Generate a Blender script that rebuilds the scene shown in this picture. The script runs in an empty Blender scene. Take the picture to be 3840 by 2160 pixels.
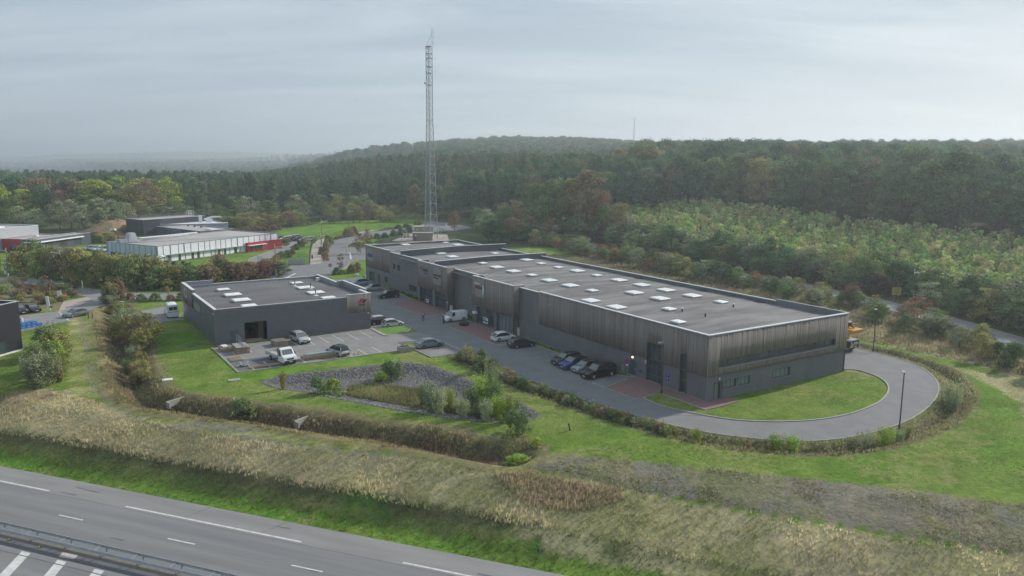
import bpy, bmesh, math, random
import numpy as np
from mathutils import Matrix, Vector
R = math.radians
PI = math.pi
random.seed(7)
rng = np.random.default_rng(7)
sc = bpy.context.scene
col = sc.collection

# ---------------------------------------------------------------- camera
CAMZ = 29.5
FPX, PIT, ROL = 2952.15, 0.1651, 0.0059
cam_d = bpy.data.cameras.new('camera')
cam = bpy.data.objects.new('camera', cam_d)
col.objects.link(cam)
cam_d.sensor_width = 36
cam_d.lens = 36 * FPX / 3840
cam_d.clip_start = 0.5
cam_d.clip_end = 60000
_X0 = Vector((1, 0, 0)); _U0 = Vector((0, math.sin(PIT), math.cos(PIT))); _F0 = Vector((0, math.cos(PIT), -math.sin(PIT)))
_rt = _X0 * math.cos(ROL) + _U0 * math.sin(ROL)
_up = _U0 * math.cos(ROL) - _X0 * math.sin(ROL)
_M = Matrix((_rt, _up, -_F0)).transposed().to_4x4()
_M.translation = Vector((0, 0, CAMZ))
cam.matrix_world = _M
sc.camera = cam

# ---------------------------------------------------------------- world, sun, exposure
SUN_AZ = R(37.8)      # from +X towards +Y
SUN_EL = R(29)
w = bpy.data.worlds.new('World'); sc.world = w; w.use_nodes = True
nt = w.node_tree; nt.nodes.clear()
def wn(t, **k):
    n = nt.nodes.new(t)
    for a_, b_ in k.items(): setattr(n, a_, b_)
    return n
out = wn('ShaderNodeOutputWorld'); bg = wn('ShaderNodeBackground')
sky = wn('ShaderNodeTexSky', sky_type='NISHITA', sun_disc=False)
sky.sun_elevation = SUN_EL
sky.sun_rotation = PI / 2 - SUN_AZ
sky.altitude = 100; sky.air_density = 1.0; sky.dust_density = 2.5; sky.ozone_density = 1.0
bg.inputs['Strength'].default_value = 0.1
tc = wn('ShaderNodeTexCoord'); sep = wn('ShaderNodeSeparateXYZ')
nt.links.new(tc.outputs['Generated'], sep.inputs[0])
# cloud sheet: project the direction on a plane high above so that streaks flatten towards the horizon
mz = wn('ShaderNodeMath', operation='ADD'); mz.inputs[1].default_value = 0.16
nt.links.new(sep.outputs['Z'], mz.inputs[0])
dx = wn('ShaderNodeMath', operation='DIVIDE'); dy = wn('ShaderNodeMath', operation='DIVIDE')
for n_, ax in ((dx, 'X'), (dy, 'Y')):
    nt.links.new(sep.outputs[ax], n_.inputs[0]); nt.links.new(mz.outputs[0], n_.inputs[1])
cmb = wn('ShaderNodeCombineXYZ'); nt.links.new(dx.outputs[0], cmb.inputs[0]); nt.links.new(dy.outputs[0], cmb.inputs[1])
mp = wn('ShaderNodeMapping'); mp.inputs['Rotation'].default_value = (0, 0, R(12)); mp.inputs['Scale'].default_value = (0.5, 1.7, 1)
nt.links.new(cmb.outputs[0], mp.inputs[0])
no = wn('ShaderNodeTexNoise'); no.inputs['Scale'].default_value = 1.3; no.inputs['Detail'].default_value = 8; no.inputs['Roughness'].default_value = 0.56; no.inputs['Distortion'].default_value = 0.3
nt.links.new(mp.outputs[0], no.inputs['Vector'])
rp = wn('ShaderNodeValToRGB')
rp.color_ramp.elements[0].position = 0.40; rp.color_ramp.elements[0].color = (2.6, 3.4, 4.15, 1)
rp.color_ramp.elements[1].position = 0.66; rp.color_ramp.elements[1].color = (4.5, 5.2, 5.75, 1)
nt.links.new(no.outputs['Fac'], rp.inputs[0])
# veil that thickens towards the horizon
hz = wn('ShaderNodeMapRange'); hz.inputs['From Min'].default_value = 0.0; hz.inputs['From Max'].default_value = 0.26
hz.inputs['To Min'].default_value = 0.85; hz.inputs['To Max'].default_value = 0.0; hz.clamp = True
nt.links.new(sep.outputs['Z'], hz.inputs['Value'])
# veil is brighter on the sun's side
dt = wn('ShaderNodeVectorMath', operation='DOT_PRODUCT')
dt.inputs[1].default_value = (math.cos(SUN_AZ), math.sin(SUN_AZ), 0.25)
nt.links.new(tc.outputs['Generated'], dt.inputs[0])
sr = wn('ShaderNodeMapRange'); sr.inputs['From Min'].default_value = 0.2; sr.inputs['From Max'].default_value = 1.02
sr.inputs['To Min'].default_value = 0.0; sr.inputs['To Max'].default_value = 1.0; sr.clamp = True
nt.links.new(dt.outputs['Value'], sr.inputs['Value'])
vl = wn('ShaderNodeMixRGB'); vl.inputs[1].default_value = (3.65, 4.3, 4.95, 1); vl.inputs[2].default_value = (4.9, 5.5, 5.9, 1)
nt.links.new(sr.outputs[0], vl.inputs[0])
m1 = wn('ShaderNodeMixRGB'); nt.links.new(hz.outputs[0], m1.inputs[0]); nt.links.new(rp.outputs[0], m1.inputs[1]); nt.links.new(vl.outputs[0], m1.inputs[2])
m2 = wn('ShaderNodeMixRGB'); m2.inputs[0].default_value = 0.92
nt.links.new(sky.outputs[0], m2.inputs[1]); nt.links.new(m1.outputs[0], m2.inputs[2])
nt.links.new(m2.outputs[0], bg.inputs['Color']); nt.links.new(bg.outputs[0], out.inputs['Surface'])

sun_d = bpy.data.lights.new('sun', 'SUN'); sun = bpy.data.objects.new('sun', sun_d); col.objects.link(sun)
sun_d.energy = 3.2; sun_d.angle = R(1.5); sun_d.color = (1.0, 0.93, 0.84)
sdir = Vector((math.cos(SUN_AZ) * math.cos(SUN_EL), math.sin(SUN_AZ) * math.cos(SUN_EL), math.sin(SUN_EL)))
sun.rotation_euler = sdir.to_track_quat('Z', 'Y').to_euler()
sun.location = (60, 60, 90)

sc.view_settings.view_transform = 'Standard'
sc.view_settings.look = 'None'
sc.view_settings.exposure = 0.45
sc.view_settings.gamma = 1
sc.cycles.use_denoising = True
sc.cycles.max_bounces = 5
sc.cycles.diffuse_bounces = 2
sc.cycles.glossy_bounces = 2
sc.cycles.transmission_bounces = 2
sc.cycles.transparent_max_bounces = 4
sc.cycles.volume_bounces = 0
sc.cycles.use_adaptive_sampling = True
sc.cycles.adaptive_threshold = 0.02

# ---------------------------------------------------------------- survey helpers: picture point -> point on the ground / a wall of the place
S23 = 3840 / 2576
def dir3(u, v):
    a = u - 1920; b = v - 1080
    uu = a * math.cos(ROL) + b * math.sin(ROL); vv = -a * math.sin(ROL) + b * math.cos(ROL)
    x = uu / FPX; zc = -vv / FPX
    return Vector((x, math.cos(PIT) + zc * math.sin(PIT), -math.sin(PIT) + zc * math.cos(PIT)))
def G3(u, v, z=0.0):
    d = dir3(u, v); t = (z - CAMZ) / d.z
    return Vector((d.x * t, d.y * t, z))
def G(u, v, z=0.0): return G3(u * S23, v * S23, z)
def px(P):
    """world points (N,3) -> 2576-wide picture coordinates"""
    P = np.asarray(P, float)
    dx_, dy_, dz_ = P[..., 0], P[..., 1], P[..., 2] - CAMZ
    cp, sp = math.cos(PIT), math.sin(PIT)
    y = dy_ * cp - dz_ * sp; z = dy_ * sp + dz_ * cp
    y = np.where(y < 1, 1, y)
    u = FPX * dx_ / y; v = -FPX * z / y
    cr, sr_ = math.cos(ROL), math.sin(ROL)
    U = 1920 + u * cr - v * sr_; V = 1080 + u * sr_ + v * cr
    return U / S23, V / S23
def top_z(base, u, v):
    """height of the point above 'base' that shows at (u,v)"""
    d = dir3(u * S23, v * S23); k = base[1] / d.y
    return CAMZ + d.z * k
TH = 0.5656   # direction of the yard's long axis frame
bA = Vector((0.84419427, 0.53603735, 0)); aA = Vector((-0.53603735, 0.84419427, 0))
FRZ = math.atan2(bA.y, bA.x)
C0 = Vector((23.8796, 92.8821, 0)); C2 = Vector((-46.303, 120.1344, 0))
def L0(s, t, z=0.0): return C0 + aA * s + bA * t + Vector((0, 0, z))
def L2(s, t, z=0.0): return C2 + aA * s + bA * t + Vector((0, 0, z))
def fac(u, v, t, C=C0):
    """3840 px point on the vertical plane t=const -> (s,z)"""
    d = dir3(u, v); o = Vector((0, 0, CAMZ)) - C
    k = (t - o.dot(bA)) / d.dot(bA); P = o + d * k
    return P.dot(aA), P.z
def fac_s(u, v, s, C=C0):
    """3840 px point on the vertical plane s=const -> (t,z)"""
    d = dir3(u, v); o = Vector((0, 0, CAMZ)) - C
    k = (s - o.dot(aA)) / d.dot(aA); P = o + d * k
    return P.dot(bA), P.z

# ---------------------------------------------------------------- materials
MATS = {}
def mat(name, c, c2=None, rough=0.8, metal=0.0, scale=3.0, detail=4.0, bump=0.0, bscale=None, coords='Object', spec=0.5,
        stretch=None, emit=None, vcol=None, rand=0.0, lo=0.35, hi=0.65, coat=0.0, transl=0.0, sub=None, wave=None):
    """procedural principled material: two colours mixed by noise, optional bump, per-object variation and a mesh colour attribute"""
    if name in MATS: return MATS[name]
    m = bpy.data.materials.new(name); m.use_nodes = True
    t = m.node_tree; t.nodes.clear(); N = t.nodes.new; Lk = t.links.new
    o = N('ShaderNodeOutputMaterial'); p = N('ShaderNodeBsdfPrincipled'); Lk(p.outputs[0], o.inputs['Surface'])
    p.inputs['Roughness'].default_value = rough; p.inputs['Metallic'].default_value = metal
    p.inputs['Specular IOR Level'].default_value = spec
    if coat: p.inputs['Coat Weight'].default_value = coat; p.inputs['Coat Roughness'].default_value = 0.05
    tc_ = N('ShaderNodeTexCoord'); src = tc_.outputs['Object']
    if coords == 'World':
        g = N('ShaderNodeNewGeometry'); src = g.outputs['Position']
    if stretch:
        mp_ = N('ShaderNodeMapping'); mp_.inputs['Scale'].default_value = stretch; Lk(src, mp_.inputs[0]); src = mp_.outputs[0]
    c2 = c2 or tuple(x * 0.8 for x in c)
    nz = N('ShaderNodeTexNoise'); nz.inputs['Scale'].default_value = scale; nz.inputs['Detail'].default_value = detail
    nz.inputs['Roughness'].default_value = 0.6
    Lk(src, nz.inputs['Vector'])
    mr = N('ShaderNodeMapRange'); mr.inputs['From Min'].default_value = lo; mr.inputs['From Max'].default_value = hi; Lk(nz.outputs['Fac'], mr.inputs['Value'])
    mx = N('ShaderNodeMixRGB'); mx.inputs[1].default_value = (*c, 1); mx.inputs[2].default_value = (*c2, 1); Lk(mr.outputs[0], mx.inputs[0])
    cur = mx.outputs[0]
    if vcol:
        at = N('ShaderNodeAttribute'); at.attribute_name = vcol
        mm = N('ShaderNodeMixRGB'); mm.blend_type = 'MULTIPLY'; mm.inputs[0].default_value = 1
        Lk(cur, mm.inputs[1]); Lk(at.outputs['Color'], mm.inputs[2]); cur = mm.outputs[0]
    if rand:
        oi = N('ShaderNodeObjectInfo'); hs = N('ShaderNodeHueSaturation')
        r1 = N('ShaderNodeMapRange'); r1.inputs['To Min'].default_value = 1 - rand; r1.inputs['To Max'].default_value = 1 + rand
        Lk(oi.outputs['Random'], r1.inputs['Value']); Lk(r1.outputs[0], hs.inputs['Value'])
        r2 = N('ShaderNodeMath'); r2.operation = 'MULTIPLY'; r2.inputs[1].default_value = 7.31; Lk(oi.outputs['Random'], r2.inputs[0])
        r3 = N('ShaderNodeMath'); r3.operation = 'FRACT'; Lk(r2.outputs[0], r3.inputs[0])
        r4 = N('ShaderNodeMapRange'); r4.inputs['To Min'].default_value = 0.5 - rand * 0.10; r4.inputs['To Max'].default_value = 0.5 + rand * 0.07
        Lk(r3.outputs[0], r4.inputs['Value']); Lk(r4.outputs[0], hs.inputs['Hue'])
        Lk(cur, hs.inputs['Color']); cur = hs.outputs[0]
    Lk(cur, p.inputs['Base Color'])
    if bump:
        nb = N('ShaderNodeTexNoise'); nb.inputs['Scale'].default_value = bscale or scale * 4; nb.inputs['Detail'].default_value = 3; Lk(src, nb.inputs['Vector'])
        b_ = N('ShaderNodeBump'); b_.inputs['Strength'].default_value = 1; b_.inputs['Distance'].default_value = bump
        Lk(nb.outputs['Fac'], b_.inputs['Height']); Lk(b_.outputs[0], p.inputs['Normal'])
    if emit:
        p.inputs['Emission Color'].default_value = (*emit[0], 1); p.inputs['Emission Strength'].default_value = emit[1]
    if transl:
        tr = N('ShaderNodeBsdfTranslucent'); ms = N('ShaderNodeMixShader'); ms.inputs[0].default_value = transl
        Lk(cur, tr.inputs['Color']); Lk(p.outputs[0], ms.inputs[1]); Lk(tr.outputs[0], ms.inputs[2]); Lk(ms.outputs[0], o.inputs['Surface'])
    MATS[name] = m
    return m

# ---------------------------------------------------------------- mesh builder
class MB:
    def __init__(s): s.v = []; s.f = []; s.m = []; s.c = None; s.mats = []
    def mi(s, m):
        if m not in s.mats: s.mats.append(m)
        return s.mats.index(m)
    def add(s, vs, fs, m=None):
        o = len(s.v); s.v += [tuple(v) for v in vs]
        s.f += [tuple(i + o for i in f) for f in fs]
        s.m += [s.mi(m) if m else 0] * len(fs); return s
    def box(s, x0, x1, y0, y1, z0, z1, m=None):
        vs = [(x0, y0, z0), (x1, y0, z0), (x1, y1, z0), (x0, y1, z0), (x0, y0, z1), (x1, y0, z1), (x1, y1, z1), (x0, y1, z1)]
        return s.add(vs, [(3, 2, 1, 0), (4, 5, 6, 7), (0, 1, 5, 4), (1, 2, 6, 5), (2, 3, 7, 6), (3, 0, 4, 7)], m)
    def rbox(s, c, size, rz=0, m=None, ry=0):
        M = Matrix.Translation(Vector(c)) @ Matrix.Rotation(rz, 4, 'Z') @ Matrix.Rotation(ry, 4, 'Y')
        hx, hy, hz_ = size[0] / 2, size[1] / 2, size[2] / 2
        vs = [M @ Vector(p) for p in [(-hx, -hy, -hz_), (hx, -hy, -hz_), (hx, hy, -hz_), (-hx, hy, -hz_), (-hx, -hy, hz_), (hx, -hy, hz_), (hx, hy, hz_), (-hx, hy, hz_)]]
        return s.add(vs, [(3, 2, 1, 0), (4, 5, 6, 7), (0, 1, 5, 4), (1, 2, 6, 5), (2, 3, 7, 6), (3, 0, 4, 7)], m)
    def tube(s, pts, r, n=8, m=None, cap=True):
        pts = [Vector(p) for p in pts]; rs = r if isinstance(r, (list, tuple)) else [r] * len(pts)
        vs = []
        for i, p in enumerate(pts):
            d = (pts[min(i + 1, len(pts) - 1)] - pts[max(i - 1, 0)]).normalized()
            a_ = d.orthogonal().normalized() if abs(d.z) < 0.99 else Vector((1, 0, 0))
            a_ = (a_ - d * a_.dot(d)).normalized(); b_ = d.cross(a_)
            for k in range(n):
                t_ = 2 * PI * k / n; vs.append(p + (a_ * math.cos(t_) + b_ * math.sin(t_)) * rs[i])
        fs = []
        for i in range(len(pts) - 1):
            for k in range(n):
                k2 = (k + 1) % n
                fs.append((i * n + k, i * n + k2, (i + 1) * n + k2, (i + 1) * n + k))
        if cap: fs += [tuple(range(n))[::-1], tuple((len(pts) - 1) * n + k for k in range(n))]
        return s.add(vs, fs, m)
    def prism(s, poly, z0, z1, m=None, axis='z', at=None):
        """poly of 2-D points extruded; axis z: (x,y) extruded in z; axis y: (x,z) extruded in y; axis x: (y,z) extruded in x"""
        n = len(poly)
        def P(p, h):
            if axis == 'z': return (p[0], p[1], h)
            if axis == 'y': return (p[0], h, p[1])
            return (h, p[0], p[1])
        vs = [P(p, z0) for p in poly] + [P(p, z1) for p in poly]
        fs = [tuple(range(n))[::-1], tuple(range(n, 2 * n))] + [(i, (i + 1) % n, n + (i + 1) % n, n + i) for i in range(n)]
        return s.add(vs, fs, m)
    def lathe(s, prof, c=(0, 0, 0), n=16, m=None, axis='z'):
        vs = []
        for r_, z_ in prof:
            for k in range(n):
                t_ = 2 * PI * k / n
                if axis == 'z': vs.append((c[0] + r_ * math.cos(t_), c[1] + r_ * math.sin(t_), c[2] + z_))
                elif axis == 'y': vs.append((c[0] + r_ * math.cos(t_), c[1] + z_, c[2] + r_ * math.sin(t_)))
                else: vs.append((c[0] + z_, c[1] + r_ * math.cos(t_), c[2] + r_ * math.sin(t_)))
        fs = [(i * n + k, i * n + (k + 1) % n, (i + 1) * n + (k + 1) % n, (i + 1) * n + k) for i in range(len(prof) - 1) for k in range(n)]
        fs += [tuple(range(n))[::-1], tuple((len(prof) - 1) * n + k for k in range(n))]
        return s.add(vs, fs, m)
    def build(s, name, m=None, parent=None, loc=None, rz=None, smooth=False, fix=True):
        me = bpy.data.meshes.new(name); me.from_pydata(s.v, [], s.f); me.update()
        if fix and len(s.v) < 60000:
            bm = bmesh.new(); bm.from_mesh(me); bmesh.ops.recalc_face_normals(bm, faces=bm.faces); bm.to_mesh(me); bm.free()
        if s.mats:
            for q in s.mats: me.materials.append(q)
            if len(s.mats) > 1: me.polygons.foreach_set('material_index', s.m)
        elif m: me.materials.append(m)
        if smooth: me.polygons.foreach_set('use_smooth', [True] * len(me.polygons))
        ob = bpy.data.objects.new(name, me); col.objects.link(ob)
        if parent: ob.parent = parent
        if loc is not None: ob.location = loc
        if rz is not None: ob.rotation_euler = (0, 0, rz)
        return ob

def tag(o, label=None, cat=None, group=None, kind=None):
    if label: o['label'] = label
    if cat: o['category'] = cat
    if group: o['group'] = group
    if kind: o['kind'] = kind
    return o
def thing(name, label, cat, loc=(0, 0, 0), rz=0.0, group=None):
    o = bpy.data.objects.new(name, None); col.objects.link(o); o.empty_display_size = 0.3
    o.location = loc; o.rotation_euler = (0, 0, rz); return tag(o, label, cat, group)
def kids(o): return [c for c in bpy.data.objects if c.parent == o]
TREE_OF = {}
def copy_tree(root, loc, rz=0.0, scale=None, label=None, group=None, cat=None):
    """copy of a thing, its parts and their sub-parts"""
    if root.name not in TREE_OF:
        TREE_OF[root.name] = [(c, kids(c)) for c in kids(root)]
    r = root.copy(); col.objects.link(r); r.location = loc; r.rotation_euler = (0, 0, rz)
    if scale is not None: r.scale = scale
    if label: r['label'] = label
    if group: r['group'] = group
    if cat: r['category'] = cat
    out_ = []
    for c, gs in TREE_OF[root.name]:
        d = c.copy(); col.objects.link(d); d.parent = r; out_.append(d)
        for g in gs:
            e = g.copy(); col.objects.link(e); e.parent = d
    return r, out_
def add_text(txt, size, name, m, parent, loc, rot, depth=0.02, align='CENTER', sx=1.0, bold=0.0, shear=0.0):
    cu = bpy.data.curves.new('t', 'FONT'); cu.body = txt; cu.size = size; cu.extrude = depth; cu.align_x = align; cu.align_y = 'CENTER'
    cu.offset = bold; cu.shear = shear
    tmp = bpy.data.objects.new('t', cu); col.objects.link(tmp)
    dg = bpy.context.evaluated_depsgraph_get()
    me = bpy.data.meshes.new_from_object(tmp.evaluated_get(dg)); bpy.data.objects.remove(tmp)
    me.materials.clear(); me.materials.append(m); me.name = name
    o = bpy.data.objects.new(name, me); col.objects.link(o); o.parent = parent; o.location = loc; o.rotation_euler = rot; o.scale = (sx, 1, 1)
    return o
def np_mesh(name, V, F, m, attr=None, parent=None, smooth=False, attrs=None):
    """fast mesh from arrays: V (n,3), F (m,k); attr: per-vertex colour (n,3)"""
    me = bpy.data.meshes.new(name); n, k = len(F), F.shape[1]
    me.vertices.add(len(V)); me.vertices.foreach_set('co', np.asarray(V, np.float32).ravel())
    me.loops.add(n * k); me.loops.foreach_set('vertex_index', np.asarray(F, np.int32).ravel())
    me.polygons.add(n); me.polygons.foreach_set('loop_start', np.arange(0, n * k, k, dtype=np.int32))
    me.polygons.foreach_set('loop_total', np.full(n, k, np.int32))
    if smooth: me.polygons.foreach_set('use_smooth', np.ones(n, bool))
    me.update(calc_edges=True)
    if attr is not None:
        ca = me.color_attributes.new('tint', 'FLOAT_COLOR', 'POINT')
        d = np.ones((len(V), 4), np.float32); d[:, :3] = attr; ca.data.foreach_set('color', d.ravel())
    if m: me.materials.append(m)
    ob = bpy.data.objects.new(name, me); col.objects.link(ob)
    if parent: ob.parent = parent
    return ob
def smooth01(x): x = np.clip(x, 0, 1); return x * x * (3 - 2 * x)
def vnoise(x, y, s, seed=0):
    """cheap smooth value noise"""
    x = np.asarray(x) / s; y = np.asarray(y) / s
    xi = np.floor(x).astype(np.int64); yi = np.floor(y).astype(np.int64); fx = smooth01(x - xi); fy = smooth01(y - yi)
    def h(a_, b_):
        k = (a_ * 374761393 + b_ * 668265263 + seed * 974634777) & 0xffffffff
        k = ((k ^ (k >> 13)) * 1274126177) & 0xffffffff
        return ((k ^ (k >> 16)) & 0xffff) / 65535.0
    return (h(xi, yi) * (1 - fx) + h(xi + 1, yi) * fx) * (1 - fy) + (h(xi, yi + 1) * (1 - fx) + h(xi + 1, yi + 1) * fx) * fy
def inpoly(U, V, poly):
    U = np.asarray(U); V = np.asarray(V); c = np.zeros(U.shape, bool); n = len(poly)
    for i in range(n):
        x1, y1 = poly[i]; x2, y2 = poly[(i + 1) % n]
        if y1 == y2: continue
        c ^= ((y1 > V) != (y2 > V)) & (U < (x2 - x1) * (V - y1) / (y2 - y1) + x1)
    return c
def pdist(X, Y, line):
    """distance to a world polyline"""
    X = np.asarray(X); Y = np.asarray(Y); d = np.full(X.shape, 1e9)
    for (x1, y1), (x2, y2) in zip(line, line[1:]):
        vx, vy = x2 - x1, y2 - y1; L = vx * vx + vy * vy
        t = np.clip(((X - x1) * vx + (Y - y1) * vy) / L, 0, 1)
        d = np.minimum(d, np.hypot(X - x1 - t * vx, Y - y1 - t * vy))
    return d
def spline(pts, k=6, closed=False):
    """Catmull-Rom through 2-D points"""
    n = len(pts); o = []
    rngk = range(n if closed else n - 1)
    for i in rngk:
        p0 = pts[(i - 1) % n] if closed or i > 0 else pts[0]; p1 = pts[i]; p2 = pts[(i + 1) % n]
        p3 = pts[(i + 2) % n] if closed or i + 2 < n else pts[-1]
        for j in range(k):
            t = j / k
            o.append(tuple(0.5 * ((2 * b) + (-a_ + c) * t + (2 * a_ - 5 * b + 4 * c - d) * t * t + (-a_ + 3 * b - 3 * c + d) * t ** 3) for a_, b, c, d in zip(p0, p1, p2, p3)))
    if not closed: o.append(tuple(pts[-1]))
    return o
# ================================================================ the lie of the land
MA = np.array([-55.60091792, 81.26574846]); MD = np.array([0.93876426, -0.34456011]); MN = np.array([0.34456011, 0.93876426])
def mpt(d, n, z=0.0):   # motorway frame -> world
    P = MA + MD * d + MN * n; return Vector((P[0], P[1], z))
def wline(pts, k=4): return [tuple(G(*p)[:2]) for p in spline(pts, k)]
DITCH = wline([(285, 770), (300, 830), (320, 900), (342, 970), (380, 998), (450, 1012), (560, 1027), (680, 1042), (800, 1060), (900, 1075), (1000, 1089), (1120, 1108), (1230, 1126), (1285, 1133)])
LOOP = [tuple(L0(s, t)[:2]) for s, t in spline([(35.2, -15.2), (22, -15.2), (6.6, -13.8), (-5.5, -11.2), (-12.5, -7.2), (-17.8, -0.8), (-19.5, 8.0), (-18.6, 18.8), (-14.5, 30.2), (-8.5, 38.2), (-1, 42.3), (12, 43), (40, 43)], 5)]
BASIN = [(655, 962), (700, 945), (800, 934), (900, 924), (960, 916), (1020, 911), (1080, 918), (1140, 940), (1210, 968), (1280, 1000), (1335, 1028), (1358, 1045), (1335, 1060), (1270, 1065), (1150, 1056), (1000, 1032), (850, 1004), (760, 986), (690, 976)]
BASIN_IN = [(862, 995), (880, 975), (930, 968), (1000, 972), (1060, 985), (1120, 1003), (1180, 1015), (1230, 1030), (1270, 1047), (1240, 1052), (1150, 1045), (1000, 1020), (900, 1002)]
BASIN_W = [tuple(G(*p)[:2]) for p in BASIN]
bcx = sum(p[0] for p in BASIN_W) / len(BASIN_W); bcy = sum(p[1] for p in BASIN_W) / len(BASIN_W)
def ground_z(x, y):
    x = np.asarray(x, float); y = np.asarray(y, float)
    n = (x - MA[0]) * MN[0] + (y - MA[1]) * MN[1]; d = (x - MA[0]) * MD[0] + (y - MA[1]) * MD[1]
    wig = (vnoise(x, y, 9, 3) - 0.5) * 0.9
    z1 = np.interp(n + wig * (np.abs(n - 6) < 8), [-90, -60, -34, -31, 0.2, 1.6, 4.7, 9.5, 13.5], [1, -1, -3.9, -4.15, -4.15, -3.95, -2.4, -0.6, -0.04])
    z2 = np.interp(n + wig * (np.abs(n - 8) < 10), [-90, -60, -34, -31, 0.2, 2.5, 7.5, 12.5, 17], [1, -1, -3.9, -4.15, -4.15, -3.9, -2.2, -0.7, -0.04])
    k = smooth01((d - 45) / 30)
    z = z1 * (1 - k) + z2 * k
    dd = pdist(x, y, DITCH); z = z - 1.7 * smooth01(1 - dd / 3.4)
    dl = pdist(x, y, LOOP); z = z - 0.65 * smooth01(1 - dl / 1.7)
    z = z - 0.9 * smooth01(np.where(inpoly(x, y, BASIN_W), 1.0, 0) * pdist(x, y, BASIN_W + BASIN_W[:1]) / 3.0)
    s = (x - C0.x) * aA.x + (y - C0.y) * aA.y; t = (x - C0.x) * bA.x + (y - C0.y) * bA.y
    sc_ = np.clip(s, -80, 260)
    rise = smooth01((t - 92) / 100) * (3.6 + 0.036 * sc_) + np.clip(t - 190, 0, 500) * 0.012
    rise = rise * smooth01((y - 20) / 60)
    z = z + rise
    # distance: ridge in the middle and right, a wide plain to the left
    u = x / np.maximum(y, 60)
    px_ = u * 1500
    ridge = np.interp(px_, [-900, -600, -420, -294, -218, -105, 0, 160, 236, 420, 900, 2500], [-34, -32, -26, 3, 12, 18, 22, 23, 20, 18, 17, 17])
    kk = smooth01((y - 540) / 800)
    far = ridge * kk * np.where(y > 1700, np.exp(-((y - 1700) / 1600) ** 2), 1)
    far = far + (vnoise(x, y, 330, 15) - 0.5) * 16 * smooth01((y - 900) / 500) * (px_ > -420)
    far = far + np.where(y > 1700, -30 * (1 - np.exp(-((y - 1700) / 1600) ** 2)), 0)
    far = far + 38 * np.exp(-((y - 3300) / 420) ** 2) * np.exp(-((u + 0.19) / 0.13) ** 2) + 45 * np.exp(-((y - 6000) / 700) ** 2) * np.exp(-((u + 0.38) / 0.2) ** 2)
    far = far + 16 * np.exp(-((y - 6800) / 900) ** 2) * (0.4 + vnoise(x, y, 1500, 9)) + 10 * smooth01((y - 8500) / 3000)
    far = far + (vnoise(x, y, 260, 5) - 0.6) * 7 * smooth01((y - 500) / 500)
    return z + far
def gz(x, y): return float(ground_z(np.array([x]), np.array([y]))[0])

def axis(fine0, fine1, step, lo, hi, grow=1.09):
    a = list(np.arange(fine0, fine1 + 1e-6, step)); s = step; x = a[-1]
    while x < hi: s *= grow; x += s; a.append(x)
    s = step; x = a[0]; b = []
    while x > lo: s *= grow; x -= s; b.append(x)
    return np.array(b[::-1] + a)
gx = axis(-85, 78, 0.62, -14000, 14000, 1.075); gy = axis(50, 168, 0.62, -600, 15000, 1.05)
X, Y = np.meshgrid(gx, gy); Z = ground_z(X, Y)
V = np.stack([X, Y, Z], -1).reshape(-1, 3)
# colour of the cover, region by region (albedo, with the lee slope darkened for its shade)
U_, V_ = px(V); xs, ys = V[:, 0], V[:, 1]
jit = (vnoise(xs, ys, 1.3, 11) - 0.5) * 10 + (vnoise(xs, ys, 4, 12) - 0.5) * 10
jx = U_ + jit; jy = V_ + jit * 0.45
front = (ys > 40) & (ys < 420)
nn = (xs - MA[0]) * MN[0] + (ys - MA[1]) * MN[1]; ddm = (xs - MA[0]) * MD[0] + (ys - MA[1]) * MD[1]
sl = (xs - C0.x) * aA.x + (ys - C0.y) * aA.y; tl = (xs - C0.x) * bA.x + (ys - C0.y) * bA.y
n1 = vnoise(xs, ys, 2.2, 1); n2 = vnoise(xs, ys, 7, 2); n3 = vnoise(xs, ys, 18, 4)
def mixc(a, b, k): k = np.clip(k, 0, 1)[:, None]; return np.array(a) * (1 - k) + np.array(b) * k
BR = (0.125, 0.225, 0.03); DU = (0.20, 0.215, 0.07); TAN = (0.46, 0.39, 0.25); SO = (0.22, 0.185, 0.14); GR = (0.27, 0.26, 0.245); DK = (0.085, 0.095, 0.045); RB = (0.27, 0.175, 0.115)
C = mixc(BR, DU, 0.15 + 0.9 * (n2 - 0.35) + 0.4 * (n1 - 0.5))
def put(mask, a, b, k, amt=1.0):
    global C
    C[mask] = C[mask] * (1 - amt) + mixc(a, b, k)[mask] * amt
# woods floor & distance
put(ys > 260, (0.05, 0.075, 0.03), (0.09, 0.10, 0.05), n3)
put(ys > 900, (0.06, 0.085, 0.035), (0.17, 0.16, 0.08), (vnoise(xs, ys, 170, 6) - 0.35) * 2.2)
put((tl > 45) & (sl < 130) & (ys < 420), DU, DK, n2 + 0.2)
put((tl > 95) & (ys < 420), (0.14, 0.15, 0.07), DK, n2)
# wild strip behind the big building, mown stripe beside the loop road
put((tl > 28) & (tl < 62) & (sl > -60) & (sl < 120), TAN, DU, 0.35 + 0.6 * (n2 - 0.3), 0.95)
put((tl > 26.8) & (tl < 31) & (sl > 10) & (sl < 112), DK, DU, n1)
put(((tl > 43.6) & (tl < 46.6) & (sl < 30) & (sl > -12)), BR, DU, n1 * 0.3)
put(inpoly(jx, jy, [(2140, 845), (2230, 868), (2330, 905), (2450, 950), (2576, 1015), (2576, 1260), (2400, 1235), (2150, 1190), (2100, 1150), (2330, 1100), (2440, 1020), (2420, 960), (2300, 905), (2150, 868)]) & front, BR, DU, n2 * 0.9 - 0.25)
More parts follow.
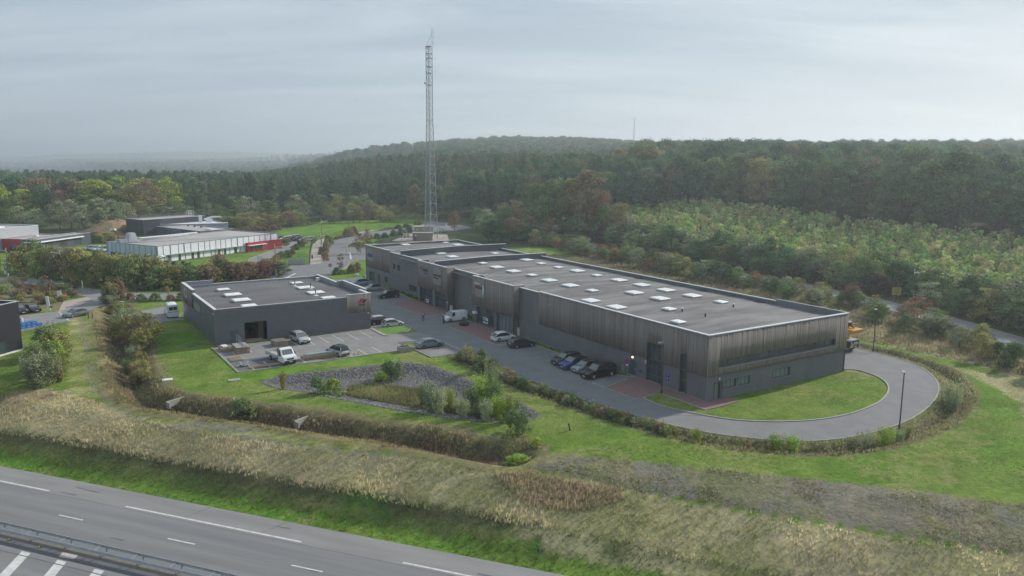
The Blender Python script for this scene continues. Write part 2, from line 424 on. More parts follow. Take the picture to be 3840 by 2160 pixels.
# bright fields round the far buildings
for P in ([(690, 578), (800, 562), (900, 552), (1010, 543), (1000, 566), (900, 592), (850, 600), (790, 603), (700, 592)], [(425, 672), (560, 655), (690, 628), (720, 625), (640, 662), (560, 684), (440, 684)], [(835, 700), (870, 670), (880, 625), (900, 606), (950, 595), (930, 640), (932, 700), (880, 712)],
          [(0, 590), (90, 590), (200, 600), (290, 615), (290, 640), (0, 640)], [(960, 553), (1050, 545), (1100, 565), (1040, 575), (960, 570)], [(735, 625), (790, 605), (780, 665), (700, 665)]):
    put(inpoly(jx, jy, P) & front, (0.12, 0.25, 0.035), (0.17, 0.24, 0.05), n2 * 0.8)
# strip between the small building and the slope of the yard
put(inpoly(jx, jy, [(400, 755), (470, 760), (545, 880), (600, 936), (700, 925), (1000, 880), (1180, 895), (1330, 975), (1400, 1040), (1340, 1075), (1180, 1072), (1000, 1045), (850, 1020), (700, 990), (560, 975), (480, 900)]) & front, (0.13, 0.245, 0.03), DU, n2 * 1.1 - 0.22)
put(inpoly(jx, jy, [(0, 890), (60, 880), (110, 900), (100, 960), (60, 985), (0, 1000)]) & front, (0.12, 0.21, 0.035), DU, n2 * 0.5)
# left way up to the yard with its worn lane
put(inpoly(jx, jy, [(170, 800), (255, 800), (275, 900), (300, 980), (420, 1045), (600, 1075), (900, 1110), (1250, 1150), (1250, 1168), (900, 1130), (560, 1095), (340, 1058), (170, 1000), (175, 900)]) & front, (0.21, 0.25, 0.06), TAN, n1 * 0.9 + n2 * 0.4 - 0.35)
# dry bank, brown lee slope with its shade darkened into the colour, mown motorway verge
put(inpoly(jx, jy, [(-400, 1005), (0, 1000), (120, 985), (240, 1010), (340, 1050), (450, 1076), (600, 1105), (900, 1140), (1200, 1178), (1500, 1218), (1700, 1260), (2000, 1310), (2300, 1362), (2700, 1415), (2700, 1700), (-400, 1700)]) & front, TAN, (0.25, 0.24, 0.10), 0.30 + 0.8 * (n2 - 0.5) + 0.5 * (n1 - 0.5))
lee = (nn > 1.0) & (nn < 5.2 + 0.6 * (n1 - 0.5)) & front
put(lee, (0.115, 0.11, 0.065), (0.10, 0.12, 0.045), n2)
put(lee & (ddm > 58), (0.12, 0.17, 0.04), TAN, n1 * 0.9 - 0.1 + (n2 - 0.5), 0.8)
put(lee & (n2 > 0.78), (0.06, 0.14, 0.035), (0.08, 0.16, 0.04), n1)
put((nn > 2.0) & (nn < 3.6) & front & (ddm < 60), (0.14, 0.20, 0.05), DU, n1, 0.6)
put((nn > -1.0) & (nn < 2.3 + (n1 - 0.5)) & front, (0.11, 0.235, 0.03), (0.16, 0.21, 0.05), n2 * 0.8)
put((nn < -9.2) & (nn > -60), DU, TAN, n2)
# stony ground right of the bank
stony = inpoly(jx, jy, [(1230, 1150), (1300, 1140), (1500, 1150), (1800, 1180), (2100, 1212), (2350, 1240), (2600, 1275), (2700, 1440), (2576, 1398), (2300, 1352), (2000, 1302), (1750, 1258), (1560, 1232), (1400, 1195)]) & front
put(stony, GR, SO, 0.2 + n1 * 0.8)
put(stony & (n2 + 0.4 * (n1 - 0.5) > 0.56), (0.17, 0.19, 0.07), SO, n1, 0.8)
put(inpoly(jx, jy, [(1230, 1195), (1330, 1190), (1540, 1235), (1560, 1262), (1450, 1290), (1330, 1275)]) & front, RB, TAN, n1 * 0.8, 0.6)
put(inpoly(jx, jy, [(0, 1000), (60, 980), (190, 985), (140, 1010), (0, 1018)]) & front, RB, TAN, n1)
# tracks
for ln, wd in ((wline([(205, 800), (212, 850), (222, 900), (235, 960), (270, 1005), (350, 1045), (450, 1066), (600, 1086), (800, 1112), (1000, 1138), (1250, 1160)]), 0.42), (wline([(228, 800), (236, 850), (250, 900), (262, 950), (310, 1000), (400, 1035), (520, 1058), (680, 1078), (880, 1105), (1080, 1130)]), 0.34)):
    dtr = pdist(xs, ys, ln); put((dtr < wd + (n1 - 0.5) * 0.7) & front, GR, SO, n1, 0.75)
put(inpoly(jx, jy, [(425, 1060), (520, 1062), (640, 1082), (600, 1090), (450, 1072)]) & front, GR, SO, n1 * 0.5)
# ditches and the basin
dd_ = pdist(xs, ys, DITCH); put((dd_ < 3.6 + n1 * 1.5) & front, (0.24, 0.20, 0.115), (0.16, 0.16, 0.075), n1)
put((dd_ < 1.9 + n1) & front, (0.10, 0.085, 0.05), (0.13, 0.10, 0.07), n1)
dl_ = pdist(xs, ys, LOOP); put((dl_ < 2.0 + n1 * 0.5) & front, (0.20, 0.19, 0.10), (0.14, 0.15, 0.065), n1)
put((dl_ < 0.8 + n1 * 0.4) & front, (0.09, 0.085, 0.045), (0.12, 0.10, 0.06), n1)
put(inpoly(U_ + jit * .3, V_ + jit * .15, BASIN) & front, (0.20, 0.195, 0.20), (0.12, 0.115, 0.12), n1)
put(inpoly(jx, jy, BASIN_IN) & front, (0.20, 0.20, 0.09), (0.15, 0.19, 0.05), n1)
put(inpoly(jx, jy, [(225, 590), (250, 560), (330, 555), (330, 592), (240, 600)]) & front & (ys < 330), (0.36, 0.22, 0.12), (0.2, 0.2, 0.1), n1 * 0.6)
put(inpoly(jx, jy, [(40, 720), (150, 738), (200, 765), (150, 782), (60, 775), (0, 760), (0, 715)]) & front, (0.24, 0.19, 0.13), (0.16, 0.17, 0.08), n1)
n0 = vnoise(xs, ys, 0.75, 77)
C = np.clip(C * (0.66 + 0.42 * n1 + 0.30 * n0)[:, None] * (1 + 0.16 * (n2 - 0.5))[:, None], 0, 1)
worn = (vnoise(xs, ys, 5, 78) > 0.66) & (n0 > 0.45) & front & (ys < 160); C[worn] = C[worn] * 0.45 + np.array([0.27, 0.26, 0.11]) * 0.55
ny, nx = X.shape
idx = np.arange(ny * nx).reshape(ny, nx)
F = np.stack([idx[:-1, :-1], idx[:-1, 1:], idx[1:, 1:], idx[1:, :-1]], -1).reshape(-1, 4)
m_ground = mat('ground_cover', (1.12, 1.1, 1.0), (0.62, 0.66, 0.66), rough=1.0, scale=1.6, detail=8, bump=0.10, bscale=3.0, coords='World', vcol='tint', spec=0.1, lo=0.3, hi=0.7)
ground = np_mesh('ground', V, F, m_ground, attr=C, smooth=True); tag(ground, kind='structure')

# ================================================================ roads, yards and paths as sheets just above the ground
def sheet(name, pts, z, m, thick=0.0):
    """flat sheet over a world polygon"""
    bm = bmesh.new(); vs = [bm.verts.new((p[0], p[1], z)) for p in pts]; f = bm.faces.new(vs)
    bmesh.ops.recalc_face_normals(bm, faces=[f]); 
    if f.normal.z < 0: bmesh.ops.reverse_faces(bm, faces=[f])
    bmesh.ops.triangulate(bm, faces=bm.faces[:])
    me = bpy.data.meshes.new(name); bm.to_mesh(me); bm.free(); me.materials.append(m)
    o = bpy.data.objects.new(name, me); col.objects.link(o); tag(o, kind='structure'); return o
def band(name, line, wd, z, m, h=0.0, kind='structure', off=0.0):
    """strip of width wd along a world polyline; with h it is a kerb of that height"""
    n = len(line); mb = MB(); L_, R_ = [], []
    for i, p in enumerate(line):
        a_ = line[max(i - 1, 0)]; b_ = line[min(i + 1, n - 1)]
        tx, ty = b_[0] - a_[0], b_[1] - a_[1]; q = math.hypot(tx, ty) or 1; nx_, ny_ = -ty / q, tx / q
        zz = z if not callable(z) else z(p[0], p[1])
        L_.append((p[0] + nx_ * (wd / 2 + off), p[1] + ny_ * (wd / 2 + off), zz)); R_.append((p[0] - nx_ * (wd / 2 - off), p[1] - ny_ * (wd / 2 - off), zz))
    if h == 0:
        mb.add(L_ + R_, [(i, n + i, n + i + 1, i + 1) for i in range(n - 1)])
    else:
        lo = [(x, y, z_ - 0.25) for x, y, z_ in L_]; lr = [(x, y, z_ - 0.25) for x, y, z_ in R_]
        hi = [(x, y, z_ + h) for x, y, z_ in L_]; hr = [(x, y, z_ + h) for x, y, z_ in R_]
        mb.add(lo + hi + hr + lr, [q for i in range(n - 1) for q in ((i, i + 1, n + i + 1, n + i), (n + i, n + i + 1, 2 * n + i + 1, 2 * n + i), (2 * n + i, 2 * n + i + 1, 3 * n + i + 1, 3 * n + i))] + [(0, n, 2 * n, 3 * n), (n - 1, 4 * n - 1, 3 * n - 1, 2 * n - 1)])
    o = mb.build(name, m); 
    if kind: tag(o, kind=kind)
    return o
M_asph = mat('asphalt', (0.215, 0.215, 0.222), (0.18, 0.18, 0.187), rough=0.9, scale=0.35, detail=9, bump=0.01, bscale=14, coords='World', spec=0.25)
M_asph_old = mat('asphalt_old', (0.27, 0.265, 0.262), (0.215, 0.21, 0.21), rough=0.92, scale=0.45, detail=9, bump=0.01, bscale=14, coords='World', spec=0.2)
M_asph_mw = mat('asphalt_motorway', (0.205, 0.208, 0.215), (0.18, 0.182, 0.188), rough=0.9, scale=0.25, detail=9, bump=0.01, bscale=18, coords='World', spec=0.25, stretch=(0.5, 1.2, 1))
M_asph_dk = mat('asphalt_patch', (0.15, 0.15, 0.158), (0.125, 0.126, 0.134), rough=0.9, scale=0.8, detail=7, coords='World', spec=0.25)
M_brick = mat('paver_red', (0.26, 0.155, 0.145), (0.205, 0.13, 0.125), rough=0.9, scale=1.4, detail=9, bump=0.01, coords='World')
M_conc = mat('concrete', (0.36, 0.34, 0.31), (0.28, 0.265, 0.24), rough=0.9, scale=1.2, detail=8, coords='World', bump=0.01)
M_paint = mat('road_paint', (0.62, 0.62, 0.6), (0.42, 0.42, 0.41), rough=0.7, scale=2.2, detail=9, coords='World', lo=0.42, hi=0.72)
M_paint_old = mat('road_paint_worn', (0.42, 0.42, 0.42), (0.21, 0.21, 0.215), rough=0.8, scale=2.0, detail=9, coords='World', lo=0.38, hi=0.6)
M_sand = mat('sandy_ground', (0.42, 0.36, 0.31), (0.33, 0.29, 0.25), rough=0.95, scale=0.9, detail=8, coords='World', bump=0.02)

# motorway: two carriageways, slightly below the verge
MZ = -4.0
M_asph_mw = mat('asphalt_carriageway', (0.235, 0.235, 0.238), (0.165, 0.167, 0.175), rough=0.9, scale=1.0, detail=6, bump=0.012, bscale=20, coords='Object', spec=0.25, stretch=(0.035, 0.75, 1), lo=0.3, hi=0.72)
for a_, b_ in ((0, -3.2), (-3.2, -10.3), (-11.6, -24)):
    o_ = sheet('road', [(-400, b_), (400, b_), (400, a_), (-400, a_)], MZ, M_asph_mw if a_ else mat('asphalt_shoulder', (0.26, 0.255, 0.25), (0.20, 0.198, 0.198), rough=0.9, scale=0.8, detail=8, stretch=(0.12, 0.7, 1), bump=0.01, bscale=20))
    o_.location = (MA[0], MA[1], 0); o_.rotation_euler = (0, 0, math.atan2(MD[1], MD[0]))
mb = MB(); rj = random.Random(2)
for k in range(16):     # stains and sealed cracks
    d0 = rj.uniform(0, 75); n0_ = rj.uniform(-9.5, -.5); l_ = rj.uniform(.4, 2.6); P = [mpt(d0, n0_), mpt(d0 + l_, n0_ - .04), mpt(d0 + l_, n0_ + rj.uniform(.05, .25)), mpt(d0, n0_ + rj.uniform(.05, .2))]
    mb.add([(p.x, p.y, MZ + .005) for p in P], [(0, 1, 2, 3)])
for d0 in (27.5, 36.2): P = [mpt(d0, -3.1), mpt(d0 + .06, -3.1), mpt(d0 + 1.0, -.1), mpt(d0 + .92, -.1)]; mb.add([(p.x, p.y, MZ + .0055) for p in P], [(0, 1, 2, 3)])
tag(mb.build('road_joint', M_asph_dk), kind='structure')
band('median_strip', [mpt(-400, -10.95)[:2], mpt(400, -10.95)[:2]], 1.3, MZ - 0.01, mat('median_soil', (0.15, 0.14, 0.12), (0.2, 0.19, 0.16), scale=2, coords='World'), kind='structure')
band('drain_channel', [mpt(-400, -12.1)[:2], mpt(400, -12.1)[:2]], 0.85, MZ + 0.008, M_asph_dk)
band('drain_channel', [mpt(-400, -13.25)[:2], mpt(400, -13.25)[:2]], 0.12, MZ + 0.008, M_asph_dk)
def dashes(n, first, ln, per, wd, k0=-6, k1=10, m=M_paint):
    mb = MB()
    for k in range(k0, k1):
        d0 = first + k * per; P = [mpt(d0, n - wd / 2), mpt(d0 + ln, n - wd / 2), mpt(d0 + ln, n + wd / 2), mpt(d0, n + wd / 2)]
        mb.add([(p.x, p.y, MZ + 0.006) for p in P], [(0, 1, 2, 3)])
    o = mb.build('road_marking', m); tag(o, kind='structure'); return o
dashes(-2.85, 20.7, 20.0, 30.0, 0.22); dashes(-6.5, 16.3, 3.0, 13.0, 0.16, -12, 24)
mb = MB()
for k in range(-6, 14):     # zebra hatching beyond the guard rail
    d0 = 19.4 + k * 4.1
    P = [mpt(d0, -12.7), mpt(d0 + 1.0, -12.7), mpt(d0 + 3.6, -17.5), mpt(d0 + 2.6, -17.5)]
    mb.add([(p.x, p.y, MZ + 0.006) for p in P], [(0, 1, 2, 3)])
tag(mb.build('road_marking', M_paint), kind='structure')
# cracked joint along the hard shoulder
band('road_joint', [mpt(-300, -3.25)[:2], mpt(300, -3.25)[:2]], 0.05, MZ + 0.004, M_asph_dk)
band('road_joint', [mpt(-300, -6.75)[:2], mpt(300, -6.75)[:2]], 0.04, MZ + 0.004, M_asph_dk)

def LP(pts, k=1): return [tuple(L0(s, t)[:2]) for s, t in (spline(pts, k) if k > 1 else pts)]
outer = spline([(37, -13.2), (35.2, -13.4), (21.9, -13.4), (6.6, -12.0), (-4.3, -9.4), (-10.9, -5.7), (-15.6, 0.0), (-17.3, 8.1), (-16.3, 18.2), (-12.5, 28.9), (-7.1, 36.4), (-0.6, 40.3), (8, 41)], 6)
inner = spline([(5.5, -5.6), (2.5, -5.8), (-0.2, -5.3), (-6.4, -2.2), (-10.4, 3.3), (-12.0, 9.9), (-11.2, 18.0), (-8.3, 24.7), (-4.7, 28.3), (-0.8, 29.3), (1.0, 27.6)], 6)
# street + loop + rear lane
sheet('road', LP([(118, -6.5), (118, -13.2)]) + LP([(60, -13.2), (37, -13.2)]) + LP(outer) + LP([(112, 41), (112, 27.2), (1.0, 27.2)]) + LP(inner[::-1]) + LP([(5.5, -6.6), (11.2, -6.6), (80, -6.6)]), 0.0, M_asph)
sheet('parking', LP([(14.1, -6.6), (39.5, -6.6), (39.5, -1.5), (14.7, -1.5)]), 0.0, M_asph)
sheet('parking', LP([(11.2, -6.6), (14.1, -6.6), (14.7, -1.5), (12.8, -0.3)]), 0.0, M_asph)
sheet('parking', LP([(55.6, -6.6), (65, -6.6), (65.6, -1.4), (56, -1.4)]), 0.0, M_asph)
sheet('parking', LP([(79.4, -6.6), (116, -6.6), (116, 1.4), (98, 0.2), (81.6, -0.8)]), 0.0, M_asph)
sheet('pavement', LP([(5.6, -6.6), (11.1, -6.6), (12.7, -0.3), (12.7, 0.05), (-2.2, 0.05), (-2.2, -2.2), (5.6, -2.2)]), 0.03, M_brick)
sheet('pavement', LP([(-2.2, 0.0), (-2.2, -2.0), (-0.6, -2.2), (0.0, -2.2), (0.0, 4.3), (-1.9, 3.9)]), 0.028, M_brick)
sheet('pavement', LP([(65.1, -6.5), (79.3, -6.5), (81.4, -0.6), (66, -0.5)]), 0.02, M_brick)
sheet('pavement', LP([(39.6, -6.5), (55.5, -6.5), (55.5, -0.9), (43, -0.9), (41.3, -2.0), (39.6, -2.0)]), 0.02, M_brick)
# small building's yard, bays, link to the street
sheet('parking', LP([(43.2, -45.4), (59.6, -45.4), (60.0, -19.2), (53.9, -19.2), (53.4, -12.9), (44.4, -12.9), (48.0, -19.2), (43.2, -19.2)]), 0.004, M_asph_old)
sheet('parking', LP([(36.9, -19.0), (44.2, -19.0), (44.2, -13.1), (36.9, -13.1)]), 0.004, M_asph)
sheet('parking', LP([(60.6, -19.1), (63.8, -18.9), (90, -18.9), (90, -13.1), (59.2, -13.1), (58.9, -18.9)]), 0.0, M_asph)
sheet('pavement', LP([(66, -18.6), (78, -18.6), (78, -13.3), (66.4, -13.3)]), 0.012, M_brick)
sheet('pavement', LP([(57.4, -19.3), (60.2, -19.3), (60.4, -12.9), (58.6, -12.9), (54.2, -17.9), (53.8, -19.3)]), 0.05, M_conc)
sheet('parking', LP([(43.2, -45.2), (50, -45.2), (50, -37.5), (44.5, -35.9), (43.2, -36.5)]), 0.009, M_asph_dk)
sheet('parking', LP([(54.6, -36.6), (58.2, -36.6), (58.2, -33.9), (54.6, -33.9)]), 0.009, M_asph_dk)
sheet('parking', LP([(37.5, -18.6), (40.6, -18.6), (40.9, -14.2), (37.5, -14.2)]), 0.009, M_asph_old)
sheet('parking', LP([(84.5, -50.5), (97.5, -50.5), (100, -45.4), (84.5, -45.0)]), 0.004, M_asph_old)
# kerbs
def kerb(pts, k=1, h=0.08, wd=0.16, z=0.0): return band('kerb', LP(pts, k), wd, z, M_conc, h=h)
band('kerb', LP(outer), 0.16, 0.0, M_conc, h=0.05)
band('kerb', LP(inner), 0.22, 0.0, M_conc, h=0.10)
kerb([(39.5, -1.45), (14.6, -1.45), (13, -0.3)]); kerb([(5.5, -6.7), (11.2, -6.75), (13.0, -1.6)], h=0.05)
kerb([(5.5, -6.6), (5.6, -2.3), (-2.2, -2.3)], h=0.06)
kerb([(39.4, -6.65), (55.6, -6.65)], h=0.045); kerb([(65, -6.65), (79.4, -6.65)], h=0.045)
kerb([(65, -6.6), (65.7, -1.2)], h=0.03); kerb([(79.4, -6.6), (81.6, -0.7), (97.6, 0.3)]); kerb([(55.7, -1.3), (65.8, -1.3)])
kerb([(43.1, -45.5), (43.1, -19.1)], h=0.06); kerb([(43.1, -45.5), (59.8, -45.5)], h=0.10)
kerb([(59.4, -19.2), (53.8, -19.3), (54.0, -17.6), (54.9, -15.0), (56.3, -13.4), (58.3, -12.7), (61, -12.8)], 3, h=0.10)
kerb([(48.1, -19.2), (43.2, -19.1)], h=0.1); kerb([(48.1, -19.2), (47.2, -16.2), (44.6, -13.0)], 3, h=0.1)
kerb([(36.8, -19.1), (43.8, -19.1)], h=0.1); kerb([(44.2, -13.0), (36.9, -13.0)], h=0.05, wd=0.3)
kerb([(61, -12.9), (66, -13.05), (90, -13.05)], h=0.05)
kerb([(84.4, -50.6), (97.5, -50.6)], h=0.06); kerb([(84.4, -50.6), (84.4, -45)], h=0.06)
sheet('lawn', LP([(59.2, -18.6), (54.5, -18.6), (54.5, -17.0), (55.2, -14.9), (56.5, -13.5), (58.2, -12.95), (58.8, -13.2)]), 0.07, mat('lawn_small', (0.13, 0.26, 0.03), (0.09, 0.2, 0.02), rough=1, scale=3, detail=8, coords='World', bump=0.05))
# stall lines
mb = MB()
def line(a, b, wd=0.11, z=0.012):
    a = Vector(a); b = Vector(b); d = (b - a).normalized(); n_ = Vector((-d.y, d.x)) * wd / 2
    P = [a - n_, b - n_, b + n_, a + n_]; mb.add([tuple(L0(p.x, p.y, z)) for p in P], [(0, 1, 2, 3)])
for t in (-33.6, -31.25, -28.85, -26.45, -24.0, -21.6): line((53.4, t), (58.8, t), 0.12)
for t in (-43.2, -40.9, -38.3, -35.9, -31.2, -28.8, -26.5, -24.1): line((43.4, t), (47.4, t), 0.12)
for t in (-43.4, -40.9): line((53.6, t), (58.8, t), 0.12)
tag(mb.build('road_marking', M_paint), kind='structure')
mb = MB()
for k in range(11): line((14.1 + 2.42 * k, -6.6), (14.7 + 2.42 * k, -1.7))
for k in range(4): line((56.4 + 2.6 * k, -6.6), (57 + 2.6 * k, -1.6))
for s in (82.2, 84.6, 89.0, 92.5, 95.6, 99, 102.6, 106): line((s, -5.0), (s + 0.8, -0.8))
line((44.3, -13.2), (37.2, -12.9), 0.3); line((11.4, -6.7), (13.9, -6.75), 0.14)
tag(mb.build('road_marking', M_paint_old), kind='structure')
mb = MB()   # tar seams
for a_, b_ in (((48.8, -19.3), (48.2, -45)), ((60, -9.6), (6, -9.3)), ((90, -9.7), (60, -9.6)), ((0.5, -10.9), (-3.5, -3.9)), ((-13.4, 9), (-17.2, 9.5)), ((6.0, 27.5), (5.2, 40.6)), ((53.2, -13), (45, -13.2))): line(a_, b_, 0.06, 0.009)
tag(mb.build('road_joint', M_asph_dk), kind='structure')

# upper roads, junctions and drives
def WP(pts, k=1): return [tuple(G(*p)[:2]) for p in (spline(pts, k) if k > 1 else pts)]
left_up = [(-260, 665), (-120, 682), (0, 699.6), (111, 704), (204, 724.5), (277.7, 733), (370, 736), (459, 735), (580, 722), (690, 703.5)]
left_lo = [(459, 754), (380, 756), (300, 757), (240, 774.6), (209, 789), (190, 800), (170, 808), (111, 821), (52, 834), (-20, 840)]
sheet('road', WP(left_up, 4) + WP([(700, 701), (712, 701), (824, 696)]) + WP([(700, 726), (560, 745)]) + WP(left_lo) + WP([(-20, 800), (40, 795), (102, 789), (146, 784), (203.7, 767), (232, 752), (220, 747), (148, 734), (83, 717), (0, 710), (-260, 690)]), 0.0, M_asph_old)
sheet('road', WP([(690, 703), (712, 701), (705, 685), (709, 668.6), (780.2, 665.4), (805.3, 663.2), (815.2, 656.6), (816, 640), (817.4, 619.4), (823, 612), (834.9, 606.3), (850, 600), (867.7, 594.3), (900.5, 587.7), (952.6, 582.2), (1010, 575), (1050, 566), (1085, 556), (1060, 549), (1010, 543), (968, 540), (968, 533), (1010, 533), (1060, 538), (1110, 543), (1160, 549), (1195, 560), (1185, 574), (1150, 580), (1100, 584), (1060, 586), (1000, 590), (952.6, 589.9), (909.3, 601.9), (890, 607), (876.5, 614), (872, 623.8), (875.4, 638), (876.5, 650), (876.5, 665.4), (868, 673), (862, 678.5), (845, 687), (824, 696)]), 0.004, M_asph)
sheet('road', WP([(876, 638), (876.5, 622), (940, 622), (940, 652), (900, 656), (877, 663)]), 0.0, M_asph)
sheet('road', WP([(624, 653), (660, 640), (700, 626), (722, 619), (729, 615), (729, 611), (712, 606), (690, 606), (690, 598), (785, 598), (790, 603), (767, 610.7), (748, 622), (732, 632.5), (700, 640), (679.6, 646.8), (668, 656), (672, 662), (709, 668.6), (705, 685), (690, 703.5), (640, 682), (618, 668)]), 0.0, M_asph_old)
sheet('path', WP([(780.2, 665.4), (782, 640), (786, 615), (800, 603), (815, 600), (822, 606), (815, 619), (814, 640), (814, 656), (806, 663)]), 0.012, M_sand)
sheet('path', WP([(823, 604), (850, 597), (870, 590.5), (905, 583.5), (940, 578), (940, 580.5), (905, 586.3), (868, 593.2), (835, 604.5)]), 0.012, M_sand)
sheet('yard', WP([(232, 752), (219, 747), (160, 758), (155, 766), (146, 784), (203.7, 767)]), 0.010, M_sand)
sheet('yard', WP([(985, 606), (1010, 596), (1030, 588), (1125, 590), (1130, 606), (1090, 612)]), 0.0, M_sand)
back = [(225, 100), (200, 99), (170, 97), (140, 93), (100, 88), (60, 85), (33, 81.4), (14.5, 75.6), (4, 71), (-5, 66.8), (-30, 54), (-60, 36)]
band('road', LP(back, 6), 6.6, 0.02, M_asph_old)
for off in (3.4, -3.4): band('kerb', LP(back, 6), 0.16, 0.02, M_conc, h=0.06, off=off)
band('kerb', WP([(276, 733), (370, 737), (459, 736), (580, 723), (688, 705)], 4), 0.2, 0.0, M_conc, h=0.1)
band('kerb', WP([(0, 698.6), (111, 703), (204, 723.5), (277, 732)], 4), 0.2, 0.0, M_conc, h=0.1)
band('kerb', WP([(459, 755), (380, 757), (300, 758)], 3), 0.2, 0.0, M_conc, h=0.1)
band('kerb', WP([(816, 656), (817, 640), (818, 619.4), (835.5, 605.8), (867.7, 593.8), (900.5, 587.2), (952.6, 581.7)], 4), 0.2, 0.0, M_conc, h=0.1)
band('kerb', WP([(845, 688), (862, 679), (877, 665.4), (877, 655)], 3), 0.25, 0.0, M_conc, h=0.1)
band('kerb', WP([(876.5, 640), (873, 624), (877, 614.3), (909.3, 602.5), (953, 590.5)], 4), 0.25, 0.0, M_conc, h=0.1)
band('kerb', WP([(624, 667), (660, 655), (700, 641), (732, 633)], 3), 0.2, 0.0, M_conc, h=0.08)
band('kerb', WP([(624, 652), (660, 639), (700, 625), (729, 617), (728, 611), (712, 605)], 3), 0.2, 0.0, M_conc, h=0.08)
mb = MB()
for P in ([(712, 701), (742, 687), (745, 688.5), (719, 702)], [(878.5, 636), (882, 635.5), (885, 652), (881, 652.5)], [(232, 754), (262, 757.5), (262, 759), (232, 755.5)], [(272, 757.5), (312, 757.5), (312, 760), (275, 760)], [(146, 785), (149, 785), (176, 806), (172, 807)]):
    mb.add([tuple(G(*p) + Vector((0, 0, 0.016))) for p in P], [(0, 1, 2, 3)])
tag(mb.build('road_marking', M_paint), kind='structure')
band('road_marking', WP([(1103, 546), (1122, 549), (1128, 556), (1122, 566), (1135, 571), (1160, 568), (1166, 562), (1158, 556)], 3), 0.35, 0.014, M_paint)
# ================================================================ building kit (local frame: x = across t, y = along s)
M_rib = mat('ribbed_steel', (0.20, 0.205, 0.215), (0.175, 0.18, 0.19), rough=0.5, metal=0.2, scale=0.6, stretch=(1, 1, 0.3))
M_rib2 = mat('ribbed_steel_small', (0.175, 0.178, 0.19), (0.155, 0.158, 0.168), rough=0.5, metal=0.2, scale=0.6)
M_board = mat('weathered_boards', (0.275, 0.25, 0.235), (0.235, 0.212, 0.198), rough=0.95, scale=2.2, detail=8, stretch=(3.0, 3.0, 0.12), vcol='tint', lo=0.3, hi=0.7)
M_roof = mat('roof_felt', (0.215, 0.21, 0.207), (0.115, 0.113, 0.114), rough=0.95, scale=0.16, detail=12, stretch=(0.5, 2.4, 1), lo=0.40, hi=0.60)
M_roof2 = mat('roof_felt_small', (0.14, 0.137, 0.143), (0.085, 0.084, 0.09), rough=0.95, scale=0.14, detail=12, stretch=(0.45, 2.2, 1), lo=0.4, hi=0.68)
M_cap = mat('coping_metal', (0.70, 0.70, 0.71), (0.60, 0.60, 0.61), rough=0.45, metal=0.0, scale=0.8)
M_flash = mat('flashing_grey', (0.30, 0.31, 0.33), (0.26, 0.27, 0.29), rough=0.5, metal=0.3)
M_upst = mat('upstand_steel', (0.15, 0.165, 0.175), (0.125, 0.138, 0.15), rough=0.5, metal=0.2, scale=0.5)
M_dome = mat('skylight_dome', (0.90, 0.90, 0.88), (0.78, 0.78, 0.76), rough=0.35, scale=1.5)
M_curb = mat('skylight_curb', (0.42, 0.42, 0.42), (0.3, 0.3, 0.3), rough=0.7)
M_frame = mat('window_frame', (0.10, 0.115, 0.12), (0.085, 0.1, 0.105), rough=0.45)
M_glass = mat('window_glass', (0.045, 0.06, 0.065), (0.07, 0.09, 0.092), rough=0.06, scale=0.5, spec=0.8)
M_glass_l = mat('window_blind', (0.21, 0.27, 0.26), (0.15, 0.20, 0.20), rough=0.12, scale=9, stretch=(5, 5, 0.1), spec=0.7)
M_door = mat('door_slate', (0.085, 0.11, 0.135), (0.075, 0.098, 0.12), rough=0.5)
M_white = mat('white_paint', (0.75, 0.75, 0.74), (0.68, 0.68, 0.67), rough=0.5)
M_black = mat('black_trim', (0.02, 0.02, 0.022), (0.03, 0.03, 0.032), rough=0.5)
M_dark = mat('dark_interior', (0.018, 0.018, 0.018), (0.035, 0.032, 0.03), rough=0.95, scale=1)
M_galv = mat('galvanised_steel', (0.42, 0.44, 0.46), (0.33, 0.35, 0.37), rough=0.45, metal=0.5, scale=3)
M_sign = mat('sign_board_old', (0.27, 0.275, 0.26), (0.22, 0.225, 0.215), rough=0.6, scale=2.5, detail=7)

def pieces(a0, a1, z0, z1, holes):
    """rectangles left of a wall after its openings are cut out"""
    cuts = sorted({a0, a1} | {min(max(h[i], a0), a1) for h in holes for i in (0, 1)})
    o = []
    for p, q in zip(cuts, cuts[1:]):
        if q - p < 1e-4: continue
        mid = (p + q) / 2; zs = [(h[2], h[3]) for h in holes if h[0] <= mid <= h[1]]
        cur = z0
        for l, h_ in sorted(zs):
            if l > cur: o.append((p, q, cur, min(l, z1)))
            cur = max(cur, h_)
        if cur < z1: o.append((p, q, cur, z1))
    return o
def wall_pt(axis, fix, a, out, z):
    """axis 's': wall runs along y at x=fix, outward = out (sign of x); axis 't': runs along x at y=fix"""
    return (fix + out, a, z) if axis == 's' else (a, fix + out, z)
def ribbed(parent, name, m, axis, fix, sgn, a0, a1, z0, z1, holes=(), per=0.2, dep=0.10, cols=None):
    mb = MB()
    for p, q, zl, zh in pieces(a0, a1, z0, z1, holes):
        k0 = math.floor(zl / per); zs = []
        k = k0
        while k * per < zh + 1e-6:
            for fz, o in ((0.0, 0.0), (0.34, 0.0), (0.42, dep), (0.92, dep * 0.8)):
                z = (k + fz) * per
                if zl - 1e-6 <= z <= zh + 1e-6: zs.append((z, o))
            k += 1
        zs = [(zl, zs[0][1] if zs else 0)] + zs + [(zh, zs[-1][1] if zs else 0)]
        vs = []
        for z, o in zs: vs += [wall_pt(axis, fix, p, sgn * o, z), wall_pt(axis, fix, q, sgn * o, z)]
        fs = [(2 * i, 2 * i + 1, 2 * i + 3, 2 * i + 2) for i in range(len(zs) - 1)]
        mb.add(vs, fs)
    return mb.build(name, m, parent, fix=False)
